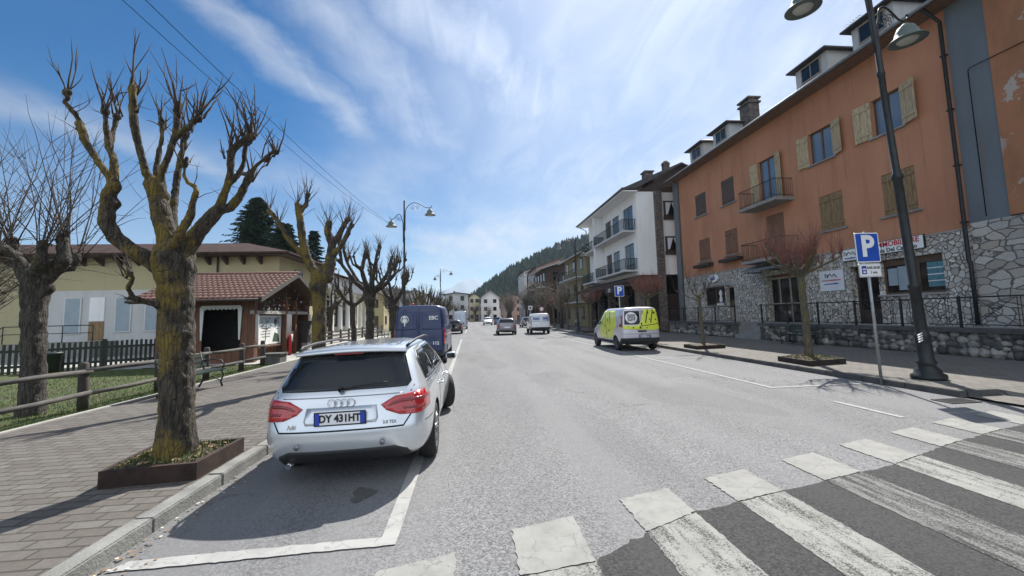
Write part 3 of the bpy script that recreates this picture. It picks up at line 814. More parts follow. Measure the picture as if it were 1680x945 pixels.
# stone ground floor with shop openings
so_ = [(13.4, 15.75, 2.2, 3.62), (15.85, 17.15, 1.0, 3.5), (20.1, 22.65, 1.0, 3.62), (25.5, 26.35, 1.0, 3.35), (26.5, 29.0, 2.05, 3.35)]
st = MB(); wall_x(st, FX-.06, 12.46, 31.8, .1, 4.28, so_, .45); st.poly([(FX-.06, 12.46, 4.28), (FX+.05, 12.46, 4.28), (FX+.05, 31.8, 4.28), (FX-.06, 31.8, 4.28)])
st.poly([(FX-.06, 31.8, .1), (FX-.06, 31.8, 4.28), (FX+1, 31.8, 4.28), (FX+1, 31.8, .1)])
st.build('stone_cladding', 'rubble', ob)
lt_ = MB(); lt_.box(FX-.10, FX+.02, 12.46, 31.8, 4.283, 4.34); lt_.build('ledge', 'concrete_light', ob)
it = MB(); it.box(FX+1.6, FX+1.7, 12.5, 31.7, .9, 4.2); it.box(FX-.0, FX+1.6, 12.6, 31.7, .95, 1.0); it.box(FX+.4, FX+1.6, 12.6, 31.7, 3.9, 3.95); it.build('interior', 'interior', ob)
# big shop window
sw_ = MB(); sw_.use('frame_wood'); X0 = FX+.12
for a, b, c, d in ((13.4, 15.75, 2.2, 2.28), (13.4, 15.75, 3.36, 3.62), (13.4, 13.48, 2.28, 3.36), (15.67, 15.75, 2.28, 3.36), (14.36, 14.46, 2.28, 3.36)): sw_.box(X0, X0+.06, a, b, c, d)
shopw = sw_.build('shop_window', None, ob)
p = MB(); p.box(X0+.02, X0+.03, 13.48, 14.36, 2.28, 3.36); p.box(X0+.02, X0+.03, 14.46, 15.67, 2.28, 3.36); p.build('pane', 'dark_glass', shopw)
p = MB()
p.box(X0+.005, X0+.012, 14.62, 15.2, 2.36, 3.3); p.box(X0+.005, X0+.012, 15.22, 15.6, 2.56, 3.25); p.build('window_notice', 'paper', shopw)
p = MB(); p.use('paper_teal'); p.box(X0+.005, X0+.012, 13.52, 14.1, 2.42, 3.34); p.use('paper_white')
for z in (2.62, 2.86, 3.1): p.box(X0-.002, X0+.004, 13.52, 14.1, z, z+.035)
p.build('window_notice', None, shopw)
s_ = MB(); s_.box(FX-.14, FX+.05, 13.3, 15.85, 2.13, 2.2); s_.build('sill', 'concrete_light', shopw)
# shop door
d = MB(); d.use('dark_brown'); d.box(FX+.25, FX+.31, 15.85, 15.97, 1, 3.5); d.box(FX+.25, FX+.31, 17.03, 17.15, 1, 3.5); d.box(FX+.25, FX+.31, 15.97, 17.03, 3.3, 3.5); d.box(FX+.25, FX+.31, 15.97, 17.03, 1, 1.6)
dr = d.build('shop_door', None, ob); d = MB(); d.box(FX+.27, FX+.28, 15.97, 17.03, 1.6, 3.3); d.build('pane', 'dark_glass', dr)
# house doorway
d = MB(); d.use('frame_pale'); X1 = FX+.3
for a, b, c, e in ((20.1, 20.2, 1, 3.5), (22.55, 22.65, 1, 3.5), (21.1, 21.2, 1, 3.5), (20.2, 22.55, 3.4, 3.5), (20.2, 22.55, 1.95, 2.05), (21.9, 21.98, 2.05, 3.4)): d.box(X1, X1+.06, a, b, c, e)
dr = d.build('entrance_door', None, ob); d = MB(); d.box(X1+.03, X1+.04, 20.2, 22.55, 1.0, 3.4); d.build('pane', 'dark_glass', dr)
# arched shop window at the left end: pale arch stones, frame, glass
ar = MB(); n = 12
for i in range(n):
    a0 = math.pi*i/n; a1 = math.pi*(i+1)/n
    def ap(a, r1): return (27.3 - (1.95 if r1 == 0 else 2.12)*math.cos(a), 3.12 + (.32 if r1 == 0 else .50)*math.sin(a))
    q = [ap(a0, 0), ap(a1, 0), ap(a1, 1), ap(a0, 1)]
    ar.prism(q, 'X', FX-.14, FX-.03)
ar.build('arch', 'concrete_light', ob)
d = MB(); d.use('frame_wood')
for a, b, c, e in ((26.5, 26.58, 2.05, 3.35), (28.92, 29.0, 2.05, 3.35), (27.7, 27.78, 2.05, 3.35), (26.5, 29, 3.27, 3.35), (26.5, 29, 2.05, 2.12)): d.box(FX+.1, FX+.16, a, b, c, e)
aw = d.build('shop_window', None, ob); d = MB(); d.box(FX+.12, FX+.13, 26.55, 28.95, 2.1, 3.3); d.build('pane', 'dark_glass', aw)
d = MB(); d.use('paper_white'); d.lathe([(0, 0), (.10, 0), (.12, .2), (.06, .45), (.13, .62), (.05, .85), (0, .87)], (FX+.09, 27.2, 2.25), seg=10); d.box(FX+.0, FX+.09, 26.9, 27.6, 2.08, 2.2); d.build('window_display', None, aw)
d = MB(); d.box(FX+.1, FX+.15, 25.5, 26.35, 1.0, 3.35); dd = d.build('shop_door', 'frame_pale', ob)
d = MB(); d.box(FX+.085, FX+.097, 25.62, 26.23, 1.9, 3.2); d.build('pane', 'dark_glass', dd)
# awning roof over the entrance
aw = MB(); aw.prism([(15.75, 3.98), (15.75, 4.08), (16.97, 4.5), (16.97, 4.38)], 'Y', 18.55, 23.0) if False else None
def prism_xz(mb, pts, y0, y1):  # polygon in (x,z), extruded along y
    A = [mb.bm.verts.new((x, y0, z)) for x, z in pts]; B = [mb.bm.verts.new((x, y1, z)) for x, z in pts]
    mb.face(A); mb.face(list(reversed(B))); n_ = len(pts)
    for i in range(n_): mb.face([A[i], B[i], B[(i+1) % n_], A[(i+1) % n_]])
aw = MB(); prism_xz(aw, [(15.8, 3.88), (15.8, 3.96), (16.94, 4.26), (16.94, 4.16)], 18.7, 23.1)
for y in (18.9, 20.9, 22.8): aw.box(15.9, 16.94, y, y+.07, 3.80, 3.87)
aw.build('awning', 'zinc', ob)
# balconies
def balcony(y0, y1, z, xf, plants=False):
    b = MB(); b.box(xf, FX+.05, y0, y1, z-.16, z); bal = b.build('balcony', 'concrete', ob)
    r_ = MB(); zt = z+1.0
    for a, b_ in (((xf+.05, y0+.05), (xf+.05, y1-.05)), ((xf+.05, y0+.05), (FX, y0+.05)), ((xf+.05, y1-.05), (FX, y1-.05))):
        L_ = math.hypot(b_[0]-a[0], b_[1]-a[1])
        for zz in (zt, z+.12): r_.tube([(a[0], a[1], zz), (b_[0], b_[1], zz)], .02 if zz == zt else .012, 6)
        n_ = int(L_/.11)
        for i in range(n_+1):
            t_ = i/n_; r_.tube([(a[0]+(b_[0]-a[0])*t_, a[1]+(b_[1]-a[1])*t_, z), (a[0]+(b_[0]-a[0])*t_, a[1]+(b_[1]-a[1])*t_, zt)], .008, 5)
    r_.build('railing', 'iron', bal)
balcony(20.0, 23.0, 7.58, 15.9)
balcony(19.9, 23.2, 4.5, 15.95)
# roof with gutter and soffit
rf = MB(); prism_xz(rf, [(16.2, 12.32), (16.2, 12.40), (22.0, 15.6), (27.8, 12.4), (27.8, 12.3), (22, 15.45), (17.0, 12.62)], 9.5, 33.3)
roof = rf.build('roof', 'slate', ob)
sf = MB(); sf.box(16.25, 17.05, 9.6, 33.2, 12.24, 12.31); sf.build('soffit', 'soffit', roof)
gt = MB(); gt.tube([(16.14, 9.5, 12.30), (16.14, 33.35, 12.30)], .075, 8); gt.build('gutter', 'zinc', roof)
def dormer(yc, w_, x0=17.6):
    zb = 12.95; zt = 14.45
    f = MB(); f.prism([(yc-w_/2, zb), (yc+w_/2, zb), (yc+w_/2, zt-.05), (yc-w_/2, zt-.05)], 'X', x0, x0+2.6)
    do = f.build('dormer', 'pale_wall', ob)
    r_ = MB(); a, b_ = yc-w_/2-.25, yc+w_/2+.25
    A = [r_.bm.verts.new(p_) for p_ in ((x0-.35, a, zt-.06), (x0-.35, b_, zt-.06), (x0+3.0, b_, zt-.06), (x0+3.0, a, zt-.06), (x0+.9, yc, zt+.55), (x0+3.0, yc, zt+.55), (x0-.35, a, zt-.14), (x0-.35, b_, zt-.14), (x0+3.0, b_, zt-.14), (x0+3, a, zt-.14))]
    for q in ((0,1,4), (1,2,5,4), (3,0,4,5), (6,7,1,0), (7,8,2,1), (9,6,0,3), (6,9,8,7)): r_.face([A[i] for i in q])
    r_.build('dormer_roof', 'slate', do)
    fr = MB(); fr.box(x0-.04, x0+.01, yc-.62, yc+.62, 13.42, 14.25); fr.build('window_frame', 'frame_pale', do)
    fr = MB(); fr.box(x0-.055, x0-.035, yc-.54, yc-.04, 13.5, 14.17); fr.box(x0-.055, x0-.035, yc+.04, yc+.54, 13.5, 14.17); fr.build('pane', 'dark_glass', do)
for yc, w_ in ((15.6, 1.9), (18.9, 2.0), (26.7, 1.9), (29.9, 1.9)): dormer(yc, w_)
ch = MB(); ch.box(18.6, 19.3, 25.0, 26.0, 13.3, 15.4); ch.box(18.5, 19.4, 24.9, 26.1, 15.404, 15.52)
for i in range(4): ch.box(18.62, 19.28, 25.0+i*.27, 25.14+i*.27, 15.524, 15.7)
ch.box(18.5, 19.4, 24.9, 26.1, 15.704, 15.82); ch.build('chimney', 'brick_pier', ob)
dp = MB()
dp.tube([(16.2, 12.55, 12.25), (16.85, 12.55, 11.8), (16.85, 12.55, 3.2), (16.84, 12.5, 3.1), (16.84, 12.5, 1.05)], .06, 8)
for z in (10.5, 8.5, 6.5, 4.5): dp.box(16.78, 16.93, 12.47, 12.63, z, z+.05)
dp.build('downspout', 'iron', ob)
dp = MB(); dp.tube([(16.2, 31.8, 12.25), (16.9, 31.85, 11.9), (16.9, 31.85, .9)], .05, 8); dp.build('downspout', 'zinc', ob)
for y in (28.6, 25.4):
    fb = MB(); fb.use('post_wood'); fb.box(16.55, 16.95, y-1.0, y+1.0, 4.86, 5.06); fb.build('flower_shelf', None, ob)
# ------------------------------------------------------------------ neighbour: grey and peeling orange building at the right edge
nb = thing('neighbour_building', 'peeling orange building with a blue grey rendered strip at the right edge', 'building', (FX, 8, 0))
w = MB(); w.box(FX-.02, FX+.5, 11.38, 12.495, 4.45, 12.3); w.build('rendered_strip', 'grey_wall', nb)
w = MB(); w.box(FX-.05, FX+4, -2, 11.38, 4.5, 12.3); w.build('wall', 'orange_peel', nb)
w = MB(); w.box(FX-.09, FX+3.9, -2, 12.43, .1, 4.46); w.build('stone_plinth', 'coursed', nb)
w = MB(); w.tube([(FX-.1, 11.95, 4.6), (FX-.1, 11.95, 9.6), (FX-.1, 11.9, 9.68), (FX-.1, 5, 9.6)], .014, 5); w.build('conduit', 'cable', nb)
w = MB(); w.box(16.3, 21, -2, 9.45, 12.304, 12.45); w.build('roof', 'soffit', nb)

# ------------------------------------------------------------------ raised terrace with boulder wall, coping, steps and railings
tr = thing('terrace', 'raised terrace with a rough boulder wall and steps in front of the shops', 'terrace', (15.4, 12, 0))
t = MB(); t.box(15.62, 16.93, 4.5, 21.2, .1, .98); t.box(15.62, 16.93, 23.3, 31.5, .1, .98); t.box(16.3, 16.93, 21.2, 23.3, .1, .975); t.build('floor', 'concrete', tr)
t = MB(); t.box(15.40, 15.62, 4.5, 21.2, .1, .82); t.box(15.40, 15.62, 23.3, 31.5, .1, .82); t.build('wall', 'kerb_dark', tr)
t = MB(); t.box(15.28, 15.68, 4.5, 21.25, .86, 1.0); t.box(15.28, 15.68, 23.25, 31.5, .86, 1.0); t.build('coping', 'kerb_dark', tr)
t = MB()
for i in range(4): t.box(15.3+.25*i, 15.55+.25*i+.02, 21.25, 23.25, .1, .1 + .22*(i+1) - .002*i)
t.build('steps', 'concrete', tr)
bo = MB(); r = random.Random(21)
y = 4.6
while y < 31.3:
    if 21.0 < y < 23.4: y = 23.5
    z = .15
    while z < .84:
        s_ = r.uniform(.10, .19) * (1.15 if z < .3 else .9)
        c = Vector((15.42, y + r.uniform(-.07, .07), min(z+s_*.6, .8)))
        ico = bmesh.ops.create_icosphere(bo.bm, subdivisions=2, radius=1)['verts']
        ax = Vector((r.uniform(-1, 1), r.uniform(-1, 1), r.uniform(-1, 1))).normalized(); ph = r.uniform(0, 9)
        for v in ico:
            d_ = 1 + .16*math.sin(v.co.x*4+ph) + .14*math.cos(v.co.y*5+ph*2) + .1*math.sin(v.co.z*7+ph)
            v.co = Vector((v.co.x*s_*.75*d_, v.co.y*s_*1.12*d_, v.co.z*s_*.82*d_)) + c
        z += s_*1.35
    y += r.uniform(.22, .33)
for f in bo.bm.faces: f.smooth = r.random() < .6
bo.build('boulders', 'boulders', tr, fix=False)
def rail_panel(mb, x, y0, y1, z0, z1):
    mb.tube([(x, y0, z1), (x, y1, z1)], .022, 6); mb.tube([(x, y0, z0+.1), (x, y1, z0+.1)], .014, 6)
    for y in (y0+.28, y0+.36, y1-.36, y1-.28): mb.tube([(x, y, z0+.1), (x, y, z1)], .009, 5)
    a, b = y0+.36, y1-.36; m = (a+b)/2; zm = (z0+z1)/2+.05
    mb.tube([(x, a, z0+.1), (x, b, z1)], .009, 5); mb.tube([(x, a, z1), (x, b, z0+.1)], .009, 5)
    pts = [(x, m + .17*math.cos(q*math.pi/6), zm + .17*math.sin(q*math.pi/6)) for q in range(13)]; mb.tube(pts, .009, 5, cap=False)
for seg_i, (ya, yb) in enumerate(((4.6, 21.1), (23.4, 31.4))):
    n_ = round((yb-ya)/1.83); rr_ = MB()
    rl = thing('railing', ['black wrought iron railing with crossed bars on the terrace beside the shop window', 'black wrought iron railing on the terrace left of the steps'][seg_i], 'railing', (15.5, ya, 1.0))
    for i in range(n_):
        p0 = ya + (yb-ya)*i/n_; p1 = ya + (yb-ya)*(i+1)/n_; m = MB(); rail_panel(m, 15.48, p0+.03, p1-.03, 1.0, 1.95); m.build('panel', 'iron', rl)
    for i in range(n_+1):
        p0 = ya + (yb-ya)*i/n_; m = MB(); m.box(15.45, 15.51, p0-.03, p0+.03, 1.0, 2.0); m.build('post', 'iron', rl)
# ------------------------------------------------------------------ signs on the facade
def wall_sign(name, label, cat, ya, yb, za, zb, x, rows, mat='sign_white', edge='ink', dep=.08):
    """flat sign on a facade that faces -x; rows: (text, size, z, y, material, bold)"""
    t_ = thing(name, label, cat, (x, (ya+yb)/2, za))
    m = MB(); m.use(edge); m.box(x-dep, x, ya, yb, za, zb); m.use(mat); m.box(x-dep-.006, x-dep-.001, ya+.02, yb-.02, za+.02, zb-.02); m.build('board', None, t_)
    m = MB()
    for txt, sz, z, y, mt, bo_ in rows: m.use(mt); text_mb(m, txt, sz, (x-dep-.010, y, z), (0, -1, 0), (0, 0, 1), .006, bold=bo_)
    m.build('lettering', None, t_); return t_
wall_sign('agency_sign', 'long white agency sign lettered in red and black above the shop window', 'sign', 13.87, 16.4, 3.86, 4.38, FX-.08,
          [('A IMMOBILIARE', .29, 4.23, 15.02, 'ink_red', .006), ('Nicola Del Castello', .235, 3.99, 15.05, 'ink', .004)])
lg = wall_sign('logo_sign', 'small white sign with a dark mountain outline beside the long agency sign', 'sign', 16.56, 17.35, 3.78, 4.30, FX-.08, [('immobiliare', .11, 3.9, 16.95, 'ink_blue', .002)])
def zigzag(name, parent, x, y, z, s_, mat='ink'):
    m = MB(); pts = [(-.5, 0), (-.5, .32), (-.3, .18), (-.32, 0), (-.1, .3), (.12, .06), (.28, .26), (.5, 0)]
    m.tube([(x, y - px_*s_, z + pz_*s_) for px_, pz_ in pts], .018*s_*1.6, 5); m.build(name, mat, parent)
zigzag('logo', lg, FX-.175, 16.95, 4.02, .55)
ps = wall_sign('agency_poster', 'pale square poster with a mountain logo and small lettering on the rubble wall', 'poster', 17.42, 18.78, 2.5, 3.48, FX-.07,
          [('AGENZIA IMMOBILIARE', .10, 3.0, 18.1, 'ink_red', .001), ('www.immobiliare', .11, 2.84, 18.1, 'ink_blue', .002)], 'sign_pale', 'galv', .03)
zigzag('logo', ps, FX-.115, 18.1, 3.13, .62)
m = MB(); t_ = thing('oval_sign', 'white oval sign with slanted dark lettering above the arched shop window', 'sign', (FX-.2, 27.6, 3.6))
m = MB(); A = []
pts = [(27.6+.62*math.cos(q*math.pi/12), 3.93+.26*math.sin(q*math.pi/12)) for q in range(24)]
m.prism(pts, 'X', FX-.2, FX-.1); m.build('board', 'sign_white', t_)
m = MB(); text_mb(m, 'Saffi', .36, (FX-.206, 27.6, 3.92), (0, -1, 0), (0, 0, 1), .006, bold=.008); m.build('lettering', 'ink_blue', t_)

# ================================================================== white building with brown balconies
wb = thing('white_building', 'white three storey building with brown balconies and a steep brown roof', 'building', (14.2, 34, 0))
BX = 14.2
wh = [(34.7, 37.0, 8.75, 11.1), (38.1, 40.0, 8.75, 11.0), (40.4, 42.2, 8.75, 11.0), (44.2, 46.0, 8.9, 10.8),
      (34.8, 37.0, 5.35, 7.75), (38.3, 40.1, 5.35, 7.6), (40.5, 42.2, 5.35, 7.6), (44.3, 46.0, 5.2, 7.2)]
w = MB(); wall_x(w, BX, 33.9, 48.2, 4.85, 12.0, wh)
w.poly([(BX, 33.9, 4.85), (15.78, 33.9, 4.85), (15.78, 33.9, 12.0), (BX, 33.9, 12.0)])
w.poly([(BX, 33.9, 4.85), (BX, 48.2, 4.85), (20, 48.2, 4.85), (20, 33.9, 4.85)]); w.box(15.3, 15.4, 34.2, 48, 4.9, 11.9); w.poly([(BX, 48.2, 0), (BX, 48.2, 12), (20, 48.2, 12), (20, 48.2, 0)])
w.build('wall', 'white_wall', wb)
for h in wh: 
    m = MB(); m.use('dark_brown'); m.box(BX+.1, BX+.16, h[0], h[1], h[2], h[3]); wn = m.build('window', None, wb)
    m = MB(); mm = (h[0]+h[1])/2; m.box(BX+.08, BX+.09, h[0]+.09, mm-.05, h[2]+.09, h[3]-.09); m.box(BX+.08, BX+.09, mm+.05, h[1]-.09, h[2]+.09, h[3]-.09); m.build('pane', 'dark_glass', wn)
w = MB(); w.box(15.78, 16.42, 33.7, 34.9, 0.1, 12.0); w.build('chimney_breast', 'brick_pier', wb)
w = MB(); w.box(16.42, 20, 33.95, 34.2, 3.2, 11.95); w.build('side_wall', 'white_wall', wb)
for z0, z1 in ((9.84, 11.2), (6.82, 8.12)):
    m = MB(); m.use('dark_brown'); m.box(16.64, 18.0, 33.87, 33.94, z0, z1); wn = m.build('window', None, wb)
    m = MB(); m.box(16.78, 17.86, 33.85, 33.866, z0+.13, z1-.13); m.build('pane', 'dark_glass', wn)
    m = MB(); m.use('curtain')
    for sx, x in ((1, 16.8), (-1, 17.84)):
        m.poly([(x, 33.84, z1-.15), (x+sx*.5, 33.84, z1-.15), (x+sx*.18, 33.84, z0+.2), (x, 33.84, z0+.14)])
    m.build('curtain', None, wn)
    m = MB(); m.box(16.6, 18.05, 33.8, 33.95, z0-.28, z0-.004); m.build('apron', 'dark_brown', wn)
# balconies of the white building: wooden slatted panels on white slabs
for (y0, y1, z) in ((34.2, 42.8, 8.72), (43.6, 47.6, 8.5), (34.2, 42.6, 5.32), (43.8, 47.6, 5.1)):
    m = MB(); m.box(BX-1.15, BX+.02, y0, y1, z-.15, z); b_ = m.build('balcony', 'pale_wall', wb)
    m = MB(); m.tube([(BX-1.1, y0, z+.95), (BX-1.1, y1, z+.95)], .03, 6)
    for yy in (y0, y1): m.tube([(BX-1.1, yy, z+.95), (BX, yy, z+.95)], .03, 6)
    n_ = int((y1-y0)/.16)
    for i in range(n_+1): m.box(BX-1.115, BX-1.095, y0+(y1-y0)*i/n_-.012, y0+(y1-y0)*i/n_+.012, z+.06, z+.92)
    for i in range(8):
        for yy in (y0, y1): m.box(BX-1.08+i*.14, BX-1.03+i*.14, yy-.015, yy+.015, z+.06, z+.92)
    m.build('railing', 'iron_green', b_)
m = MB(); m.box(BX-1.0, BX-.02, 42.9, 43.3, 4.9, 12.0); m.build('fin_wall', 'white_wall', wb)
# roof with deep eaves
m = MB(); prism_xz(m, [(12.9, 12.04), (12.9, 12.17), (18.3, 14.5), (23.7, 12.17), (23.7, 12.05), (18.3, 14.36), (14.1, 12.18)], 33.5, 48.8); rf = m.build('roof', 'slate', wb)
m = MB(); m.box(12.95, 14.25, 33.55, 48.7, 11.93, 12.02); m.build('soffit', 'white_wall', rf)
m = MB(); m.prism([(14.3, 12.0), (22.3, 12.0), (18.3, 14.2)], 'Y', 34.0, 34.15); m.build('gable', 'dark_brown', rf)
m = MB(); m.tube([(12.84, 33.2, 12.12), (12.84, 48.8, 12.12)], .07, 6); m.tube([(12.84, 48.4, 12.1), (13.9, 48.3, 11.5), (14.1, 48.3, .2)], .06, 6); m.build('gutter', 'zinc', rf)
m = MB(); m.box(15.5, 16.2, 34.6, 35.4, 12.6, 14.0); m.box(15.4, 16.3, 34.5, 35.5, 14.004, 14.1); m.build('chimney', 'brick_pier', wb)
m = MB(); m.box(18.3, 18.8, 36.6, 37.2, 14.0, 15.5); m.lathe([(.42, 15.5), (.42, 15.58), (.2, 15.85), (0, 15.9)], (18.55, 36.9, 0), seg=8); m.build('chimney', 'brick_pier', wb)
# dark ground floor with shop fronts and a projecting fascia
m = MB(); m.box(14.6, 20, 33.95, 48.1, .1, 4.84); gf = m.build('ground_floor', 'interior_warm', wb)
for y in (34.0, 37.5, 41, 44.5, 47.7): m = MB(); m.box(13.9, 14.6, y, y+.45, .1, 3.9); m.build('pier', 'brick_pier', gf)
for y in (34.55, 38.05, 41.55, 45.05): m = MB(); m.box(14.5, 14.58, y, y+2.85, .4, 3.6); m.build('shop_glass', 'dark_glass', gf)
m = MB(); m.box(12.5, 14.6, 33.8, 48.1, 3.95, 4.2); prism_xz(m, [(12.4, 4.204), (14.2, 4.84), (14.2, 4.21)], 33.7, 48.2); m.build('canopy', 'dark_brown', gf)
wall_sign('shop_fascia', 'dark fascia with pale lettering under the white building, farther one', 'sign', 41.5, 46.8, 3.42, 3.94, 12.62, [('M PLUS', .55, 3.68, 44.2, 'sign_grey', .01)], 'ink', 'ink')
wall_sign('shop_fascia', 'small dark sign with two pale figures right above the blue parking sign', 'sign', 35.6, 38.2, 3.5, 3.94, 12.62, [('8 8', .5, 3.72, 36.9, 'sign_white', .012)], 'ink', 'ink')

# ------------------------------------------------------------------ houses farther down the right side
def house(name, label, x0, x1, y0, y1, h, wallm, roofm, face='X', gable=1.8, ov=.5, ridge='Y', floors=2, wn=4, shut='dark_brown', bal=False, base=None, group=None):
    t_ = thing(name, label, 'building', (x0, y0, 0), 0, group)
    m = MB(); m.box(x0, x1, y0, y1, 0, h); 
    if ridge == 'Y': m.prism([(x0, h), (x1, h), ((x0+x1)/2, h+gable)], 'Y', y0+.02, y1-.02)
    else: m.prism([(y0, h), (y1, h), ((y0+y1)/2, h+gable)], 'X', x0+.02, x1-.02)
    w_ = m.build('wall', wallm, t_)
    m = MB(); a = .16
    if ridge == 'Y':
        xm = (x0+x1)/2; k_ = gable/((x1-x0)/2)
        prism_xz(m, [(x0-ov, h-ov*k_+.03), (x0-ov, h-ov*k_+a), (xm, h+gable+a), (x1+ov, h-ov*k_+a), (x1+ov, h-ov*k_+.03), (xm, h+gable+.02)], y0-ov, y1+ov)
    else:
        ym = (y0+y1)/2; k_ = gable/((y1-y0)/2)
        m.prism([(y0-ov, h-ov*k_+.03), (y0-ov, h-ov*k_+a), (ym, h+gable+a), (y1+ov, h-ov*k_+a), (y1+ov, h-ov*k_+.03), (ym, h+gable+.02)], 'X', x0-ov, x1+ov)
    rf_ = m.build('roof', roofm, t_)
    m = MB(); m.box((x0+x1)/2-1.2, (x0+x1)/2-.6, (y0+y1)/2, (y0+y1)/2+.7, h+gable-.6, h+gable+.9); m.build('chimney', 'brick_pier', rf_)
    fh = h/floors
    for side in ('W', 'S', 'E'):
        L0, L1 = (y0, y1) if side != 'S' else (x0, x1)
        n_ = max(2, int((L1-L0)/2.9))
        for f_ in range(floors):
            for i in range(n_):
                c = L0 + (L1-L0)*(i+.5)/n_; z0 = f_*fh + fh*.32; z1 = f_*fh + fh*.82
                if f_ == 0: z0 = .15 if i % 2 else z0
                m = MB(); m.use(shut); e = .05
                def bx_(u0, u1, zz0, zz1, d0, d1):
                    if side == 'W': m.box(x0-d1, x0-d0, u0, u1, zz0, zz1)
                    elif side == 'E': m.box(x1+d0, x1+d1, u0, u1, zz0, zz1)
                    else: m.box(u0, u1, y0-d1, y0-d0, zz0, zz1)
                bx_(c-.55, c+.55, z0, z1, .003, e)
                wi = m.build('window', None, t_)
                m = MB(); m.use('dark_glass'); bx_(c-.46, c-.03, z0+.08, z1-.08, e+.002, e+.012); bx_(c+.03, c+.46, z0+.08, z1-.08, e+.002, e+.012); m.build('pane', None, wi)
    if bal:
        for f_ in range(1, floors):
            z = f_*fh + .1
            m = MB(); m.box(x0-1.1, x0, y0+.6, y1-.6, z-.14, z); b_ = m.build('balcony', 'pale_wall', t_)
            m = MB(); m.tube([(x0-1.05, y0+.6, z+.95), (x0-1.05, y1-.6, z+.95)], .03, 5)
            n_ = int((y1-y0-1.2)/.3)
            for i in range(n_+1): yy = y0+.6+(y1-y0-1.2)*i/n_; m.tube([(x0-1.05, yy, z), (x0-1.05, yy, z+.95)], .015, 4)
            m.build('railing', 'iron', b_)
    return t_
house('yellow_house', 'ochre yellow house with dark balconies beyond the white building', 14.0, 22, 49.4, 60.5, 9.3, 'ochre_wall', 'roof_pale', floors=3, gable=1.6, ov=.9, bal=True)
house('brick_house', 'tall brown brick house next to the ochre house', 14.6, 22, 62, 70, 8.2, 'brick_pier', 'slate', floors=3, ov=.4, gable=1.2)
house('brown_house', 'dark timber house with a pale roof above the white van', 13.2, 24, 72, 84, 9.8, 'shed_dark', 'roof_pale', floors=3, ov=1.0, gable=1.6, bal=True)
house('pink_house', 'pinkish grey house with many windows on the hillside', 14.5, 25, 90, 103, 12.0, 'pink_wall', 'slate', floors=3, ov=.6)
house('hillside_house', 'pale plastered house beside the pinkish one', 14, 26, 108, 120, 13.0, 'pale_wall', 'roof_brown', floors=3, ov=.6)
house('timber_house', 'low dark timber house squeezed between the brown and pinkish houses', 12.6, 17, 85.5, 89.5, 7.5, 'shed_dark', 'roof_brown', floors=2, gable=1.2)
house('gabled_house', 'white gabled house closing the view down the street', 3.6, 9.6, 138, 150, 7.6, 'white_wall', 'roof_pale', floors=3, gable=2.2, ov=.8)
house('narrow_house', 'narrow pink house beside the white gabled one', 9.6, 16, 124, 133, 6.6, 'pink_wall', 'roof_brown', floors=3, gable=1.2)
house('grey_block', 'grey flat block left of the white gabled house', -7.5, -.5, 128, 142, 8.4, 'pale_wall', 'slate', floors=3, gable=.5, ov=.7)
house('cream_block', 'cream block with tall windows at the end of the street', -.2, 3.3, 146, 160, 8.2, 'cream_wall', 'slate', floors=3, gable=1.2)
house('far_white_house', 'small white house at the far end of the street', 6, 12, 178, 190, 9, 'white_wall', 'roof_pale', floors=3, gable=2)
house('far_grey_house', 'small grey house half hidden by the roadside trees', -16, -9, 98, 110, 6.6, 'pale_wall', 'slate', floors=2, gable=1.4)

# ================================================================== yellow hall (left)
hl = thing('community_hall', 'long pale yellow hall with a brown hipped roof and white lower wall with shuttered windows', 'building', (-11.2, 26, 0))
m = MB(); m.box(-40, -11.2, 26, 33, 0, 5.72); m.build('wall', 'yellow_wall', hl)
m = MB(); m.box(-24.4, -12.0, 25.9, 25.996, .55, 3.72); m.build('white_panel', 'pale_wall', hl)
m = MB(); m.box(-41, -11.0, 25.9, 25.99, 0, .55); m.build('plinth', 'concrete', hl)
m = MB()
e = .9; A = [m.bm.verts.new(p) for p in ((-41, 26-e, 5.62), (-11.2+e, 26-e, 5.62), (-11.2+e, 33+e, 5.62), (-41, 33+e, 5.62), (-40, 29.5, 7.0), (-14.8, 29.5, 7.0), (-41, 26-e, 5.74), (-11.2+e, 26-e, 5.74), (-11.2+e, 33+e, 5.74), (-41, 33+e, 5.74))]
for q in ((6,7,5,4), (7,8,5), (8,9,4,5), (9,6,4), (0,1,7,6), (1,2,8,7), (2,3,9,8), (3,0,6,9)): m.face([A[i] for i in q])
rf = m.build('roof', 'roof_brown', hl)
m = MB(); m.box(-41, -10.4, 25.2, 25.995, 5.57, 5.615); m.box(-11.195, -10.4, 26, 33, 5.57, 5.615); m.build('soffit', 'dark_brown', rf)
x = -12.2
while x > -40:
    m = MB()
    v = [(25.98, 5.1), (25.98, 5.56), (25.3, 5.56), (25.3, 5.49)]
    m.prism(v, 'X', x-.07, x+.07); x -= .95; m.build('bracket', 'dark_brown', rf)
m = MB(); m.tube([(-14.6, 25.93, 5.7), (-14.6, 25.93, .3)], .05, 6); m.build('downspout', 'dark_brown', hl)
for xa in (-22.46, -17.3, -15.2): pass
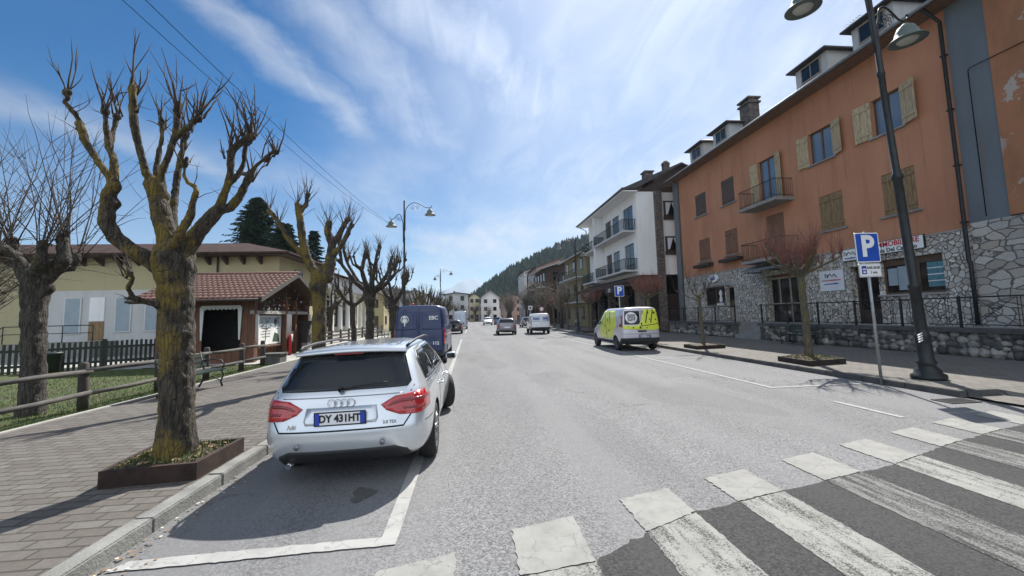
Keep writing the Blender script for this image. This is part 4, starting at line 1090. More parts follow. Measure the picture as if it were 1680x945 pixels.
for (xa, xb, za, mt) in ((-22.46, -21.71, 1.36, 'silver_blue_paint'), (-19.85, -19.12, 1.40, 'silver_blue_paint'), (-18.3, -17.55, 1.4, 'silver_blue_paint'), (-16.6, -15.85, 1.4, 'silver_blue_paint')):
    m = MB(); m.box(xa, xb, 25.86, 25.898, za, 3.28)
    for z in [za + i*.16 for i in range(1, int((3.2-za)/.16)+1)]: m.box(xa+.04, xb-.04, 25.853, 25.859, z, z+.012)
    wn = m.build('shutter', 'paper', hl); m = MB()
    for a, b, c, d in ((xa-.07, xa-.001, za-.06, 3.34), (xb+.001, xb+.07, za-.06, 3.34), (xa, xb, 3.283, 3.34), (xa, xb, za-.06, za-.003)): m.box(a, b, 25.85, 25.897, c, d)
    m.build('shutter_frame', 'sign_grey', wn)
m = MB(); m.box(-21.22, -20.45, 25.86, 25.898, .92, 1.98); m.build('door', 'shutter_tan', hl)
m = MB(); m.box(-21.22, -20.45, 25.85, 25.898, 1.985, 3.32); m.build('door_panel', 'white_wall', hl)
m = MB(); m.box(-24.0, -19.7, 24.3, 25.9, 0, .88)
for i in range(4): m.box(-24.32-.3*i, -24.0-.3*i, 24.3, 25.9, 0, .88-.2*(i+1))
m.build('landing', 'concrete', hl)
m = MB(); P_ = [(-25.4, 24.35, .8), (-24.0, 24.35, 1.78), (-19.75, 24.35, 1.78)]
m.tube(P_, .025, 6); m.tube([(p[0], p[1], p[2]-.4) for p in P_], .02, 6)
for x in (-24.0, -22.5, -21.2, -19.75): m.tube([(x, 24.35, .85), (x, 24.35, 1.78)], .022, 6)
m.build('handrail', 'iron', hl)
m = MB(); m.box(-11.198, -11.15, 28.2, 29.4, 3.6, 5.0); sw2 = m.build('window', 'frame_wood', hl); m = MB(); m.box(-11.148, -11.14, 28.3, 29.3, 3.7, 5.0); m.build('pane', 'sky_glass', sw2)

# ------------------------------------------------------------------ timber kiosk with a tiled roof
kk = thing('timber_kiosk', 'reddish timber kiosk with a terracotta tiled roof, hanging decorations and a curtained opening', 'kiosk', (-8.7, 17.9, 0))
KX0, KX1, KY0, KY1 = -12.3, -8.75, 17.95, 23.7
m = MB(); m.use('shed_wood')
def planks_y(mb, x0, x1, y, z0, z1, th=.05, pw=.14):   # wall facing -y made of upright boards
    n_ = max(1, round((x1-x0)/pw))
    for i in range(n_): mb.box(x0+(x1-x0)*i/n_+.004, x0+(x1-x0)*(i+1)/n_-.004, y-(.004 if i % 2 else 0), y+th, z0, z1)
def planks_x(mb, x, y0, y1, z0, z1, th=.05, pw=.14):
    n_ = max(1, round((y1-y0)/pw))
    for i in range(n_): mb.box(x-th, x+(.004 if i % 2 else 0), y0+(y1-y0)*i/n_+.004, y0+(y1-y0)*(i+1)/n_-.004, z0, z1)
planks_y(m, KX0, -10.6, KY0, .13, 2.7); planks_y(m, -10.6, -9.15, KY0, .13, .62); planks_y(m, -10.6, -9.15, KY0, 2.3, 2.7); planks_y(m, -9.15, KX1, KY0, .13, 2.7)
m.box(KX0, KX1, KY1-.05, KY1, .13, 2.7); m.box(KX0, KX0+.05, KY0+.06, KY1-.06, .13, 2.7)
m.build('wall', None, kk)
# long side facing the street is set back under the gable
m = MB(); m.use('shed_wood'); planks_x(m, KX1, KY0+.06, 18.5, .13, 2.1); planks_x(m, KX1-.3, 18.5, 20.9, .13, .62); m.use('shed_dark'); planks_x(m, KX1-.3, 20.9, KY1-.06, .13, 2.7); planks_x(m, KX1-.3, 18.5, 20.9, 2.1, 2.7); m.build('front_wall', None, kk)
m = MB(); m.box(-12.2, -9.1, 19.2, 19.25, .2, 2.6); m.build('interior', 'interior', kk)
for y in (18.0, 20.9, 22.0, 23.6): m = MB(); m.box(KX1-.02, KX1+.14, y-.08, y+.08, .13, 2.75); m.build('post', 'shed_wood', kk)
m = MB(); m.box(KX1-.04, KX1+.12, 17.9, 23.75, 2.06, 2.2); m.build('tie_beam', 'concrete_light', kk)
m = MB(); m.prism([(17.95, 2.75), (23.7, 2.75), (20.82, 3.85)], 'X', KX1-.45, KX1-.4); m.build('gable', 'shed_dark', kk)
# barge boards
m = MB()
for (ya, yb) in ((17.3, 20.82), (24.35, 20.82)):
    v = [(ya, 2.50), (ya, 2.68), (yb, 3.98), (yb, 3.80)]; m.prism(v, 'X', KX1+.62, KX1+.68)
m.build('barge_board', 'rail_wood', kk)
# tiled roof: ridge along x, waves of tiles down each slope
m = MB()
def tiled(mb, x0, x1, ya, za, yb, zb, pitch=.21, amp=.035, course=.36):
    L_ = math.hypot(yb-ya, zb-za); nc = int(L_/course); nx_ = int((x1-x0)/pitch)*6
    dy, dz = (yb-ya)/L_, (zb-za)/L_
    for c in range(nc+1):
        t0 = c*course; t1 = min(L_, t0+course+.03)
        if t0 >= L_-.02: break
        A, B = [], []
        for i in range(nx_+1):
            x = x0+(x1-x0)*i/nx_; h = amp*abs(math.sin(math.pi*(x-x0)/pitch))*1.6
            A.append(mb.bm.verts.new((x, ya+dy*t0, za+dz*t0+h+.035))); B.append(mb.bm.verts.new((x, ya+dy*t1, za+dz*t1+h+.002)))
        for i in range(nx_): mb.face([A[i], A[i+1], B[i+1], B[i]], True)
        C_ = [mb.bm.verts.new((v.co.x, v.co.y, v.co.z-.045)) for v in A]
        for i in range(nx_): mb.face([A[i], C_[i], C_[i+1], A[i+1]])
tiled(m, -12.9, KX1+.66, 17.25, 2.64, 20.82, 3.96); tiled(m, -12.9, KX1+.66, 24.4, 2.64, 20.82, 3.96)
rf = m.build('roof', 'tiles', kk, fix=False)
m = MB(); m.tube([(-12.9, 20.82, 3.98), (KX1+.68, 20.82, 3.98)], .10, 8); m.build('ridge_tile', 'tiles', rf)
m = MB(); m.prism([(17.27, 2.52), (17.27, 2.62), (20.82, 3.93), (20.82, 3.82)], 'X', -12.85, KX1+.6); m.prism([(24.38, 2.52), (24.38, 2.62), (20.82, 3.93), (20.82, 3.82)], 'X', -12.85, KX1+.6); m.build('roof_deck', 'shed_dark', rf)
m = MB(); m.tube([(-12.9, 17.2, 2.60), (KX1+.6, 17.2, 2.60)], .055, 6); m.build('gutter', 'dark_brown', rf)
# pale valance round the opening
m = MB()
for x0_, x1_ in ((-10.68, -10.52), (-9.25, -9.09)):
    m.prism([(x0_, 2.36), (x1_, 2.36), ((x0_+x1_)/2+.02, 1.05), ((x0_+x1_)/2-.03, 1.05)], 'Y', KY0-.06, KY0-.03)
n_ = 26
for i in range(n_): x = -10.62+1.48*i/n_; m.box(x, x+.05, KY0-.065, KY0-.03, 2.27+.03*math.sin(i*2.3), 2.42)
m.build('valance', 'sign_grey', kk)
# hanging straw and white decorations along the gable
m = MB(); r = random.Random(9)
m.use('sign_grey')
for y in (18.0, 20.9, 21.15, 23.6):
    n2 = 5
    for i in range(n2): m.prism([(y-.05+.03*i, 2.05), (y+.0+.03*i, 2.05), (y-.02+.03*i, .85+.25*r.random())], 'X', KX1+.15+.012*i, KX1+.16+.012*i)
for i in range(230):
    u = r.random(); y = 18.4 + 5.0*u; z = 2.1 + r.random()*(.25+1.2*(1-abs(u-.5)*2)) * (1 if r.random() < .8 else .4)
    m.use('gold' if abs(u-.5) < .16 and r.random() < .7 else ('sign_grey' if r.random() < .6 else 'hedge'))
    s_ = r.uniform(.03, .09); p = Vector((KX1+r.uniform(.14, .3), y, z))
    m.poly([p+Vector((0, r.uniform(-s_, s_), r.uniform(-s_, s_))) for _ in range(3)])
m.build('decoration', None, kk, fix=False)
m = MB(); m.box(KX1-.3, KX1+.02, 18.55, 20.85, .64, .70); m.build('shelf', 'shed_wood', kk)
# notice board with a map, standing in the kiosk front
nb_ = thing('notice_board', 'large pale notice board with a town map at the front of the timber kiosk', 'notice board', (KX1, 19.7, .7))
m = MB(); m.use('galv'); m.box(KX1-.12, KX1-.06, 18.6, 20.8, .70, 2.02); m.use('paper_white'); m.box(KX1-.059, KX1-.05, 18.66, 20.74, .75, 1.97); m.build('board', None, nb_)
m = MB(); X_ = KX1-.045; r = random.Random(4); m.use('paper'); m.box(X_-.003, X_, 18.72, 20.68, 1.5, 1.93)
m.use('ink')
for i in range(26): y = r.uniform(18.8, 20.5); z = r.uniform(1.35, 1.9); m.box(X_, X_+.003, y, y+r.uniform(.03, .2), z, z+r.uniform(.01, .05))
for q in range(4):
    c = (20.2, 1.72); m.tube([(X_+.002, c[0]+.16*math.cos(a*math.pi/8+q*.4)*(1-.2*q), c[1]+.16*math.sin(a*math.pi/8)*(1-.2*q)) for a in range(13)], .012, 4, cap=False)
m.tube([(X_+.003, 19.25, 1.9), (X_+.003, 19.3, 1.5), (X_+.003, 19.25, .9)], .01, 4)
for z in (1.45, 1.32, 1.2, 1.08): m.box(X_, X_+.003, 18.95, 19.7, z, z+.018)
m.use('hedge'); m.poly([(X_+.001, 19.9, .85), (X_+.001, 20.6, .8), (X_+.001, 20.5, 1.15), (X_+.001, 20.1, 1.25)])
m.build('map', None, nb_)
# small red post, wall box and dark payphone beside it
m = MB(); m.use('ink_red'); m.lathe([(0, .13), (.07, .13), (.07, 1.0), (.05, 1.1), (0, 1.12)], (KX1+.25, 21.05, 0), seg=10); tag(m.build('red_bollard', None, None, (KX1+.25, 21.05, .13)), 'slim red post at the right end of the notice board', 'bollard')
m = MB(); m.use('post_wood'); m.box(KX1-.02, KX1+.1, 21.35, 21.8, .55, 1.25); m.use('paper_white'); m.box(KX1+.101, KX1+.11, 21.42, 21.73, .75, 1.1); tag(m.build('notice_box', None, None, (KX1, 21.6, .55)), 'small wooden notice box with a white sheet in the kiosk front', 'notice box')
ph = thing('payphone', 'dark public telephone on a grey pedestal in front of the kiosk', 'payphone', (KX1+.4, 22.6, .13))
m = MB(); m.box(KX1+.25, KX1+.55, 22.45, 22.75, .13, .62); m.build('pedestal', 'galv', ph)
m = MB(); m.box(KX1+.2, KX1+.55, 22.4, 22.8, .62, 1.55); m.prism([(22.3, 1.55), (22.9, 1.55), (22.85, 1.72), (22.35, 1.72)], 'X', KX1+.1, KX1+.75); m.build('housing', 'plastic', ph)
m = MB(); m.box(KX1+.56, KX1+.58, 22.5, 22.7, 1.0, 1.3); m.build('keypad', 'galv', ph)
m = MB(); m.box(-8.0, -7.35, 17.3, 17.9, .13, .45); m.box(-8.05, -7.3, 17.25, 17.95, .454, .50); tag(m.build('stone_block', 'kerb_dark', None, (-7.7, 17.6, .13)), 'low dark stone block at the end of the rail fence', 'stone block')

# ------------------------------------------------------------------ rail fence along the lawn
ff = thing('rail_fence', 'rustic fence of dark posts and pale round rails along the lawn', 'fence', (-7.5, 9, .1))
py = [1.1, 3.1, 5.1, 7.1, 9.2, 11.25, 13.2, 15.15, 16.7]; r = random.Random(6)
for i, y in enumerate(py):
    m = MB(); x = -7.55 - .02*(y-9); lean = r.uniform(-.03, .03)
    m.tube([(x, y, .05), (x+lean*.5, y, .5), (x+lean, y, 1.0), (x+lean, y, 1.04)], [.088, .083, .08, .055], 10); m.build('post', 'post_wood', ff)
for a, b in zip(py, py[1:]):
    for z in (.86, .43):
        m = MB(); xa, xb = -7.55-.02*(a-9), -7.55-.02*(b-9); dz = r.uniform(-.02, .02)
        m.tube([(xa+.05, a-.08, z+dz), ((xa+xb)/2+.06, (a+b)/2, z+r.uniform(-.02, .02)), (xb+.05, b+.08, z-dz)], [.042, .047, .044], 9); m.build('rail', 'rail_wood', ff)
# picket fence in front of the hall
pf = thing('picket_fence', 'dark picket fence between the lawn and the yellow hall', 'fence', (-15.5, 16.4, .1))
a0 = Vector((-22.5, 12.2, 0)); a1 = Vector((-12.6, 19.3, 0)); D = (a1-a0); n_ = int(D.length/.145); ang = math.atan2(D.y, D.x); q = Matrix.Rotation(ang, 3, 'Z')
m = MB(); r = random.Random(8)
for i in range(n_):
    p = a0 + D*(i+.5)/n_; m.obox((p.x, p.y, .62 + r.uniform(-.015, .015)), (.085, .022, 1.05), q)
m.build('pickets', 'picket', pf)
m = MB(); nrm = Vector((-D.y, D.x, 0)).normalized()
for z in (.35, .9): c = a0 + D/2 + nrm*.03; m.obox((c.x, c.y, z), (D.length, .03, .09), q)
m.build('rail', 'picket', pf)
for i in range(7):
    m = MB(); p = a0 + D*i/6 + nrm*.07; m.obox((p.x, p.y, .62), (.13, .13, 1.2), q); m.build('post', 'picket', pf)
m = MB(); c = a0 + D/2 + nrm*3.6; m.obox((c.x, c.y, .1), (D.length+2, 6.0, .12), q)
tag(m.build('light_paving', 'concrete_light'), kind='structure')
for i, (u) in enumerate((.32, .72)):
    m = MB(); p = a0 + D*u - nrm*.4; m.lathe([(0, .1), (.28, .1), (.33, .75), (.36, .78), (.33, .82), (0, .82)], (p.x, p.y, 0), seg=14)
    tag(m.build('litter_bin', 'iron_green', None, (p.x, p.y, .1)), ['dark barrel shaped bin before the picket fence, behind the leafless tree', 'dark barrel shaped bin before the picket fence, next to the kiosk'][i], 'bin')

# ------------------------------------------------------------------ benches
def bench(name, label, loc, rz, slat='iron_green', group=None):
    # long axis x, faces -y
    t_ = thing(name, label, 'bench', (0, 0, 0), 0, group)
    m = MB()
    for i in range(4): m.box(-.85, .85, -.42+i*.115, -.33+i*.115, .42, .455)
    m.build('seat', slat, t_)
    m = MB(); 
    for i in range(3): m.obox((0, .09+i*.028, .56+i*.12), (1.7, .028, .085), Matrix.Rotation(R(-14), 3, 'X'))
    m.build('backrest', slat, t_)
    for sx in (-.72, .72):
        m = MB()
        m.tube([(sx, -.40, .01), (sx, -.36, .12), (sx, -.42, .30), (sx, -.38, .42)], [.026, .02, .02, .024], 7)
        m.tube([(sx, .16, .01), (sx, .08, .15), (sx, .04, .40), (sx, .17, .90)], [.026, .02, .024, .018], 7)
        m.tube([(sx, -.40, .41), (sx, .05, .41)], .02, 6); m.tube([(sx, -.36, .15), (sx, -.15, .26), (sx, .09, .15)], .014, 6)
        m.build('leg', 'iron', t_)
        m = MB(); m.tube([(sx, -.38, .43), (sx, -.43, .55), (sx, -.36, .66), (sx, -.2, .69), (sx, .1, .66)], .017, 6); m.build('armrest', 'iron', t_)
    t_.location = loc; t_.rotation_euler = (0, 0, rz); return t_
bench('park_bench', 'green slatted park bench with curled iron armrests behind the mossy pollard', (-6.75, 10.95, .12), R(90))
bench('park_bench', 'dark bench in the shade before the boulder wall on the right pavement', (14.7, 17.6, .12), R(-90))
bench('park_bench', 'dark bench on the left pavement beyond the kiosk, nearer one', (-6.6, 28.5, .12), R(90))
bench('park_bench', 'dark bench on the left pavement beyond the kiosk, farther one', (-6.6, 32.2, .12), R(90))
# low dark rail fence beyond the kiosk
lf = thing('low_fence', 'low dark timber fence beyond the kiosk in front of the columned building', 'fence', (-9.3, 30, .1))
for z in (.38, .62, .86):
    m = MB(); m.box(-9.34, -9.28, 25.5, 46, z, z+.1); m.build('rail', 'post_wood', lf)
for i in range(11): m = MB(); m.box(-9.37, -9.25, 25.5+2.04*i, 25.62+2.04*i, .05, 1.05); m.build('post', 'post_wood', lf)
# columned cream building
cb = thing('columned_building', 'cream building with a row of tall white columns beyond the kiosk', 'building', (-15, 36, 0))
m = MB(); m.box(-24, -15.8, 36, 62, 0, 6.3); m.build('wall', 'cream_wall', cb)
m = MB(); m.box(-15.9, -13.6, 35.6, 62.4, 4.9, 6.2); m.build('entablature', 'white_wall', cb)
m = MB(); m.box(-15.8, -13.4, 35.4, 62.5, 0, .35); m.build('base', 'concrete_light', cb)
for i in range(10):
    m = MB(); y = 36.2+2.85*i; m.lathe([(.34, .35), (.34, .45), (.25, .52), (.23, 2.6), (.21, 4.6), (.32, 4.75), (.32, 4.9)], (-14.1, y, 0), seg=14); m.build('column', 'white_trim', cb)
for i in range(9):
    m = MB(); y = 37.2+2.85*i; m.box(-15.797, -15.74, y, y+1.1, .9, 3.9); wn = m.build('window', 'frame_wood', cb); m = MB(); m.box(-15.738, -15.73, y+.1, y+1.0, 1.0, 3.8); m.build('pane', 'dark_glass', wn)
m = MB(); A = [m.bm.verts.new(p) for p in ((-25, 35, 6.2), (-13, 35, 6.2), (-13, 63, 6.2), (-25, 63, 6.2), (-19, 40, 8.4), (-19, 58, 8.4))]
for q in ((0,1,4), (1,2,5,4), (2,3,5), (3,0,4,5)): m.face([A[i] for i in q])
m.build('roof', 'roof_brown', cb)
house('yellow_cottage', 'small yellow house glimpsed between the left trunks', -19, -13.5, 68, 78, 5.2, 'yellow_wall', 'roof_brown', floors=2, gable=1.6)
# low hedge
m = MB(); r = random.Random(31)
for i in range(5000):
    p = Vector((-8.4+r.uniform(-.45, .45), 47+r.uniform(0, 16), .1+r.random()*1.0)); s_ = .07
    m.poly([p+Vector((r.uniform(-s_, s_), r.uniform(-s_, s_), r.uniform(-s_, s_))) for _ in range(3)])
tag(m.build('hedge', 'hedge', None, (-8.4, 55, .1), fix=False), 'clipped green hedge on the left beyond the benches', 'hedge')

# ================================================================== trees
HERO_LIMBS = [
  [(0.0, 0.0, -0.04, 0.281), (0.0, 0.0, 0.15, 0.242), (0.0, 0.0, 0.5, 0.215), (-0.03, 0.0, 1.2, 0.204), (-0.07, 0.0, 2.0, 0.209), (-0.11, 0.0, 2.4, 0.234), (-0.13, 0.0, 2.65, 0.25)] ,
  [(-0.3, 0.0, 2.49, 0.14), (-0.44, -0.05, 2.63, 0.117), (-0.58, -0.1, 2.72, 0.109), (-0.74, -0.15, 2.86, 0.117), (-0.82, -0.2, 3.05, 0.117), (-0.83, -0.2, 3.26, 0.105), (-0.82, -0.2, 3.44, 0.101), (-0.76, -0.2, 3.54, 0.094)] ,
  [(-0.76, -0.2, 3.54, 0.07), (-0.82, -0.25, 3.69, 0.066), (-0.91, -0.3, 3.86, 0.058), (-1.03, -0.35, 4.11, 0.074), (-1.06, -0.35, 4.25, 0.07), (-1.09, -0.35, 4.33, 0.047), (-1.12, -0.4, 4.43, 0.039), (-1.24, -0.4, 4.56, 0.043), (-1.2, -0.4, 4.62, 0.039), (-1.22, -0.4, 4.72, 0.039)] ,
  [(-0.76, -0.2, 3.54, 0.078), (-0.81, -0.15, 3.77, 0.07), (-0.82, -0.15, 3.91, 0.062), (-0.93, -0.1, 4.1, 0.066), (-0.99, -0.1, 4.41, 0.043), (-0.99, -0.1, 4.62, 0.047)] ,
  [(-0.92, -0.1, 4.1, 0.055), (-0.97, 0.0, 4.37, 0.043), (-0.98, 0.05, 4.61, 0.047)] ,
  [(-0.13, 0.0, 2.65, 0.218), (-0.22, 0.0, 2.94, 0.156), (-0.3, 0.0, 3.17, 0.148), (-0.36, 0.0, 3.4, 0.14), (-0.4, 0.0, 3.61, 0.148)] ,
  [(-0.43, 0.0, 3.65, 0.094), (-0.46, -0.1, 3.76, 0.078), (-0.5, -0.15, 4.0, 0.07), (-0.53, -0.2, 4.24, 0.066), (-0.54, -0.25, 4.43, 0.07), (-0.55, -0.25, 4.58, 0.078), (-0.53, -0.3, 4.71, 0.062), (-0.53, -0.3, 4.84, 0.066)] ,
  [(-0.42, 0.05, 3.67, 0.078), (-0.51, 0.15, 3.92, 0.055), (-0.52, 0.2, 4.2, 0.047), (-0.53, 0.25, 4.44, 0.043), (-0.57, 0.3, 4.65, 0.062)] ,
  [(-0.36, 0.0, 3.65, 0.086), (-0.3, -0.05, 3.78, 0.066), (-0.18, -0.1, 4.05, 0.062), (-0.08, -0.15, 4.34, 0.058), (-0.04, -0.2, 4.59, 0.066), (-0.03, -0.2, 4.68, 0.055)] ,
  [(-0.15, -0.1, 4.2, 0.055), (-0.02, -0.15, 4.29, 0.051), (0.12, -0.2, 4.38, 0.055), (0.26, -0.25, 4.5, 0.047)] ,
  [(-0.26, 0.15, 3.01, 0.101), (-0.37, 0.3, 3.31, 0.078), (-0.42, 0.4, 3.63, 0.07), (-0.43, 0.45, 3.89, 0.066), (-0.44, 0.5, 4.13, 0.062), (-0.39, 0.5, 4.41, 0.055), (-0.39, 0.5, 4.61, 0.055)] ,
  [(-0.01, -0.15, 2.79, 0.109), (0.1, -0.25, 2.91, 0.086), (0.24, -0.3, 3.14, 0.07), (0.3, -0.35, 3.31, 0.058), (0.36, -0.4, 3.43, 0.055), (0.34, -0.4, 3.49, 0.043), (0.26, -0.4, 3.53, 0.035), (0.2, -0.4, 3.62, 0.035), (0.21, -0.4, 3.75, 0.031), (0.23, -0.4, 3.86, 0.039)] ,
  [(-0.06, 0.0, 2.65, 0.187), (0.05, 0.0, 2.81, 0.148), (0.18, 0.0, 3.0, 0.125), (0.28, 0.0, 3.13, 0.117), (0.39, 0.0, 3.27, 0.109)] ,
  [(0.39, 0.0, 3.27, 0.086), (0.54, -0.1, 3.5, 0.07), (0.62, -0.15, 3.7, 0.066), (0.65, -0.2, 3.86, 0.066), (0.64, -0.2, 4.01, 0.07), (0.73, -0.2, 4.12, 0.062), (0.82, -0.2, 4.2, 0.066), (0.91, -0.2, 4.27, 0.047)] ,
  [(0.42, 0.0, 3.27, 0.094), (0.5, 0.1, 3.34, 0.086), (0.59, 0.15, 3.5, 0.078), (0.65, 0.2, 3.72, 0.07), (0.71, 0.2, 3.86, 0.078), (0.78, 0.2, 3.98, 0.039), (0.91, 0.2, 4.11, 0.035), (1.04, 0.2, 4.22, 0.039)] ,
  [(0.64, -0.15, 3.61, 0.055), (0.68, -0.05, 3.77, 0.055), (0.71, 0.0, 3.92, 0.047), (0.72, 0.0, 4.14, 0.043), (0.76, 0.0, 4.32, 0.039)] ,
  [(0.68, 0.0, 3.8, 0.047), (0.71, 0.2, 3.83, 0.047)] ,
  [(-0.18, 0.0, 1.96, 0.094), (-0.19, -0.2, 2.0, 0.062), (-0.27, -0.3, 2.04, 0.055), (-0.32, -0.4, 2.08, 0.051), (-0.3, -0.5, 2.19, 0.043), (-0.22, -0.55, 2.31, 0.043), (-0.26, -0.55, 2.4, 0.047)] ,
  [(-0.32, -0.4, 2.07, 0.039), (-0.34, -0.5, 2.06, 0.027)] ,
]
HERO_KNOBS = [
  (-1.22,-0.40,4.72,5,0.55),
  (-1.09,-0.35,4.33,2,0.30),
  (-1.00,-0.10,4.62,6,0.60),
  (-0.98,0.05,4.63,7,0.55),
  (-0.53,-0.30,4.84,8,0.60),
  (-0.55,-0.25,4.58,3,0.35),
  (-0.57,0.30,4.65,9,0.50),
  (-0.05,-0.20,4.61,9,0.60),
  (0.26,-0.25,4.50,9,0.65),
  (-0.39,0.50,4.61,9,0.70),
  (0.12,-0.20,4.38,5,0.60),
  (0.91,-0.20,4.27,10,0.60),
  (0.82,-0.20,4.20,8,0.55),
  (0.69,-0.20,4.10,7,0.55),
  (0.76,0.00,4.32,7,0.60),
  (0.91,0.20,4.11,5,0.35),
  (1.04,0.20,4.22,7,0.40),
  (0.71,0.20,3.86,4,0.50),
  (-0.26,-0.55,2.40,7,0.35),
  (0.20,-0.40,3.81,4,0.35),
  (-0.77,-0.20,3.54,3,0.40),
  (0.65,-0.20,4.01,6,0.50),
  (-0.40,0.50,4.41,5,0.50),
]
EDGE_LIMBS = [
  [(-0.07, 0.0, -0.06, 0.383), (-0.07, 0.0, 0.22, 0.315), (-0.09, 0.0, 1.02, 0.289), (-0.15, 0.0, 1.94, 0.289), (-0.16, 0.0, 2.41, 0.323), (-0.16, 0.0, 2.71, 0.357)] ,
  [(-0.26, 0.0, 2.65, 0.255), (-0.4, -0.1, 3.0, 0.17), (-0.48, -0.2, 3.16, 0.17), (-0.59, -0.3, 3.26, 0.17)] ,
  [(-0.41, 0.0, 2.89, 0.17), (-0.76, 0.2, 3.22, 0.119), (-0.81, 0.2, 3.47, 0.128)] ,
  [(-0.05, 0.0, 2.65, 0.255), (0.13, 0.0, 2.83, 0.204), (0.39, -0.1, 3.05, 0.187), (0.35, -0.1, 3.35, 0.145), (0.33, -0.1, 3.49, 0.136)] ,
  [(-0.18, 0.2, 2.73, 0.212), (-0.33, 0.6, 2.96, 0.17), (-0.24, 0.8, 3.01, 0.153), (-0.17, 0.8, 3.24, 0.136)] ,
  [(-0.16, 0.0, 2.71, 0.212), (0.16, -0.3, 2.97, 0.145), (0.27, -0.4, 3.3, 0.119)] ,
]

ROWA = [
  [(0.03, 0.0, -0.06, 0.223), (0.06, 0.0, 0.44, 0.186), (0.06, 0.0, 1.39, 0.177), (0.07, 0.0, 2.35, 0.186), (0.1, 0.0, 2.76, 0.214)] ,
  [(0.07, 0.0, 2.76, 0.167), (-0.2, -0.05, 3.0, 0.121), (-0.34, -0.1, 3.32, 0.112), (-0.43, -0.1, 3.73, 0.102), (-0.51, -0.1, 4.31, 0.084), (-0.58, -0.1, 4.72, 0.079)] ,
  [(-0.29, -0.1, 3.24, 0.074), (-0.53, -0.3, 3.53, 0.065), (-0.72, -0.4, 3.79, 0.065), (-0.86, -0.5, 4.13, 0.056), (-1.11, -0.5, 4.45, 0.056)] ,
  [(-0.52, -0.1, 4.47, 0.065), (-0.4, 0.0, 4.75, 0.056), (-0.36, 0.0, 5.03, 0.056)] ,
  [(0.15, 0.0, 2.76, 0.186), (0.22, 0.1, 3.18, 0.14), (0.23, 0.2, 3.69, 0.112), (0.1, 0.2, 4.03, 0.093), (0.14, 0.2, 4.29, 0.084)] ,
  [(0.23, 0.2, 3.66, 0.093), (0.37, 0.3, 3.92, 0.084), (0.47, 0.4, 4.25, 0.065), (0.6, 0.4, 4.45, 0.065)] ,
  [(0.28, 0.1, 3.34, 0.084), (0.59, -0.1, 3.64, 0.065), (0.74, -0.1, 3.97, 0.056), (0.82, -0.1, 4.17, 0.056)] ,
]

def wander(r, p0, d, L_, n, curl=.15, up=0.0):
    pts = [Vector(p0)]; d = Vector(d).normalized()
    for i in range(n):
        d = (d + Vector((r.gauss(0, curl), r.gauss(0, curl), r.gauss(0, curl)+up))).normalized(); pts.append(pts[-1] + d*(L_/n))
    return pts
def shoot(mb, r, p, d, L_, r0, sub=.3, curl=.07, up=.02, seg=5):
    n = 5; pts = wander(r, p, d, L_, n, curl, up); mb.tube(pts, [r0*(1-.8*i/n) for i in range(n+1)], seg)
    if r.random() < sub and L_ > .25:
        for _ in range(r.choice((1, 1, 2))):
            k_ = r.randint(1, n-2); dd = (pts[k_+1]-pts[k_]).normalized() + Vector((r.uniform(-.8, .8), r.uniform(-.8, .8), r.uniform(0, .4)))
            sp = wander(r, pts[k_], dd, L_*r.uniform(.3, .55), 3, curl, up); mb.tube(sp, [r0*.55, r0*.45, r0*.32, r0*.15], 4)
def limb_object(name, limbs, parent, mat, voxel=.025, knobs=(), disp=.02, nz=3.5, dsize=.16, seed=0):
    mb = MB(); r = random.Random(seed)
    for L_ in limbs:
        pts = [Vector(p[:3]) for p in L_]; rs = [p[3] for p in L_]
        # densify
        P_, Q = [pts[0]], [rs[0]]
        for i in range(len(pts)-1):
            k_ = max(1, int((pts[i+1]-pts[i]).length/.12))
            for j in range(1, k_+1):
                t_ = j/k_; P_.append(pts[i].lerp(pts[i+1], t_)); Q.append((rs[i]*(1-t_)+rs[i+1]*t_) * (1+r.uniform(-.06, .09)))
        mb.tube(P_, Q, 12)
        for e, q in ((P_[0], Q[0]), (P_[-1], Q[-1])):
            for v in bmesh.ops.create_icosphere(mb.bm, subdivisions=2, radius=q*1.0)['verts']: v.co += e
    for x, y, z, q in knobs:
        for v in bmesh.ops.create_icosphere(mb.bm, subdivisions=2, radius=q)['verts']: v.co = Vector((v.co.x*r.uniform(.85, 1.1), v.co.y, v.co.z)) + Vector((x, y, z))
    o = mb.build(name, mat, parent, local=True)
    rm = o.modifiers.new('r', 'REMESH'); rm.mode = 'VOXEL'; rm.voxel_size = voxel
    tx = bpy.data.textures.new('bark', 'CLOUDS'); tx.noise_scale = dsize; tx.noise_depth = 3
    dm = o.modifiers.new('d', 'DISPLACE'); dm.texture = tx; dm.strength = disp*2; dm.mid_level = .5; dm.texture_coords = 'LOCAL'
    apply_mods(o)
    for p in o.data.polygons: p.use_smooth = True
    return o
# the big mossy pollard in the planter
pt = thing('pollarded_tree', 'big pollarded tree with yellow lichen bark in the rusty planter box', 'tree', (-3.8, 6.0, .12))
off = [[(x, y, z-.12, q*(.93 if i_ == 0 else (.78 if i_ in (1, 5, 12) else .66))) for x, y, z, q in L_] for i_, L_ in enumerate(HERO_LIMBS)]
limb_object('trunk', [off[0]], pt, 'bark_hero', .022, [(-.10, 0, 2.35, .235), (-.12, -.05, 2.5, .215)], .022, dsize=.13)
kn = [(x, y, z-.12-.03, .052 if z > 2.8 else .05) for x, y, z, n_, l_ in HERO_KNOBS] + [(-.42, 0, 3.5, .125), (-.36, .02, 3.35, .115), (.71, .2, 3.74, .06), (-.07, 0, 2.55, .18), (-.79, -.17, 3.45, .08), (-.8, -.18, 3.2, .10)]
limb_object('crown', off[1:], pt, 'bark_hero', .02, kn, .016, dsize=.1)
tw = MB(); r = random.Random(17)
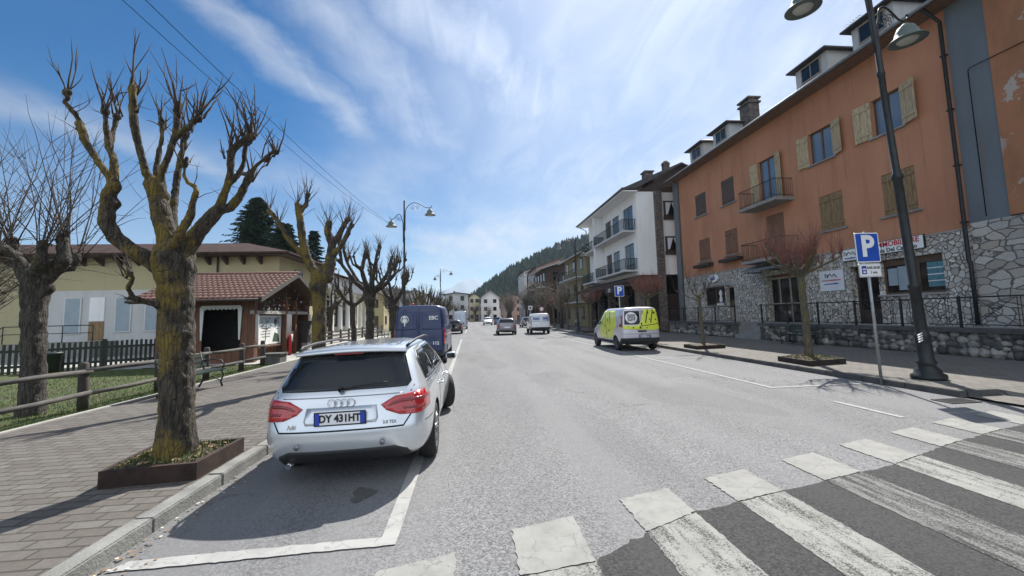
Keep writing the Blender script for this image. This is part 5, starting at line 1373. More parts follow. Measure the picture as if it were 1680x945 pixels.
for x, y, z, n_, l_ in HERO_KNOBS:
    for i in range(int(n_*.95)):
        a = r.uniform(0, 6.28); t_ = r.uniform(.05, .62); d = Vector((math.cos(a)*t_, math.sin(a)*t_, r.uniform(.6, 1.1)))
        p = Vector((x, y, z-.12)) + Vector((r.uniform(-.05, .05), r.uniform(-.05, .05), r.uniform(-.12, .02)))
        shoot(tw, r, p, d, l_*r.uniform(.5, 1.35), r.uniform(.009, .0165), .5, .10, .03)
# stubby side shoots along the limbs
for L_ in off[1:]:
    for p, q in zip(L_, L_[1:]):
        if r.random() < .55:
            t_ = r.random(); c = Vector(p[:3]).lerp(Vector(q[:3]), t_); a = r.uniform(0, 6.28)
            shoot(tw, r, c, Vector((math.cos(a), math.sin(a), r.uniform(.1, 1.0))), r.uniform(.1, .42), .006, .3, .15, .03)
tw.build('shoots', 'twig', pt, local=True)
pt.location = (-3.30, 5.21, .335); pt.scale = (.868, .868, .868)
# rusty steel planter boxes with soil
def planter(name, label, pts, z0, h, mats=('rust', 'rust_dark'), leaf=True, group=None, seed=1):
    cx = sum(p[0] for p in pts)/len(pts); cy = sum(p[1] for p in pts)/len(pts)
    t_ = thing(name, label, 'planter', (cx, cy, z0), 0, group); m = MB(); th = .035
    inner = [(cx+(x-cx)*(1-th*2/abs(max(.3, math.hypot(x-cx, y-cy)))), cy+(y-cy)*(1-th*2/abs(max(.3, math.hypot(x-cx, y-cy))))) for x, y in pts]
    n_ = len(pts)
    for i in range(n_):
        a, b, c, d = pts[i], pts[(i+1) % n_], inner[(i+1) % n_], inner[i]
        m.poly([(*a, z0), (*b, z0), (*b, z0+h), (*a, z0+h)]); m.poly([(*a, z0+h), (*b, z0+h), (*c, z0+h), (*d, z0+h)]); m.poly([(*d, z0+h), (*c, z0+h), (*c, z0), (*d, z0)])
        k_ = Matrix.Rotation(math.atan2(b[1]-a[1], b[0]-a[0]), 3, 'Z')
    m.build('frame', mats[0], t_)
    m = MB(); r_ = random.Random(seed); nn = 12
    # lumpy soil as a grid in the quad
    V = [[None]*(nn+1) for _ in range(nn+1)]
    for i in range(nn+1):
        for j in range(nn+1):
            u, v = i/nn, j/nn; A = Vector(inner[0]).lerp(Vector(inner[1]), u); B = Vector(inner[3]).lerp(Vector(inner[2]), u); p = A.lerp(B, v)
            ed = min(u, v, 1-u, 1-v); V[i][j] = m.bm.verts.new((p.x, p.y, z0+h-.05+min(.07, ed*.3)+r_.uniform(-.01, .01)))
    for i in range(nn):
        for j in range(nn): m.face([V[i][j], V[i+1][j], V[i+1][j+1], V[i][j+1]], True)
    m.build('soil', 'soil', t_)
    if leaf:
        for nm, mt, cnt in (('grass_tuft', 'grass_blade', 900), ('dead_leaves', 'leaf_dry', 110)):
            m = MB()
            for i in range(cnt):
                u, v = r_.uniform(.04, .96), r_.uniform(.04, .96); A = Vector(inner[0]).lerp(Vector(inner[1]), u); B = Vector(inner[3]).lerp(Vector(inner[2]), u); p = A.lerp(B, v); z = z0+h-.03+min(.05, .25*min(u, v, 1-u, 1-v))
                a = r_.uniform(0, 6.28)
                if nm == 'grass_tuft': w_ = .007; hh = r_.uniform(.02, .07); m.poly([(p.x-w_*math.cos(a), p.y-w_*math.sin(a), z), (p.x+w_*math.cos(a), p.y+w_*math.sin(a), z), (p.x+r_.uniform(-.03, .03), p.y+r_.uniform(-.03, .03), z+hh)])
                else: s_ = r_.uniform(.012, .035); m.poly([(p.x+s_*math.cos(a+q), p.y+s_*math.sin(a+q), z+.02+r_.uniform(-.01, .015)) for q in (0, 1.3, 2.8, 4.5)])
            o = m.build(nm, mt, t_, fix=False); o['kind'] = 'stuff'
    return t_
planter('planter_box', 'large rusty steel planter box with soil round the mossy pollard', [(-3.73, 4.76), (-2.87, 4.87), (-2.87, 5.80), (-3.84, 5.62)], .118, .175)
planter('planter_box', 'low rusty planter box on the right pavement, nearer to the parking sign', [(9.42, 11.05), (10.78, 11.3), (10.95, 12.7), (9.55, 12.45)], .118, .15, ('rust_dark', 'rust_dark'), seed=3)
planter('planter_box', 'low rusty planter box on the right pavement behind the yellow van', [(9.45, 17.0), (10.85, 17.2), (10.95, 18.4), (9.5, 18.2)], .118, .15, ('rust_dark', 'rust_dark'), leaf=False)
planter('planter_box', 'low dark planter box on the right pavement beyond the yellow van', [(9.5, 27.0), (10.9, 27.2), (11, 28.6), (9.6, 28.4)], .118, .15, ('rust_dark', 'rust_dark'), leaf=False)
planter('planter_box', 'low dark planter box on the right pavement beside the white van', [(9.5, 34.6), (10.9, 34.8), (11, 36.2), (9.6, 36)], .118, .15, ('rust_dark', 'rust_dark'), leaf=False)
# leafless tree on the lawn at the left edge: stubby head with long whips
et = thing('leafless_tree', 'thick leafless tree with long thin whips on the lawn at the left edge', 'tree', (-8.2, 9.0, .1))
off = [[(x, y, z-.1, q*.62) for x, y, z, q in L_] for L_ in EDGE_LIMBS]
limb_object('trunk', [off[0]], et, 'bark', .035, [(-.16, 0, 2.5, .22), (-.26, 0, 2.35, .15), (-.04, .05, 2.4, .15)], .03, dsize=.15)
ks = [(L_[-1][0], L_[-1][1], L_[-1][2]-.05, L_[-1][3]*1.15) for L_ in off[1:]]
limb_object('crown', off[1:], et, 'bark', .03, ks, .025, dsize=.12)
tw = MB(); r = random.Random(5)
for (x, y, z, q) in ks:
    for i in range(12):
        a = r.uniform(0, 6.28); t_ = r.uniform(.1, .8); p = Vector((x, y, z)) + Vector((r.uniform(-.1, .1), r.uniform(-.1, .1), 0))
        L_ = r.uniform(1.5, 3.1); n_ = 8; pts = wander(r, p, (math.cos(a)*t_, math.sin(a)*t_, 1), L_, n_, .07, .03); r0 = r.uniform(.008, .015)
        tw.tube(pts, [r0*(1-.85*k_/n_) for k_ in range(n_+1)], 5)
        for j in range(r.randint(2, 5)):
            k_ = r.randint(1, n_-2); b = r.uniform(0, 6.28); sp = wander(r, pts[k_], (math.cos(b)*.8, math.sin(b)*.8, .8), L_*r.uniform(.15, .4), 4, .08, .04); tw.tube(sp, [.005, .0045, .0035, .0025, .001], 4)
for i in range(46):
    L0 = r.choice(off[1:]); c = r.choice(L0); a = r.uniform(0, 6.28); sp = wander(r, c[:3], (math.cos(a), math.sin(a), r.uniform(-.2, .5)), r.uniform(.5, 1.4), 6, .08, .01); tw.tube(sp, [.008, .007, .006, .005, .004, .003, .0015], 4)
tw.build('shoots', 'twig', et, local=True)
# generic pollards for the row down the left pavement
def pollard(name, label, seed, H=5.2, tr=.2, head=2.6, spread=1.3, nl=5, whips=7, wl=.6, bark='bark', vox=.05, twm='twig', voxc=.045, fixed=None):
    r = random.Random(seed); t_ = thing(name, label, 'tree')
    lean = r.uniform(-.12, .12)
    trunk = [(0, 0, -.05, tr*1.35), (0, 0, .2, tr*1.1), (lean*.3, 0, head*.4, tr), (lean*.7, 0, head*.75, tr), (lean, 0, head, tr*1.25)]
    limb_object('trunk', [trunk], t_, bark, vox, [(lean+r.uniform(-.1, .1), r.uniform(-.1, .1), head*.9, tr*1.15)], .03, dsize=.15, seed=seed)
    limbs = []; ends = []
    a0 = r.uniform(0, 6.28)
    if fixed:
        limbs = fixed; ends = [Vector(L_[-1][:3]) for L_ in fixed] + [Vector(L_[-2][:3]) for L_ in fixed]; nl = 0
    for i in range(nl):
        a = a0 + 6.283*i/nl + r.uniform(-.3, .3); sp = spread*r.uniform(.45, 1.0); top = H*r.uniform(.78, .95)
        p0 = Vector((lean, 0, head)); p1 = p0 + Vector((math.cos(a)*sp*.45, math.sin(a)*sp*.45, (top-head)*.22)); p2 = p0 + Vector((math.cos(a)*sp*.85, math.sin(a)*sp*.85, (top-head)*.55)); p3 = p0 + Vector((math.cos(a+.2)*sp, math.sin(a+.2)*sp, top-head))
        q = tr*r.uniform(.45, .6)
        limbs.append([(*p0, q*1.3), (*p1, q), (*p2, q*.8), (*p3, q*.62)]); ends.append(p3); ends.append(p2*.4+p3*.6)
        for _ in range(r.choice((1, 2))):
            b = a + r.uniform(-1, 1); e = p2 + Vector((math.cos(b)*.45, math.sin(b)*.45, r.uniform(.35, .8))); m_ = p2.lerp(e, .5)+Vector((math.cos(b)*.12, math.sin(b)*.12, -.05)); limbs.append([(*p2, q*.6), (*m_, q*.45), (*e, q*.45)]); ends.append(e)
    limb_object('crown', limbs, t_, bark, voxc, [(e.x, e.y, e.z-.03, tr*.42) for e in ends], .025, dsize=.12, seed=seed)
    tw = MB()
    for e in ends:
        for _ in range(whips):
            a = r.uniform(0, 6.28); q = r.uniform(.1, .9); shoot(tw, r, e, (math.cos(a)*q, math.sin(a)*q, 1), wl*r.uniform(.5, 1.1), .009, .4, .08, .04, 4)
    tw.build('shoots', twm, t_, local=True); return t_
def place(t_, loc, rz, s=1.0, label=None):
    t_.location = loc; t_.rotation_euler = (0, 0, rz); t_.scale = (s, s, s)
    if label: t_['label'] = label
    return t_
G_ = 'pollarded trees along the left pavement'
A = pollard('pollarded_tree', 'pollarded tree with a mossy trunk standing just right of the timber kiosk', 41, 5.2, .175, 2.8, 1.1, 4, 9, .75, 'bark_hero', vox=.035, voxc=.03, fixed=ROWA[1:]); place(A, (-3.95, 11.6, .12), 0); A['group'] = G_
B = pollard('pollarded_tree', 'wide dark pollarded tree with many limbs behind the roof of the silver car', 42, 5.2, .17, 2.6, 1.5, 7, 8, .6); place(B, (-3.95, 17.2, .12), R(70)); B['group'] = G_
Cc = pollard('pollarded_tree', 'small pollarded tree between the two large trunks', 43, 4.6, .15, 2.4, 1.2, 6, 8, .5); place(Cc, (-7.0, 26.5, .12), 0); Cc['group'] = G_
row = [(B, (-3.95, 22.6, .12), 2.3, .93, 'pollarded tree rising directly behind the left end of the blue van'), (A, (-4.1, 34.0, .12), 3.3, .8, 'pollarded tree just right of the curved street lamp post'),
       (Cc, (-4.0, 40, .12), 1.0, 1.0, 'pollarded tree above the middle of the blue van, second beyond the lamp'), (B, (-4.1, 46, .12), 4.1, .9, 'pollarded tree above the blue van, third beyond the lamp'),
       (A, (-4.1, 54, .12), 5.0, .8, 'pollarded tree above the right end of the blue van'), (Cc, (-4.1, 63, .12), 2.0, 1.05, 'pollarded tree beyond the grey van, first of the far ones'), (B, (-4.2, 72, .12), 2.9, .9, 'pollarded tree beyond the grey van, middle one of the far ones'),
       (Cc, (-4.2, 84, .12), .5, 1.1, 'pollarded tree beyond the grey van, farthest one'), (B, (-9.6, 24.6, .12), 1.4, .75, 'low pollarded tree on the forecourt right of the kiosk'), (Cc, (-10.5, 33, .12), 3.0, 1.0, 'pollarded tree in front of the white columns'),
       (A, (-10.2, 44, .12), .7, .85, 'pollarded tree at the far corner of the columned building')]
for src, loc, rz, s, lb in row: place(copy_tree(src), loc, rz, s, lb)
# young street trees on the right with reddish shoots
def young(name, label, seed, H=3.6, tr=.075, head=1.9, n=9, red=True, dens=20):
    r = random.Random(seed); t_ = thing(name, label, 'tree')
    limb_object('trunk', [[(0, 0, -.02, tr*1.35), (0, 0, .3, tr*1.1), (-.02, 0, head*.5, tr), (-.06, .02, head, tr*.95)]], t_, 'bark_young', .022, [(-.06, 0, head, tr*1.3)], .01, dsize=.1)
    limbs, ends = [], []
    for i in range(n):
        a = 6.283*i/n + r.uniform(-.3, .3); q = r.uniform(.4, 1.0); p0 = Vector((-.06, .02, head-r.uniform(0, .25))); p1 = p0+Vector((math.cos(a)*q*.55, math.sin(a)*q*.55, .25)); p2 = p0+Vector((math.cos(a)*q*1.05, math.sin(a)*q*1.05, .45+r.uniform(0, .45)))
        limbs.append([(*p0, tr*.55), (*p1, tr*.36), (*p2, tr*.3)]); ends += [p2, p1.lerp(p2, .6), p1]
    limb_object('crown', limbs, t_, 'bark_young', .022, [(e.x, e.y, e.z, tr*.45) for e in ends], .012, dsize=.08)
    tw = MB()
    for e in ends:
        for _ in range(dens): 
            a = r.uniform(0, 6.28); q = r.uniform(.05, .65); shoot(tw, r, e, (math.cos(a)*q, math.sin(a)*q, 1), r.uniform(.35, 1.15), .008, .3, .05, .03, 4)
    tw.build('shoots', 'twig_red' if red else 'twig', t_, local=True); return t_
Y1 = young('young_tree', 'young street tree with a crown of reddish shoots in the nearer rusty planter', 61, head=2.65, n=11, dens=13, tr=.10); place(Y1, (10.15, 11.9, .2), .4, 1.0); Y1['group'] = 'young trees on the right pavement'
Y2 = young('young_tree', 'slender young street tree with few twigs behind the parking sign', 62, head=2.2, tr=.065, n=5, dens=4, red=False); place(Y2, (10.15, 17.7, .2), 0, 1.0); Y2['group'] = 'young trees on the right pavement'
for (src, loc, rz, s, lb) in ((Y1, (10.2, 23.4, .12), 2.0, .95, 'young street tree above the roof of the yellow van'), (Y2, (10.2, 27.8, .2), 1.2, 1.0, 'thin young street tree between the yellow van and the white van'), (Y1, (10.3, 35.4, .2), 3.0, .9, 'young street tree right behind the white van'),
                              (Y2, (10.3, 44, .12), .8, 1.2, 'thin young tree beyond the white van, nearer one'), (Y1, (10.4, 52, .12), 5.0, 1.0, 'young tree beyond the white van, farther one')):
    place(copy_tree(src), loc, rz, s, lb)
# bushy leafless trees at the far end of the street
def bushy(name, label, seed, H=6, w=2.2, mat='twig_pale'):
    r = random.Random(seed); t_ = thing(name, label, 'tree'); m = MB(); m.tube([(0, 0, -.05), (0, 0, H*.35), (0, .05, H*.6)], [.22, .17, .1], 8); m.build('trunk', 'bark', t_, local=True)
    m = MB()
    for i in range(60):
        a = r.uniform(0, 6.28); q = r.uniform(.1, 1.0); p = Vector((0, 0, H*r.uniform(.25, .5))); pts = wander(r, p, (math.cos(a)*q*w*.35, math.sin(a)*q*w*.35, 1), H*r.uniform(.3, .55), 5, .1, .02); m.tube(pts, [.035, .028, .02, .014, .009, .004], 4)
        for j in range(12):
            c = pts[r.randint(1, 5)]; b = r.uniform(0, 6.28); sp = wander(r, c, (math.cos(b), math.sin(b), r.uniform(.1, 1)), r.uniform(.4, 1.1), 3, .15, .02); m.tube(sp, [.014, .011, .008, .003], 3, cap=False)
    m.build('crown', mat, t_, local=True); return t_
T1 = bushy('leafless_tree', 'round leafless tree behind the white van', 71); place(T1, (10.6, 62, .1), 0, 1.15)
T2 = bushy('leafless_tree', 'greyish leafless tree behind the kiosk roof', 72, 7, 2.8, 'twig'); place(T2, (-17, 42, .1), 0, 1.0)
for src, loc, s, lb in ((T1, (12, 76, .1), 1.3, 'pale leafless tree beside the brown timber house'), (T1, (10.4, 47.5, .1), .95, 'pale leafless tree in front of the ochre house'), (T1, (11.5, 86, .1), 1.3, 'pale leafless tree beyond the brown timber house'), (T1, (10.8, 112, 0), 1.3, 'pale leafless tree before the narrow pink house'), (T1, (-6.2, 116, 0), 1.2, 'pale leafless tree before the grey flat block'), (T2, (-4.0, 122, 0), .95, 'dark leafless tree before the left corner of the grey flat block'), (T2, (1.6, 132, 0), .85, 'dark leafless tree between the cream block and the white gabled house'), (T2, (9.6, 104, 0), 1.05, 'dark leafless tree near the far right kerb'), (T1, (-1.5, 124, 0), .8, 'small pale leafless tree before the cream block'), (T1, (5.6, 128, 0), .8, 'small pale leafless tree before the white gabled house'), (T1, (8.6, 96, 0), 1.2, 'pale leafless tree right of the white gabled house'), (T1, (-6.5, 92, 0), 1.1, 'pale leafless tree left of the far blocks, nearer one'), (T1, (-9, 74, 0), 1.1, 'pale leafless tree over the hedge on the left'),
                        (T2, (-11, 60, 0), .95, 'leafless tree behind the columned building corner'), (T2, (-8, 104, 0), 1.1, 'pale leafless tree left of the far blocks, farther one'), (T2, (-13, 88, 0), 1.2, 'leafless tree behind the small grey house'),
                        (T2, (-19.5, 18.8, .1), .85, 'leafless tree before the hall behind the picket fence'), (T2, (-31, 46, 0), 1.4, 'tall leafless tree rising over the hall roof at the far left'), (T2, (-24, 47, 0), 1.25, 'leafless tree over the hall roof behind the mossy pollard')):
    place(copy_tree(src), loc, random.Random(len(lb)).uniform(0, 6), s, lb)
# conifers
def spruce(name, label, loc, H, w, seed, n=5200):
    r = random.Random(seed); t_ = thing(name, label, 'tree', (0, 0, 0)); m = MB(); m.tube([(0, 0, 0), (0, 0, H*.96)], [.22, .03], 8); m.build('trunk', 'bark', t_, local=True)
    m = MB(); nb_ = int(n/26)
    for b in range(nb_):
        t0 = .12 + .86*(b/nb_)**.9; z = H*t0; rad = w*(1-t0)**.72*r.uniform(.45, 1.15)+.1; a = b*2.4+r.uniform(-.3, .3); d = Vector((math.cos(a), math.sin(a), 0))
        tip = Vector((0, 0, z)) + d*rad + Vector((0, 0, -rad*.12+.1)); m.tube([(0, 0, z), tip], [.03, .008], 3, cap=False)
        for j in range(26):
            u = r.uniform(.12, 1.0); c = Vector((0, 0, z)).lerp(tip, u); side = d.cross(Vector((0, 0, 1)))*r.choice((-1, 1)); e = c + side*r.uniform(.15, .5)*(1.15-u*.6) + d*.22 + Vector((0, 0, r.uniform(-.22, .06))); w_ = .075
            m.poly([c+d*w_, c-d*w_, e]); m.poly([c+Vector((0, 0, w_)), c-Vector((0, 0, w_)), e+Vector((0, 0, -.04))])
    m.build('crown', 'conifer', t_, fix=False, local=True); t_.location = loc; return t_
spruce('spruce_tree', 'tall dark spruce rising behind the yellow hall', (-22.2, 46, 0), 15.0, 6.2, 3, 21000)
spruce('spruce_tree', 'lower dark spruce partly hidden by the taller one behind the hall', (-18.9, 45, 0), 12.0, 5.0, 7, 12000)
spruce('spruce_tree', 'slim open spruce between the hall and the pollarded trees', (-16.4, 46, 0), 11.4, 3.2, 9, 4200)

# ================================================================== vehicles (rear at y=0, nose at y=L, wheels on z=0)
def body_mesh(name, levels, L, paint, parent, wheels, wr, sub=2, arch=.055, zt=(.35, .8), arch_w=.42):
    mb = MB(); mb.use(paint); rows = []
    def sm(a, b, x): t = min(1, max(0, (x-a)/(b-a))); return t*t*(3-2*t)
    for (zr, zf, yr, yf, w, cr, cf) in levels:
        pts = [(0, yr), (.5*w, yr+.06*cr), (.84*w, yr+.32*cr), (.985*w, yr+1.15*cr)]
        for t in (.28, .42, .56, .72): pts.append((w, yr+(yf-yr)*t))
        pts += [(.975*w, yf-1.1*cf), (.82*w, yf-.34*cf), (.48*w, yf-.07*cf), (0, yf)]
        rows.append([(x, y, zr+(zf-zr)*sm(zt[0]*L, zt[1]*L, y)) for x, y in pts])
    n = len(rows[0]); loops = []
    for row in rows:
        Rr = [mb.bm.verts.new(p) for p in row]
        Lr = [Rr[0]] + [mb.bm.verts.new((-p[0], p[1], p[2])) for p in row[1:-1]] + [Rr[-1]]
        loops.append((Rr, Lr))
    for (A, a), (B, b) in zip(loops, loops[1:]):
        for i in range(n-1):
            mb.face([A[i], A[i+1], B[i+1], B[i]], True); mb.face([a[i+1], a[i], b[i], b[i+1]], True)
    for (A, a), flip in ((loops[0], 1), (loops[-1], 0)):
        for i in range(n-1):
            q = [A[i], A[i+1], a[i+1], a[i]]
            if i == 0: q = [A[0], A[1], a[1]]
            if i == n-2: q = [A[i], A[i+1], a[i]]
            mb.face(list(reversed(q)) if not flip else q, True)
    o = mb.build(name, None, parent, local=True)
    s = o.modifiers.new('s', 'SUBSURF'); s.levels = sub; s.render_levels = sub; apply_mods(o)
    c = MB(); c.use('under')
    w_ = max(l[4] for l in levels)
    for yw in wheels:
        for sx in (-1, 1):
            x0 = sx*(w_+.2); x1 = sx*(w_-arch_w)
            c.lathe([(0, min(x0, x1)), (wr+arch, min(x0, x1)), (wr+arch, max(x0, x1)), (0, max(x0, x1))], (0, yw, wr), 'X', 28, False)
    co = c.build('cutter', None, None)
    b = o.modifiers.new('b', 'BOOLEAN'); b.operation = 'DIFFERENCE'; b.solver = 'EXACT'; b.object = co
    try: b.material_mode = 'TRANSFER'
    except Exception: pass
    apply_mods(o)
    bpy.data.objects.remove(co)
    # keep the paint smooth and the arch rims crisp
    for p in o.data.polygons: p.use_smooth = True
    try:
        bm = bmesh.new(); bm.from_mesh(o.data)
        for e in bm.edges:
            if len(e.link_faces) == 2 and e.calc_face_angle(0) > R(38): e.smooth = False
        bm.to_mesh(o.data); bm.free()
    except Exception: pass
    return o
def wheel(parent, x, y, r, w=.21, rim='alloy', spokes=7, steer=0.0, side=1):
    m = MB(); h = w/2
    m.lathe([(r*.66, -h*.9), (r*.80, -h), (r*.95, -h*.92), (r, -h*.55), (r, h*.55), (r*.95, h*.92), (r*.80, h), (r*.66, h*.9)], axis='X', seg=30)
    ty = m.build('wheel', 'tyre', parent, local=True); ty.location = (x, y, r); ty.rotation_euler = (0, 0, steer)
    m = MB(); s_ = side
    m.lathe([(r*.67, s_*h*.92), (r*.63, s_*h*.9), (r*.60, s_*h*.3), (r*.10, s_*h*.25)], axis='X', seg=30)
    m.lathe([(0, s_*h*.62), (r*.13, s_*h*.6), (r*.15, s_*h*.3)], axis='X', seg=14)
    for k_ in range(spokes):
        a = 6.283*k_/spokes
        for da in ((-.06, .06) if spokes < 8 else (0,)):
            c0 = Vector((s_*h*.58, math.cos(a)*r*.12, math.sin(a)*r*.12)); c1 = Vector((s_*h*.84, math.cos(a+da*2.2)*r*.62, math.sin(a+da*2.2)*r*.62)); m.tube([c0, c1], [r*.045, r*.035], 6)
    m.build('rim', rim, ty, local=True)
    m = MB(); m.lathe([(0, s_*h*.05), (r*.6, s_*h*.05)], axis='X', seg=24); m.build('brake_disc', 'under', ty, local=True)
    return ty
def mirror_obj(parent, x, y, z, s_, paint, size=(.10, .10, .075)):
    m = MB()
    for v in bmesh.ops.create_icosphere(m.bm, subdivisions=3, radius=1)['verts']: v.co = Vector((v.co.x*size[0]+x+s_*.12, (v.co.y*size[1] if v.co.y > 0 else v.co.y*.02)+y, v.co.z*size[2]+z))
    for f in m.bm.faces: f.smooth = True
    m.use(paint); m.use('plastic'); m.tube([(x-s_*.02, y+.02, z-.05), (x+s_*.08, y+.03, z-.03)], .022, 6)
    o = m.build('wing_mirror', [paint, 'plastic'], parent, local=True, fix=False)
    m = MB(); m.prism([(x+s_*.12-size[0]*.7, z-size[2]*.6), (x+s_*.12+size[0]*.7, z-size[2]*.6), (x+s_*.12+size[0]*.7, z+size[2]*.6), (x+s_*.12-size[0]*.7, z+size[2]*.6)], 'Y', y-.028, y-.022); m.build('mirror_glass', 'car_glass', o, local=True)
def number_plate(parent, x, y, z, w, h, txt, tilt=0.0, size=.1):
    m = MB(); m.use('plate_white'); m.box(x-w/2, x+w/2, y-.012, y, z-h/2, z+h/2); m.use('plate_blue'); 
    for s_ in (-1, 1): m.box(x+s_*w/2-(w*.09 if s_ > 0 else -.0)-.0, x+s_*w/2+(w*.09 if s_ < 0 else 0), y-.0145, y-.0125, z-h/2, z+h/2)
    p = m.build('number_plate', None, parent, local=True)
    m = MB(); m.use('ink'); text_mb(m, txt, size, (x, y-.0145, z), (1, 0, 0), (0, 0, 1), .003, bold=.0035, squeeze=.90); m.build('plate_text', None, p, local=True)
    m = MB(); m.use('ink'); 
    for a, b, c, d in ((-w/2-.012, w/2+.012, -h/2-.012, -h/2-.001), (-w/2-.012, w/2+.012, h/2+.001, h/2+.012), (-w/2-.012, -w/2-.001, -h/2, h/2), (w/2+.001, w/2+.012, -h/2, h/2)): m.box(x+a, x+b, y-.012, y+.004, z+c, z+d)
    m.build('plate_frame', None, p, local=True)
def mirrored(poly): return [(-u, v) for u, v in reversed(poly)]
def strip(a, b, w):  # thin quad outline between two 2D points
    a, b = Vector(a), Vector(b); n = (b-a).normalized(); n = Vector((-n.y, n.x))*w/2
    return [tuple(a-n), tuple(b-n), tuple(b+n), tuple(a+n)]

# ------------------------------------------------------------------ silver estate car (foreground)
sc = thing('estate_car', 'silver estate car parked at the left kerb with its rear towards the viewer', 'car')
LV = [(.20, .20, .34, 4.40, .74, .2, .4), (.25, .22, .15, 4.58, .85, .25, .5), (.38, .36, .03, 4.69, .905, .30, .6), (.56, .50, .0, 4.70, .918, .30, .6), (.66, .60, .035, 4.68, .920, .30, .6),
      (.80, .68, .075, 4.58, .912, .28, .6), (.925, .77, .11, 4.30, .888, .26, .6), (.985, .97, .17, 3.55, .845, .22, .4), (1.20, 1.20, .33, 3.05, .755, .2, .35), (1.36, 1.37, .47, 2.72, .665, .18, .3), (1.415, 1.425, .52, 2.45, .58, .14, .3), (1.435, 1.45, .85, 2.3, .33, .1, .2)]
WR = .325; body = body_mesh('body', LV, 4.7, 'silver_paint', sc, (.98, 3.79), WR, sub=3)
bv = bvh_of(body)
for s_ in (-1, 1):
    wheel(sc, s_*.80, .98, WR, .215, 'alloy', 7, 0, s_); wheel(sc, s_*.80, 3.79, WR, .215, 'alloy', 7, R(24), s_)
# tailgate glass, black surround, spoiler
patch('rear_window', bv, [(-.665, .985), (.665, .985), (.70, 1.03), (.595, 1.335), (.55, 1.368), (-.55, 1.368), (-.595, 1.335), (-.70, 1.03)], 'Y', -1, 'car_glass', sc, .006, .05)
m = MB(); 
for sx in (-1, 1): pass
V = []
for i in range(17):
    u = -1+2*i/16; x = .62*u; y0 = .44+.10*u*u; zt = 1.405-.03*u*u
    V.append((m.bm.verts.new((x, y0-.075, zt-.012)), m.bm.verts.new((x, y0+.18, zt+.022)), m.bm.verts.new((x, y0-.06, zt-.035)), m.bm.verts.new((x, y0+.1, zt-.04))))
for a, b in zip(V, V[1:]):
    m.face([a[0], b[0], b[1], a[1]], True); m.face([a[2], a[3], b[3], b[2]], True); m.face([a[0], a[2], b[2], b[0]], True)
m.build('roof_spoiler', 'silver_paint', sc, local=True)
m = MB(); m.box(-.16, .16, .378, .388, 1.352, 1.368); m.build('brake_light', 'deep_red_lens', sc, local=True)
# wiper
m = MB(); m.tube([(-.02, .155, 1.0), (.2, .17, 1.035), (.46, .185, 1.05)], .009, 5); m.lathe([(.028, .12), (.028, .17)], (-.02, 0, 1.0), 'Y', 10); m.build('rear_wiper', 'plastic', sc, local=True)
# side windows
S1 = [(.66, 1.015), (1.42, 1.005), (1.42, 1.33), (.88, 1.32), (.70, 1.22)]
S2 = [(1.47, 1.003), (2.34, .995), (2.34, 1.355), (1.47, 1.345)]
S3 = [(2.40, .995), (3.30, .985), (3.16, 1.11), (2.78, 1.315), (2.40, 1.352)]
DLO = [(.60, .997), (3.42, .968), (3.18, 1.14), (2.80, 1.345), (2.3, 1.385), (1.4, 1.375), (.86, 1.35), (.66, 1.24)]
for sx in (-1, 1):
    patch('window_surround', bv, DLO, 'X', sx, 'plastic', sc, .003, .06)
    for q in (S1, S2, S3): patch('side_window', bv, q, 'X', sx, 'car_glass', sc, .008, .06)
    patch('window_trim', bv, strip((.58, .988), (3.44, .958), .016), 'X', sx, 'chrome', sc, .010, .05, .01)
    patch('door_seam', bv, [('X', sx, strip((1.50, .97), (1.46, .62), .009)), ('X', sx, strip((1.46, .62), (1.36, .36), .009)), ('X', sx, strip((2.37, .97), (2.36, .30), .009)), ('X', sx, strip((3.38, .92), (3.42, .34), .009)), ('X', sx, strip((1.36, .30), (3.40, .28), .009)), ('X', sx, strip((.28, .60), (.62, .60), .008))], 'X', sx, 'under', sc, .002, .04, .004)
    patch('sill_trim', bv, strip((1.38, .235), (3.36, .235), .05), 'X', sx, 'plastic', sc, .006, .06)
    for y in (1.62, 2.55):
        m = MB(); m.tube([(sx*.912, y, .80), (sx*.945, y+.03, .80), (sx*.945, y+.19, .805), (sx*.912, y+.22, .805)], [.016, .015, .015, .016], 7); m.build('door_handle', 'silver_paint', sc, local=True)
    mirror_obj(sc, sx*.86, 3.22, 1.03, sx, 'silver_paint', (.10, .09, .072))
    m = MB(); m.tube([(sx*.615, .58, 1.405), (sx*.64, .72, 1.435), (sx*.645, 1.2, 1.458), (sx*.645, 2.0, 1.462), (sx*.64, 2.45, 1.435), (sx*.62, 2.62, 1.41)], .017, 8); m.build('roof_rail', 'iron', sc, local=True)
    TL = [(.40, .825), (.545, .90), (.86, .93), (.912, .90), (.915, .76), (.80, .695), (.60, .71), (.46, .765)]
    TLs = [(.185, .735), (.32, .775), (.365, .83), (.32, .90), (.185, .905)]
    P1 = TL if sx > 0 else mirrored(TL)
    patch('tail_light', bv, [('Y', -1, P1), ('X', sx, TLs)], 'Y', -1, 'red_lens', sc, .009, .035, .01)
    in1 = [(.47, .80), (.60, .83), (.90, .835), (.90, .86), (.62, .865), (.52, .84)]; patch('light_bar', bv, in1 if sx > 0 else mirrored(in1), 'Y', -1, 'deep_red_lens', sc, .012, .035, .004)
    in2 = [(.64, .76), (.78, .752), (.80, .775), (.62, .785)]; patch('reversing_light', bv, in2 if sx > 0 else mirrored(in2), 'Y', -1, 'deep_red_lens', sc, .012, .035, .004)
    m = MB(); m.lathe([(0, 0), (.028, 0), (.026, .01)], (sx*.43, .008, .46), 'Y', 14); m.build('parking_sensor', 'grey_paint', sc, local=True)
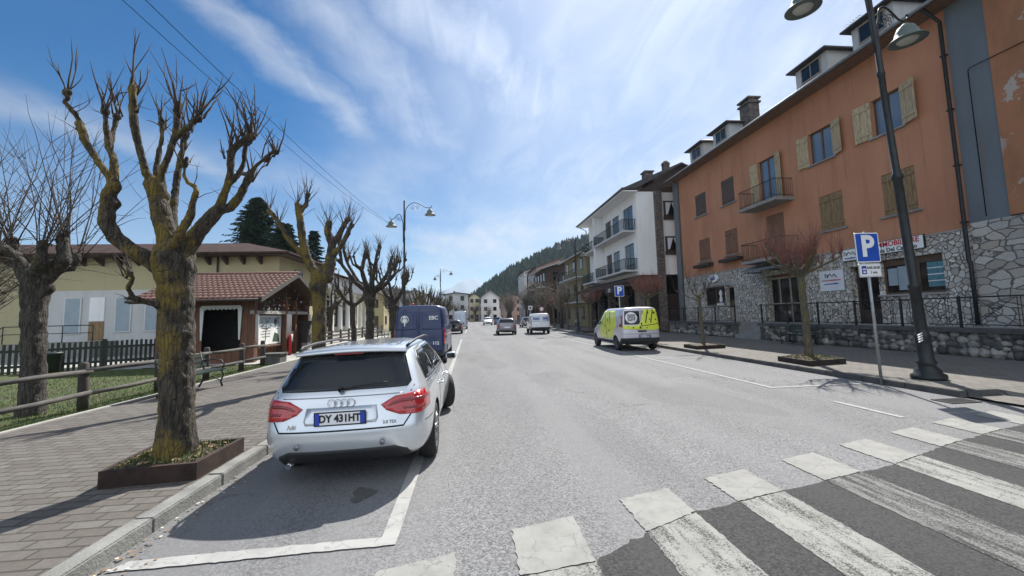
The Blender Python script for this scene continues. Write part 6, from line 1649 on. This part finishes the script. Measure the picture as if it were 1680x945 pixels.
patch('plate_recess', bv, [(-.36, .66), (.36, .66), (.38, .70), (.36, .83), (-.36, .83), (-.38, .70)], 'Y', -1, 'silver_paint', sc, .004, .06, .02)
patch('tailgate_seam', bv, [('Y', -1, strip((-.64, .60), (.64, .60), .016)), ('Y', -1, strip((.636, .60), (.72, .72), .014)), ('Y', -1, strip((-.636, .60), (-.72, .72), .014)), ('Y', -1, strip((-.70, .93), (-.735, .99), .009)), ('Y', -1, strip((.70, .93), (.735, .99), .009))], 'Y', -1, 'under', sc, .003, .04, .004)
patch('tailgate_crease', bv, strip((-.63, .925), (.63, .925), .008), 'Y', -1, 'grey_paint', sc, .004, .05, .004)
patch('lower_valance', bv, [(-.72, .235), (.72, .235), (.66, .345), (.54, .40), (-.54, .40), (-.66, .345)], 'Y', -1, 'plastic', sc, .006, .05, .02)
number_plate(sc, 0, .035, .725, .50, .115, 'DY 431HT', size=.105)
m = MB()
for i in range(4): m.lathe([(.034, -.003), (.039, -.006), (.044, -.003), (.039, .002), (.034, -.003)], (-.0975+.065*i, .080, .872), 'Y', 20)
m.build('emblem', 'chrome', sc, local=True)
m = MB(); m.use('chrome'); text_mb(m, 'A4', .065, (-.50, .048, .655), (1, 0, 0), (0, 0, 1), .004, bold=.002); text_mb(m, '2.0 TDI', .045, (.50, .048, .655), (1, 0, 0), (0, 0, 1), .004, bold=.001); m.build('badge', None, sc, local=True)
m = MB(); m.tube([(-.55, .35, .27), (-.55, .10, .25)], .03, 10); m.build('exhaust_pipe', 'chrome', sc, local=True)
# nose parts for the other side of the car
for sx in (-1, 1):
    hl_ = [(.45, .60), (.88, .64), (.90, .72), (.60, .72)]; patch('headlight', bv, hl_ if sx > 0 else mirrored(hl_), 'Y', 1, 'clear_lens', sc, .006, .06)
patch('grille', bv, [(-.34, .34), (.34, .34), (.40, .66), (-.40, .66)], 'Y', 1, 'plastic', sc, .006, .06)
patch('windscreen', bv, [(-.70, 1.02), (.70, 1.02), (.60, 1.32), (-.60, 1.32)], 'Y', 1, 'car_glass', sc, .006, .07)
sc.location = (-1.35, 4.62, 0); sc.rotation_euler = (0, R(-1.2), R(-.6))

# ------------------------------------------------------------------ generic car seen from behind (or in front) farther away
def car(name, label, paint, L=4.2, w=.88, h=1.46, hatch=.42, wr=.31, deck=False, plate=None, tl='red_lens', sub=2):
    t_ = thing(name, label, 'car'); k_ = h/1.46
    if deck:
        LV = [(.22, .22, .3, L-.3, w*.85, .2, .4), (.36, .34, .03, L-.02, w*.985, .28, .6), (.58, .52, 0, L, w, .3, .6), (.78, .66, .05, L-.1, w*.99, .28, .6), (.94, .76, .12, L-.38, w*.965, .26, .6), (1.0*k_, .96*k_, .62, L-1.15, w*.91, .22, .4), (1.34*k_, 1.34*k_, 1.15, L-1.95, w*.72, .18, .3), (1.42*k_, 1.42*k_, 1.4, L-2.2, w*.5, .12, .3)]
    else:
        LV = [(.22, .22, .3, L-.3, w*.85, .2, .4), (.36, .34, .03, L-.02, w*.985, .28, .6), (.58, .52, 0, L, w, .3, .6), (.80*k_, .68*k_, .04, L-.1, w*.99, .28, .6), (.98*k_, .80*k_, .10, L-.38, w*.965, .26, .6), (1.06*k_, .99*k_, .15, L-1.05, w*.91, .22, .4), (1.38*k_, 1.38*k_, hatch, L-1.85, w*.74, .18, .3), (1.45*k_, 1.46*k_, hatch+.1, L-2.1, w*.58, .12, .3)]
    wy = (.72, L-.82); b = body_mesh('body', LV, L, paint, t_, wy, wr, sub=sub); bv = bvh_of(b); z0, z1 = 1.06*k_, 1.36*k_
    for s_ in (-1, 1):
        for y in wy: wheel(t_, s_*(w-.12), y, wr, .19, 'alloy', 6, 0, s_)
        patch('side_window', bv, [(.75+hatch*.4, z0-.0), (2.0, z0-.02), (2.0, z1), (.95+hatch*.5, z1-.01)], 'X', s_, 'car_glass', t_, .006, .08)
        patch('side_window', bv, [(2.06, z0-.02), (L-1.25, z0-.04), (L-1.85, z1-.06), (2.06, z1)], 'X', s_, 'car_glass', t_, .006, .08)
        mirror_obj(t_, s_*w*.93, L-1.35, 1.02, s_, paint)
        TL = [(w*.62, .80*k_), (w*.97, .90*k_), (w*.98, .70*k_), (w*.70, .68*k_)]; patch('tail_light', bv, TL if s_ > 0 else mirrored(TL), 'Y', -1, tl, t_, .008, .06, .01)
        HL = [(w*.5, .62), (w*.93, .68), (w*.93, .76), (w*.6, .74)]; patch('headlight', bv, HL if s_ > 0 else mirrored(HL), 'Y', 1, 'clear_lens', t_, .008, .06, .01)
    rw = [(-w*.74, z0), (w*.74, z0), (w*.62, z1-.02), (-w*.62, z1-.02)]
    patch('rear_window', bv, rw, 'Y', -1, 'car_glass', t_, .006, .07); patch('windscreen', bv, [(-w*.76, z0-.02), (w*.76, z0-.02), (w*.62, z1-.02), (-w*.62, z1-.02)], 'Y', 1, 'car_glass', t_, .006, .07)
    patch('bumper_trim', bv, [(-w*.8, .26), (w*.8, .26), (w*.72, .38), (-w*.72, .38)], 'Y', -1, 'plastic', t_, .005, .08)
    patch('grille', bv, [(-w*.45, .35), (w*.45, .35), (w*.5, .56), (-w*.5, .56)], 'Y', 1, 'plastic', t_, .005, .08)
    m = MB(); m.use('plate_white'); m.box(-.25, .25, -.02, .02, .62, .73); m.build('number_plate', None, t_, local=True)
    return t_
def at_(t_, x, y, rz=0): t_.location = (x, y, 0); t_.rotation_euler = (0, 0, rz); return t_
at_(car('hatchback_car', 'grey hatchback driving away in the middle of the street', 'grey_paint', 4.1, .89, 1.5, .38), 3.25, 37.3, R(-1))
at_(car('black_car', 'black car parked on the left between the blue van and the grey van', 'black_paint', 4.2, .88, 1.42), -1.65, 42.5)
at_(car('white_car', 'small pale oncoming car far down the street', 'white_paint', 4.0, .85, 1.5), 3.3, 82, R(180))
at_(car('dark_blue_car', 'dark blue car parked far away on the right, left of the white van', 'far_blue_paint', 4.3, .88, 1.45), 5.2, 79, R(-8))
at_(car('parked_car', 'tiny dark car parked at the far right kerb behind the white van', 'grey_paint', 4.1, .86, 1.45), 8.0, 58, 0)
at_(car('parked_car', 'tiny pale car parked at the far left kerb beyond the grey van', 'silver_blue_paint', 4.1, .86, 1.45), -1.7, 86, 0)

# ------------------------------------------------------------------ vans
def van(name, label, paint, L=4.9, w=.95, h=1.95, nose=1.0, wr=.33, belt=1.1, sub=2, bumper='plastic', cr=.12):
    t_ = thing(name, label, 'van')
    LV = [(.28, .26, .15, L-.25, w*.88, cr, .3), (.40, .36, .02, L-.03, w*.985, cr, .45), (.62, .58, 0, L, w, cr, .5), (.85, .78, .01, L-.03, w, cr, .5), (belt, .98, .02, L-.22, w*.995, cr, .5), (belt+.12, belt+.08, .03, L-nose+.05, w*.985, cr, .35),
          (h-.42, h-.42, .06, L-nose-.55, w*.94, cr, .3), (h-.12, h-.14, .09, L-nose-.98, w*.885, cr, .3), (h-.02, h-.03, .13, L-nose-1.15, w*.80, cr, .25), (h, h, .22, L-nose-1.35, w*.55, cr*.6, .2)]
    wy = (.85, L-.88); b = body_mesh('body', LV, L, paint, t_, wy, wr, sub=sub, zt=(.45, .85)); bv = bvh_of(b)
    for s_ in (-1, 1):
        for y in wy: wheel(t_, s_*(w-.13), y, wr, .21, 'steel_rim', 8, 0, s_)
        mirror_obj(t_, s_*w*.97, L-nose-.28, belt+.16, s_, 'plastic', (.1, .09, .13))
        patch('cab_window', bv, [(L-nose-1.35, belt+.06), (L-nose-.35, belt+.04), (L-nose-.78, h-.36), (L-nose-1.35, h-.30)], 'X', s_, 'car_glass', t_, .006, .08)
        patch('door_seam', bv, [('X', s_, strip((L-nose-1.42, h-.2), (L-nose-1.42, .42), .02)), ('X', s_, strip((L-nose-.18, belt), (L-nose-.16, .42), .02))], 'X', s_, 'under', t_, .003, .06, .004)
        patch('side_bumper', bv, strip((1.25, .40), (L-1.28, .40), .13), 'X', s_, bumper, t_, .008, .08)
        HL = [(w*.55, .80), (w*.93, .86), (w*.93, 1.0), (w*.65, .98)]; patch('headlight', bv, HL if s_ > 0 else mirrored(HL), 'Y', 1, 'clear_lens', t_, .008, .06, .01)
    patch('windscreen', bv, [(-w*.84, belt+.1), (w*.84, belt+.1), (w*.76, h-.24), (-w*.76, h-.24)], 'Y', 1, 'car_glass', t_, .006, .08)
    patch('grille', bv, [(-w*.5, .5), (w*.5, .5), (w*.5, .82), (-w*.5, .82)], 'Y', 1, 'plastic', t_, .006, .08)
    return t_, bv
# yellow wrapped van
yv, bv = van('wrapped_van', 'lilac grey van with yellow graphic wrap parked on the right with its rear towards us', 'van_grey_paint', 4.85, .95, 1.97, .95)
patch('rear_bumper', bv, [(-.93, .33), (.93, .33), (.93, .60), (-.93, .60)], 'Y', -1, 'plastic', yv, .02, .07, .03)
patch('rear_window', bv, [(-.77, 1.20), (-.06, 1.20), (-.06, 1.80), (-.72, 1.80)], 'Y', -1, 'car_glass', yv, .006, .07)
patch('rear_window', bv, [(.06, 1.20), (.82, 1.20), (.76, 1.80), (.06, 1.80)], 'Y', -1, 'car_glass', yv, .006, .07)
wrap = [(-.02, 1.30), (.14, 1.86), (.80, 1.86), (.86, 1.28), (.86, .98), (.6, .93), (-.84, 1.0), (-.84, 1.16), (-.2, 1.14)]
patch('wrap_panel', bv, wrap, 'Y', -1, 'wrap_yellow', yv, .010, .06, .003)
st_ = [strip((.20, 1.26), (.34, 1.84), .05), strip((.44, 1.25), (.58, 1.84), .05), strip((.02, 1.12), (.84, 1.22), .03), strip((.0, 1.28), (.02, 1.14), .05)]
patch('wrap_stripe', bv, [('Y', -1, q) for q in st_], 'Y', -1, 'ink', yv, .013, .05, .002)
def star(cx, cy, s_): return [(cx+s_*(1 if i % 2 == 0 else .45)*math.cos(6.283*i/10+1.57), cy+s_*(1 if i % 2 == 0 else .45)*math.sin(6.283*i/10+1.57)) for i in range(10)]
patch('wrap_star', bv, [('Y', -1, star(*q)) for q in ((.33, 1.72, .06), (.62, 1.70, .075), (.68, 1.4, .05), (.4, 1.42, .05), (-.05, 1.06, .075), (-.38, 1.06, .045), (-.6, 1.1, .03), (.25, 1.04, .04))], 'Y', -1, 'ink', yv, .014, .04, .002)
circ = [(-.44+.27*math.cos(a*.2618), 1.50+.25*math.sin(a*.2618)) for a in range(24)]
patch('round_logo', bv, circ, 'Y', -1, 'sign_white', yv, .012, .05, .003)
m = MB(); m.use('ink')
for t__, z_, s_ in (('FOOD', 1.60, .13), ('STYLE', 1.49, .14), ('PARTY', 1.39, .11)): text_mb(m, t__, s_, (-.44, .035, z_), (1, 0, 0), (0, 0, 1), .003, bold=.003)
m.build('logo_text', None, yv, local=True)
for s_ in (-1, 1):
    q = [(.80, 1.60), (.88, 1.60), (.93, 1.08), (.84, 1.08)]; patch('tail_light', bv, [('Y', -1, q if s_ > 0 else mirrored(q)), ('X', s_, [(.14, 1.08), (.21, 1.08), (.20, 1.62), (.16, 1.62)])], 'Y', -1, 'deep_red_lens', yv, .012, .05, .01)
    patch('wrap_panel', bv, [(1.3, .52), (3.0, .52), (3.05, 1.0), (2.95, 1.83), (1.0, 1.83), (.75, 1.2)], 'X', s_, 'wrap_yellow', yv, .006, .07, .003)
    patch('wrap_star', bv, [('X', s_, star(*q)) for q in ((1.7, .9, .07), (2.1, .75, .06), (2.3, 1.1, .08), (1.9, 1.4, .09), (2.5, 1.5, .07), (2.6, .8, .05), (2.7, 1.25, .06))], 'X', s_, 'ink', yv, .010, .05, .002)
    patch('wrap_stripe', bv, [('X', s_, strip((1.95, .55), (2.35, 1.8), .035)), ('X', s_, strip((1.5, 1.2), (1.75, 1.82), .06))], 'X', s_, 'ink', yv, .009, .05, .002)
patch('door_handle', bv, [(-.16, .86), (.20, .86), (.24, .93), (-.20, .93)], 'Y', -1, 'plastic', yv, .02, .05, .02)
patch('tailgate_seam', bv, [('Y', -1, strip((-.84, .78), (.84, .78), .012)), ('Y', -1, strip((0, .62), (0, 1.9), .012))], 'Y', -1, 'under', yv, .007, .06, .004)
number_plate(yv, .12, -.03, .68, .50, .11, 'CX 715PB', size=.10)
at_(yv, 7.62, 18.25, 0)
# blue van right in front of the silver car
bvn, bv = van('blue_van', 'navy blue high van with white crest and lettering, parked before the silver car', 'navy_paint', 5.3, .97, 2.2, .9, belt=1.15, cr=.10)
patch('door_seam', bv, [('Y', -1, strip((0, .5), (0, 2.1), .014)), ('Y', -1, strip((-.93, .52), (.93, .52), .012))], 'Y', -1, 'under', bvn, .004, .06, .004)
patch('rear_window', bv, [(-.82, 1.30), (-.10, 1.30), (-.10, 1.95), (-.78, 1.95)], 'Y', -1, 'navy_paint', bvn, .003, .08); patch('rear_window', bv, [(.10, 1.30), (.82, 1.30), (.78, 1.95), (.10, 1.95)], 'Y', -1, 'navy_paint', bvn, .003, .08)
m = MB(); m.use('sign_white'); m.lathe([(.12, -.004), (.145, -.006), (.145, .02), (.12, .02), (.12, -.004)], (-.52, .03, 1.68), 'Y', 20)
m.prism([(-.60, 1.70), (-.44, 1.70), (-.44, 1.62), (-.52, 1.54), (-.60, 1.62)], 'Y', .018, .03); m.prism([(-.58, 1.72), (-.58, 1.80), (-.55, 1.76), (-.52, 1.82), (-.49, 1.76), (-.46, 1.80), (-.46, 1.72)], 'Y', .018, .03); m.box(-.54, -.50, .015, .03, 1.44, 1.54)
m.build('crest', None, bvn, local=True)
m = MB(); m.use('sign_white'); text_mb(m, 'EBC', .19, (.52, .028, 1.72), (1, 0, 0), (0, 0, 1), .004, bold=.004); text_mb(m, '112', .16, (.60, .012, .80), (1, 0, 0), (0, 0, 1), .004, bold=.004); m.build('lettering', None, bvn, local=True)
for s_ in (-1, 1):
    q = [(.87, 1.35), (.955, 1.35), (.985, .75), (.90, .75)]; patch('tail_light', bv, [('Y', -1, q if s_ > 0 else mirrored(q)), ('X', s_, [(.13, .75), (.20, .75), (.19, 1.35), (.14, 1.35)])], 'Y', -1, 'red_lens', bvn, .010, .05, .01)
    patch('side_stripe', bv, strip((.2, 1.12), (4.3, 1.08), .07), 'X', s_, 'red_lens', bvn, .005, .08, .003)
m = MB(); m.lathe([(0, 0), (.06, 0), (.055, .08), (0, .10)], (-.3, .5, 2.2), seg=10); m.build('beacon', 'red_lens', bvn, local=True)
number_plate(bvn, 0, -.01, .62, .50, .11, 'CC 487', size=.10)
patch('rear_bumper', bv, [(-.96, .30), (.96, .30), (.96, .50), (-.96, .50)], 'Y', -1, 'plastic', bvn, .02, .07, .03)
at_(bvn, -1.86, 15.7, R(-.5))
# white van in the right lane of parked vehicles
wv, bv = van('white_van', 'white van with dark blue lettering on its rear doors parked at the right kerb', 'white_paint', 4.4, .91, 1.85, .85, belt=1.05)
patch('rear_bumper', bv, [(-.89, .30), (.89, .30), (.89, .62), (-.89, .62)], 'Y', -1, 'plastic', wv, .02, .07, .03)
patch('rear_window', bv, [(-.76, 1.12), (-.08, 1.12), (-.08, 1.62), (-.70, 1.62)], 'Y', -1, 'silver_blue_paint', wv, .005, .07); patch('rear_window', bv, [(.08, 1.12), (.76, 1.12), (.70, 1.62), (.08, 1.62)], 'Y', -1, 'silver_blue_paint', wv, .005, .07)
patch('door_seam', bv, [('Y', -1, strip((0, .62), (0, 1.75), .014))], 'Y', -1, 'under', wv, .007, .06, .004)
m = MB(); m.use('ink_blue'); text_mb(m, 'ESSA', .27, (-.40, -.005, 1.38), (1, 0, 0), (0, 0, 1), .004, bold=.008); text_mb(m, "DI'A", .25, (.42, -.005, 1.38), (1, 0, 0), (0, 0, 1), .004, bold=.008); text_mb(m, 'tel', .10, (.3, -.01, 1.05), (1, 0, 0), (0, 0, 1), .004); m.build('lettering', None, wv, local=True)
for s_ in (-1, 1):
    q = [(.80, 1.3), (.90, 1.3), (.91, .75), (.82, .75)]; patch('tail_light', bv, q if s_ > 0 else mirrored(q), 'Y', -1, 'red_lens', wv, .010, .05, .01)
m = MB(); m.box(-.25, .25, -.04, -.01, .66, .77); m.build('number_plate', 'plate_white', wv, local=True)
at_(wv, 6.25, 37.2, R(-1.5))
# pale grey high van far on the left
gv, bv = van('grey_van', 'silver grey high roofed van parked beyond the black car', 'silver_blue_paint', 5.4, 1.0, 2.45, .9, belt=1.2)
for s_ in (-1, 1):
    q = [(.86, 1.4), (.95, 1.4), (.97, .8), (.88, .8)]; patch('tail_light', bv, q if s_ > 0 else mirrored(q), 'Y', -1, 'red_lens', gv, .010, .06, .01)
patch('door_seam', bv, [('Y', -1, strip((0, .5), (0, 2.3), .02))], 'Y', -1, 'under', gv, .004, .08, .004)
at_(gv, -1.35, 57.0, 0)

# ================================================================== street lamps
def lamp_head(parent, x, z, s_=1.0):
    m = MB(); m.lathe([(0, .36), (.05, .36), (.08, .33), (.16, .27), (.225, .14), (.255, .02), (.33, -.02), (.375, -.06), (.37, -.075), (.25, -.05), (0, -.05)], (x, 0, z), seg=28)
    h = m.build('lamp_shade', 'lamp_cover', parent, local=True)
    m = MB(); m.lathe([(.21, -.052), (.17, -.10), (.08, -.13), (0, -.135)], (x, 0, z), seg=18); m.build('lens', 'lamp_lens', h, local=True)
    m = MB(); m.tube([(x, 0, z+.33), (x, 0, z+.47)], .022, 7); m.build('hanger', 'lamp_metal', h, local=True)
def street_lamp(name, label, H=9.4, hi=8.9, lo=7.85, a_hi=1.85, a_lo=.95, banner=False):
    t_ = thing(name, label, 'street lamp')
    m = MB(); m.lathe([(0, 0), (.30, 0), (.31, .05), (.30, .10), (.24, .13), (.23, .20), (.16, .26), (.15, .32), (.19, .36), (.15, .40), (.13, .9), (.15, .94), (.12, 1.0), (.10, 1.1)], seg=20); m.build('base', 'lamp_metal', t_, local=True)
    m = MB(); m.lathe([(.105, 1.05), (.10, 2.0), (.12, 2.03), (.12, 2.09), (.092, 2.12), (.085, 4.5), (.11, 4.54), (.11, 4.62), (.075, 4.66), (.062, 7.0), (.08, 7.03), (.08, 7.1), (.055, 7.14), (.048, H), (.06, H+.02), (.02, H+.12), (0, H+.2)], seg=14); m.build('pole', 'lamp_metal', t_, local=True)
    # high arm reaches over the road (-x), low arm over the pavement (+x)
    for sg, a, z in ((-1, a_hi, hi), (1, a_lo, lo)):
        m = MB(); zt = z + .45; pts = [(sg*.07, 0, z-1.15), (sg*.085, 0, z+.15), (sg*(.12+a*.06), 0, zt+.05), (sg*a*.28, 0, zt+.30), (sg*a*.46, 0, zt+.33), (sg*a*.64, 0, zt+.2), (sg*a*.8, 0, zt+.04), (sg*a*.92, 0, zt-.01), (sg*a, 0, zt), (sg*(a+.10), 0, zt+.06), (sg*(a+.11), 0, zt+.13), (sg*(a+.05), 0, zt+.13)]
        sp = []
        for i in range(len(pts)-1):
            for k_ in range(3):
                p0, p1, p2, p3 = [Vector(pts[max(0, min(len(pts)-1, j))]) for j in (i-1, i, i+1, i+2)]; u = k_/3
                sp.append(.5*((2*p1)+(p2-p0)*u+(2*p0-5*p1+4*p2-p3)*u*u+(3*p1-p0-3*p2+p3)*u**3))
        m.tube(sp, .024, 7)
        for sc_, cx, cz in ((.16, a*.33, zt+.02), (.13, a*.52, zt+.05)):   # scrollwork under the arm
            m.tube([(sg*(cx+sc_*(1-q/14)*math.cos(q*.7)), 0, cz+sc_*(1-q/14)*math.sin(q*.7)) for q in range(13)], .010, 5)
            m.tube([(sg*(cx-sc_*.7*(1-q/12)*math.cos(q*.7)), 0, cz-.12+sc_*.7*(1-q/12)*math.sin(q*.7)) for q in range(11)], .008, 5)
        m.build('arm', 'lamp_metal', t_, local=True); lamp_head(t_, sg*a, z)
    m = MB(); m.tube([(0, 0, 5.9), (-.7 if banner else 0, 0, 5.9) if banner else (.01, 0, 5.95)], .018, 6)
    if banner: m.tube([(0, 0, 7.55), (-.9, 0, 7.55)], .012, 5); m.build('banner_arm', 'lamp_metal', t_, local=True)
    else: m.bm.free()
    return t_
sl = street_lamp('street_lamp', 'tall dark street lamp with two bell shades beside the parking sign', H=9.6, hi=8.75, lo=7.95, a_hi=1.75, a_lo=.85)
sl.location = (10.06, 8.5, .12); sl.rotation_euler = (0, R(-3.0), 0)
def copy_lamp(loc, rz, lb, s=1.0):
    c = copy_tree(sl); c.location = loc; c.rotation_euler = (0, 0, rz); c.scale = (s, s, s); c['label'] = lb; return c
sl['group'] = 'two armed street lamps'
copy_lamp((-4.25, 28.0, .12), R(180), 'two armed street lamp rising behind the blue van among the pollarded trees', .97)
copy_lamp((-4.1, 60.0, .12), R(180), 'small distant two armed street lamp above the left trees', .87)
copy_lamp((9.7, 37.5, .12), 0, 'distant two armed street lamp in front of the wooded hill', .87)
copy_lamp((9.7, 70, .12), 0, 'faint far street lamp on the right near the end of the street', .87)
# small striped reflector sticker band on the near lamp pole
m = MB(); 
for i in range(4): m.obox((10.06-.15-.02, 8.5-.1, .97+i*.05), (.12, .01, .022), Matrix.Rotation(R(-20), 3, 'Y'))
o = m.build('reflector_band', 'sign_white', sl)

# ================================================================== traffic signs
def sign_post(t_, h, r=.03): 
    m = MB(); m.tube([(0, 0, 0), (0, 0, h)], r, 12); m.lathe([(r+.004, h), (r+.004, h+.02), (0, h+.03)], seg=10); m.build('post', 'galv', t_, local=True)
def panel(name, parent, w, h, z, base, rim, y=-.045, rr=.03, th=.012):
    def rrect(w_, h_, q):
        P_ = []
        for cx, cz, a0 in ((w_/2-q, h_/2-q, 0), (-w_/2+q, h_/2-q, 90), (-w_/2+q, -h_/2+q, 180), (w_/2-q, -h_/2+q, 270)):
            for k_ in range(5): a = R(a0+22.5*k_); P_.append((cx+q*math.cos(a), z+cz+q*math.sin(a)))
        return P_
    m = MB(); m.use('galv'); m.prism(rrect(w, h, rr), 'Y', y, y+th); m.use(rim); m.prism(rrect(w-.004, h-.004, rr), 'Y', y-.003, y-.0005); m.use(base); m.prism(rrect(w-.05, h-.05, rr*.7), 'Y', y-.006, y-.0035)
    o = m.build(name, None, parent, local=True); return o
def big_P(parent, s_, z, y, x=0):
    m = MB(); m.use('sign_white'); text_mb(m, 'P', s_, (x, y, z), (1, 0, 0), (0, 0, 1), .003, bold=s_*.035); m.build('letter', None, parent, local=True)
ps = thing('parking_sign', 'blue parking sign over a small pale panel on a grey post at the kerb', 'sign')
sign_post(ps, 3.42); p = panel('sign_panel', ps, .62, .68, 3.08, 'sign_blue', 'sign_white'); big_P(p, .66, 3.09, -.053)
p = panel('supplementary_panel', ps, .58, .31, 2.56, 'sign_white', 'sign_grey')
m = MB(); m.use('ink_blue'); m.prism([(-.22, 2.475), (-.10, 2.475), (-.10, 2.66), (-.22, 2.66)], 'Y', -.056, -.052); m.use('sign_white'); m.prism([(-.20, 2.57), (-.12, 2.57), (-.12, 2.60), (-.20, 2.60)], 'Y', -.058, -.0565)
m.prism([(-.19, 2.50), (-.13, 2.50), (-.13, 2.54), (-.19, 2.54)], 'Y', -.058, -.0565); m.build('disc_symbol', None, p, local=True)
m = MB(); m.use('ink'); text_mb(m, '8.00-20.00', .078, (.085, -.053, 2.615), (1, 0, 0), (0, 0, 1), .002, bold=.002); text_mb(m, '1 ora', .078, (.085, -.053, 2.51), (1, 0, 0), (0, 0, 1), .002, bold=.002); m.build('lettering', None, p, local=True)
m = MB()
for z in (2.9, 3.25, 2.56): m.box(-.04, .04, -.034, .034, z-.02, z+.02)
m.build('clamp', 'galv', ps, local=True)
ps.location = (9.07, 8.66, 0); ps.rotation_euler = (R(0), R(-1.2), R(2))
p2 = thing('parking_sign', 'blue parking sign seen above the roof of the yellow wrapped van', 'sign')
sign_post(p2, 3.15); p = panel('sign_panel', p2, .58, .62, 2.88, 'sign_blue', 'sign_white'); big_P(p, .58, 2.89, -.053); p2.location = (8.6, 23.6, .1); p2.rotation_euler = (0, 0, R(6))
p3 = thing('road_sign', 'small white square road sign on a post beyond the white van', 'sign')
sign_post(p3, 3.0); p = panel('sign_panel', p3, .62, .62, 2.65, 'sign_white', 'sign_grey'); m = MB(); m.box(-.14, .14, -.056, -.053, 2.5, 2.78); m.build('symbol', 'ink', p, local=True); p3.location = (6.3+2.6, 62, .1)
p4 = thing('round_sign', 'round traffic sign at the far right kerb', 'sign'); sign_post(p4, 2.6); m = MB(); m.use('sign_white'); m.lathe([(0, -.05), (.3, -.05), (.3, -.03), (0, -.03)], (0, 0, 2.3), 'Y', 20); m.use('ink_red'); m.lathe([(.23, -.053), (.30, -.053), (.30, -.051), (.23, -.051), (.23, -.053)], (0, 0, 2.3), 'Y', 20); m.build('disc', None, p4, local=True); p4.location = (8.9, 52, .1)
p5 = thing('board_on_easel', 'white board on a small stand on the far right pavement', 'board', (0, 0, 0))
m = MB(); m.box(-.25, .25, -.03, .0, .25, 1.15); m.build('board', 'sign_white', p5, local=True); m = MB()
for x in (-.22, .22): m.tube([(x, 0, 0), (x, .02, 1.2)], .02, 6); m.tube([(x, .35, 0), (x, .03, 1.15)], .018, 6)
m.build('stand', 'iron', p5, local=True); p5.location = (10.4, 30.6, .12)
# overhead cable across the left side of the street
ca = MB(); A_ = Vector((-4.9, 2.8, 6.5)); 
def sag(a, b, s_, n=24): return [a.lerp(b, i/n) + Vector((0, 0, -4*s_*(i/n)*(1-i/n))) for i in range(n+1)]
ca.tube(sag(Vector((-4.62, 4.6, 6.45)) , Vector((-5.05, 28, 7.9)), .30), .006, 5); ca.tube(sag(Vector((-4.62, 4.6, 6.45))+Vector((-.05, -1.2, -.25)), Vector((-5.05, 28, 7.9)), .42), .005, 5)
tag(ca.build('overhead_cable', 'cable', None, (-4.62, 4.6, 6.45)), 'thin black overhead cable crossing the sky at the left', 'cable')
# drain grates
def grate(lb, x, y):
    m = MB(); m.use('iron'); m.box(x-.3, x+.3, y-.18, y-.15, .004, .016); m.box(x-.3, x+.3, y+.15, y+.18, .004, .016); m.box(x-.3, x-.27, y-.15, y+.15, .004, .016); m.box(x+.27, x+.3, y-.15, y+.15, .004, .016)
    for i in range(9): xx = x-.25+.062*i; m.box(xx-.014, xx+.014, y-.15, y+.15, .004, .014)
    m.use('under'); m.box(x-.27, x+.27, y-.15, y+.15, .001, .006)
    tag(m.build('drain_grate', None, None, (x, y, 0)), lb, 'drain')
grate('iron drain grate in the road beside the lowered kerb', 8.72, 6.95)
# antennas
for (x, y, z, lb) in ((18.9, 17.6, 15.0, 'small roof aerial beside the nearest dormers'), (19.5, 31.6, 14.2, 'small roof aerial at the far end of the orange roof')):
    m = MB(); m.tube([(x, y, z-.9), (x, y, z+.75)], .014, 5); m.tube([(x-.1, y-.45, z+.65), (x+.1, y+.45, z+.65)], .008, 4)
    for i in range(6): yy = y-.4+.16*i; m.tube([(x-.16, yy, z+.65), (x+.16, yy, z+.65)], .006, 4)
    tag(m.build('roof_aerial', 'iron', None, (x, y, z-.9)), lb, 'aerial')

# ================================================================== air
if HAZE > 0:
    hz = MB(); hz.box(-3900, 4200, -1700, 7200, -31.5, 345)
    hm = bpy.data.materials.new("haze"); hm.use_nodes = True; nt = hm.node_tree; nt.nodes.clear()
    ou = nt.nodes.new("ShaderNodeOutputMaterial"); pv = nt.nodes.new("ShaderNodeVolumePrincipled"); pv.inputs["Color"].default_value = (.62, .79, 1, 1); pv.inputs["Density"].default_value = HAZE; pv.inputs["Anisotropy"].default_value = .2
    nt.links.new(pv.outputs[0], ou.inputs["Volume"]); MATS["haze"] = hm
    tag(hz.build("haze", "haze"), kind="stuff")
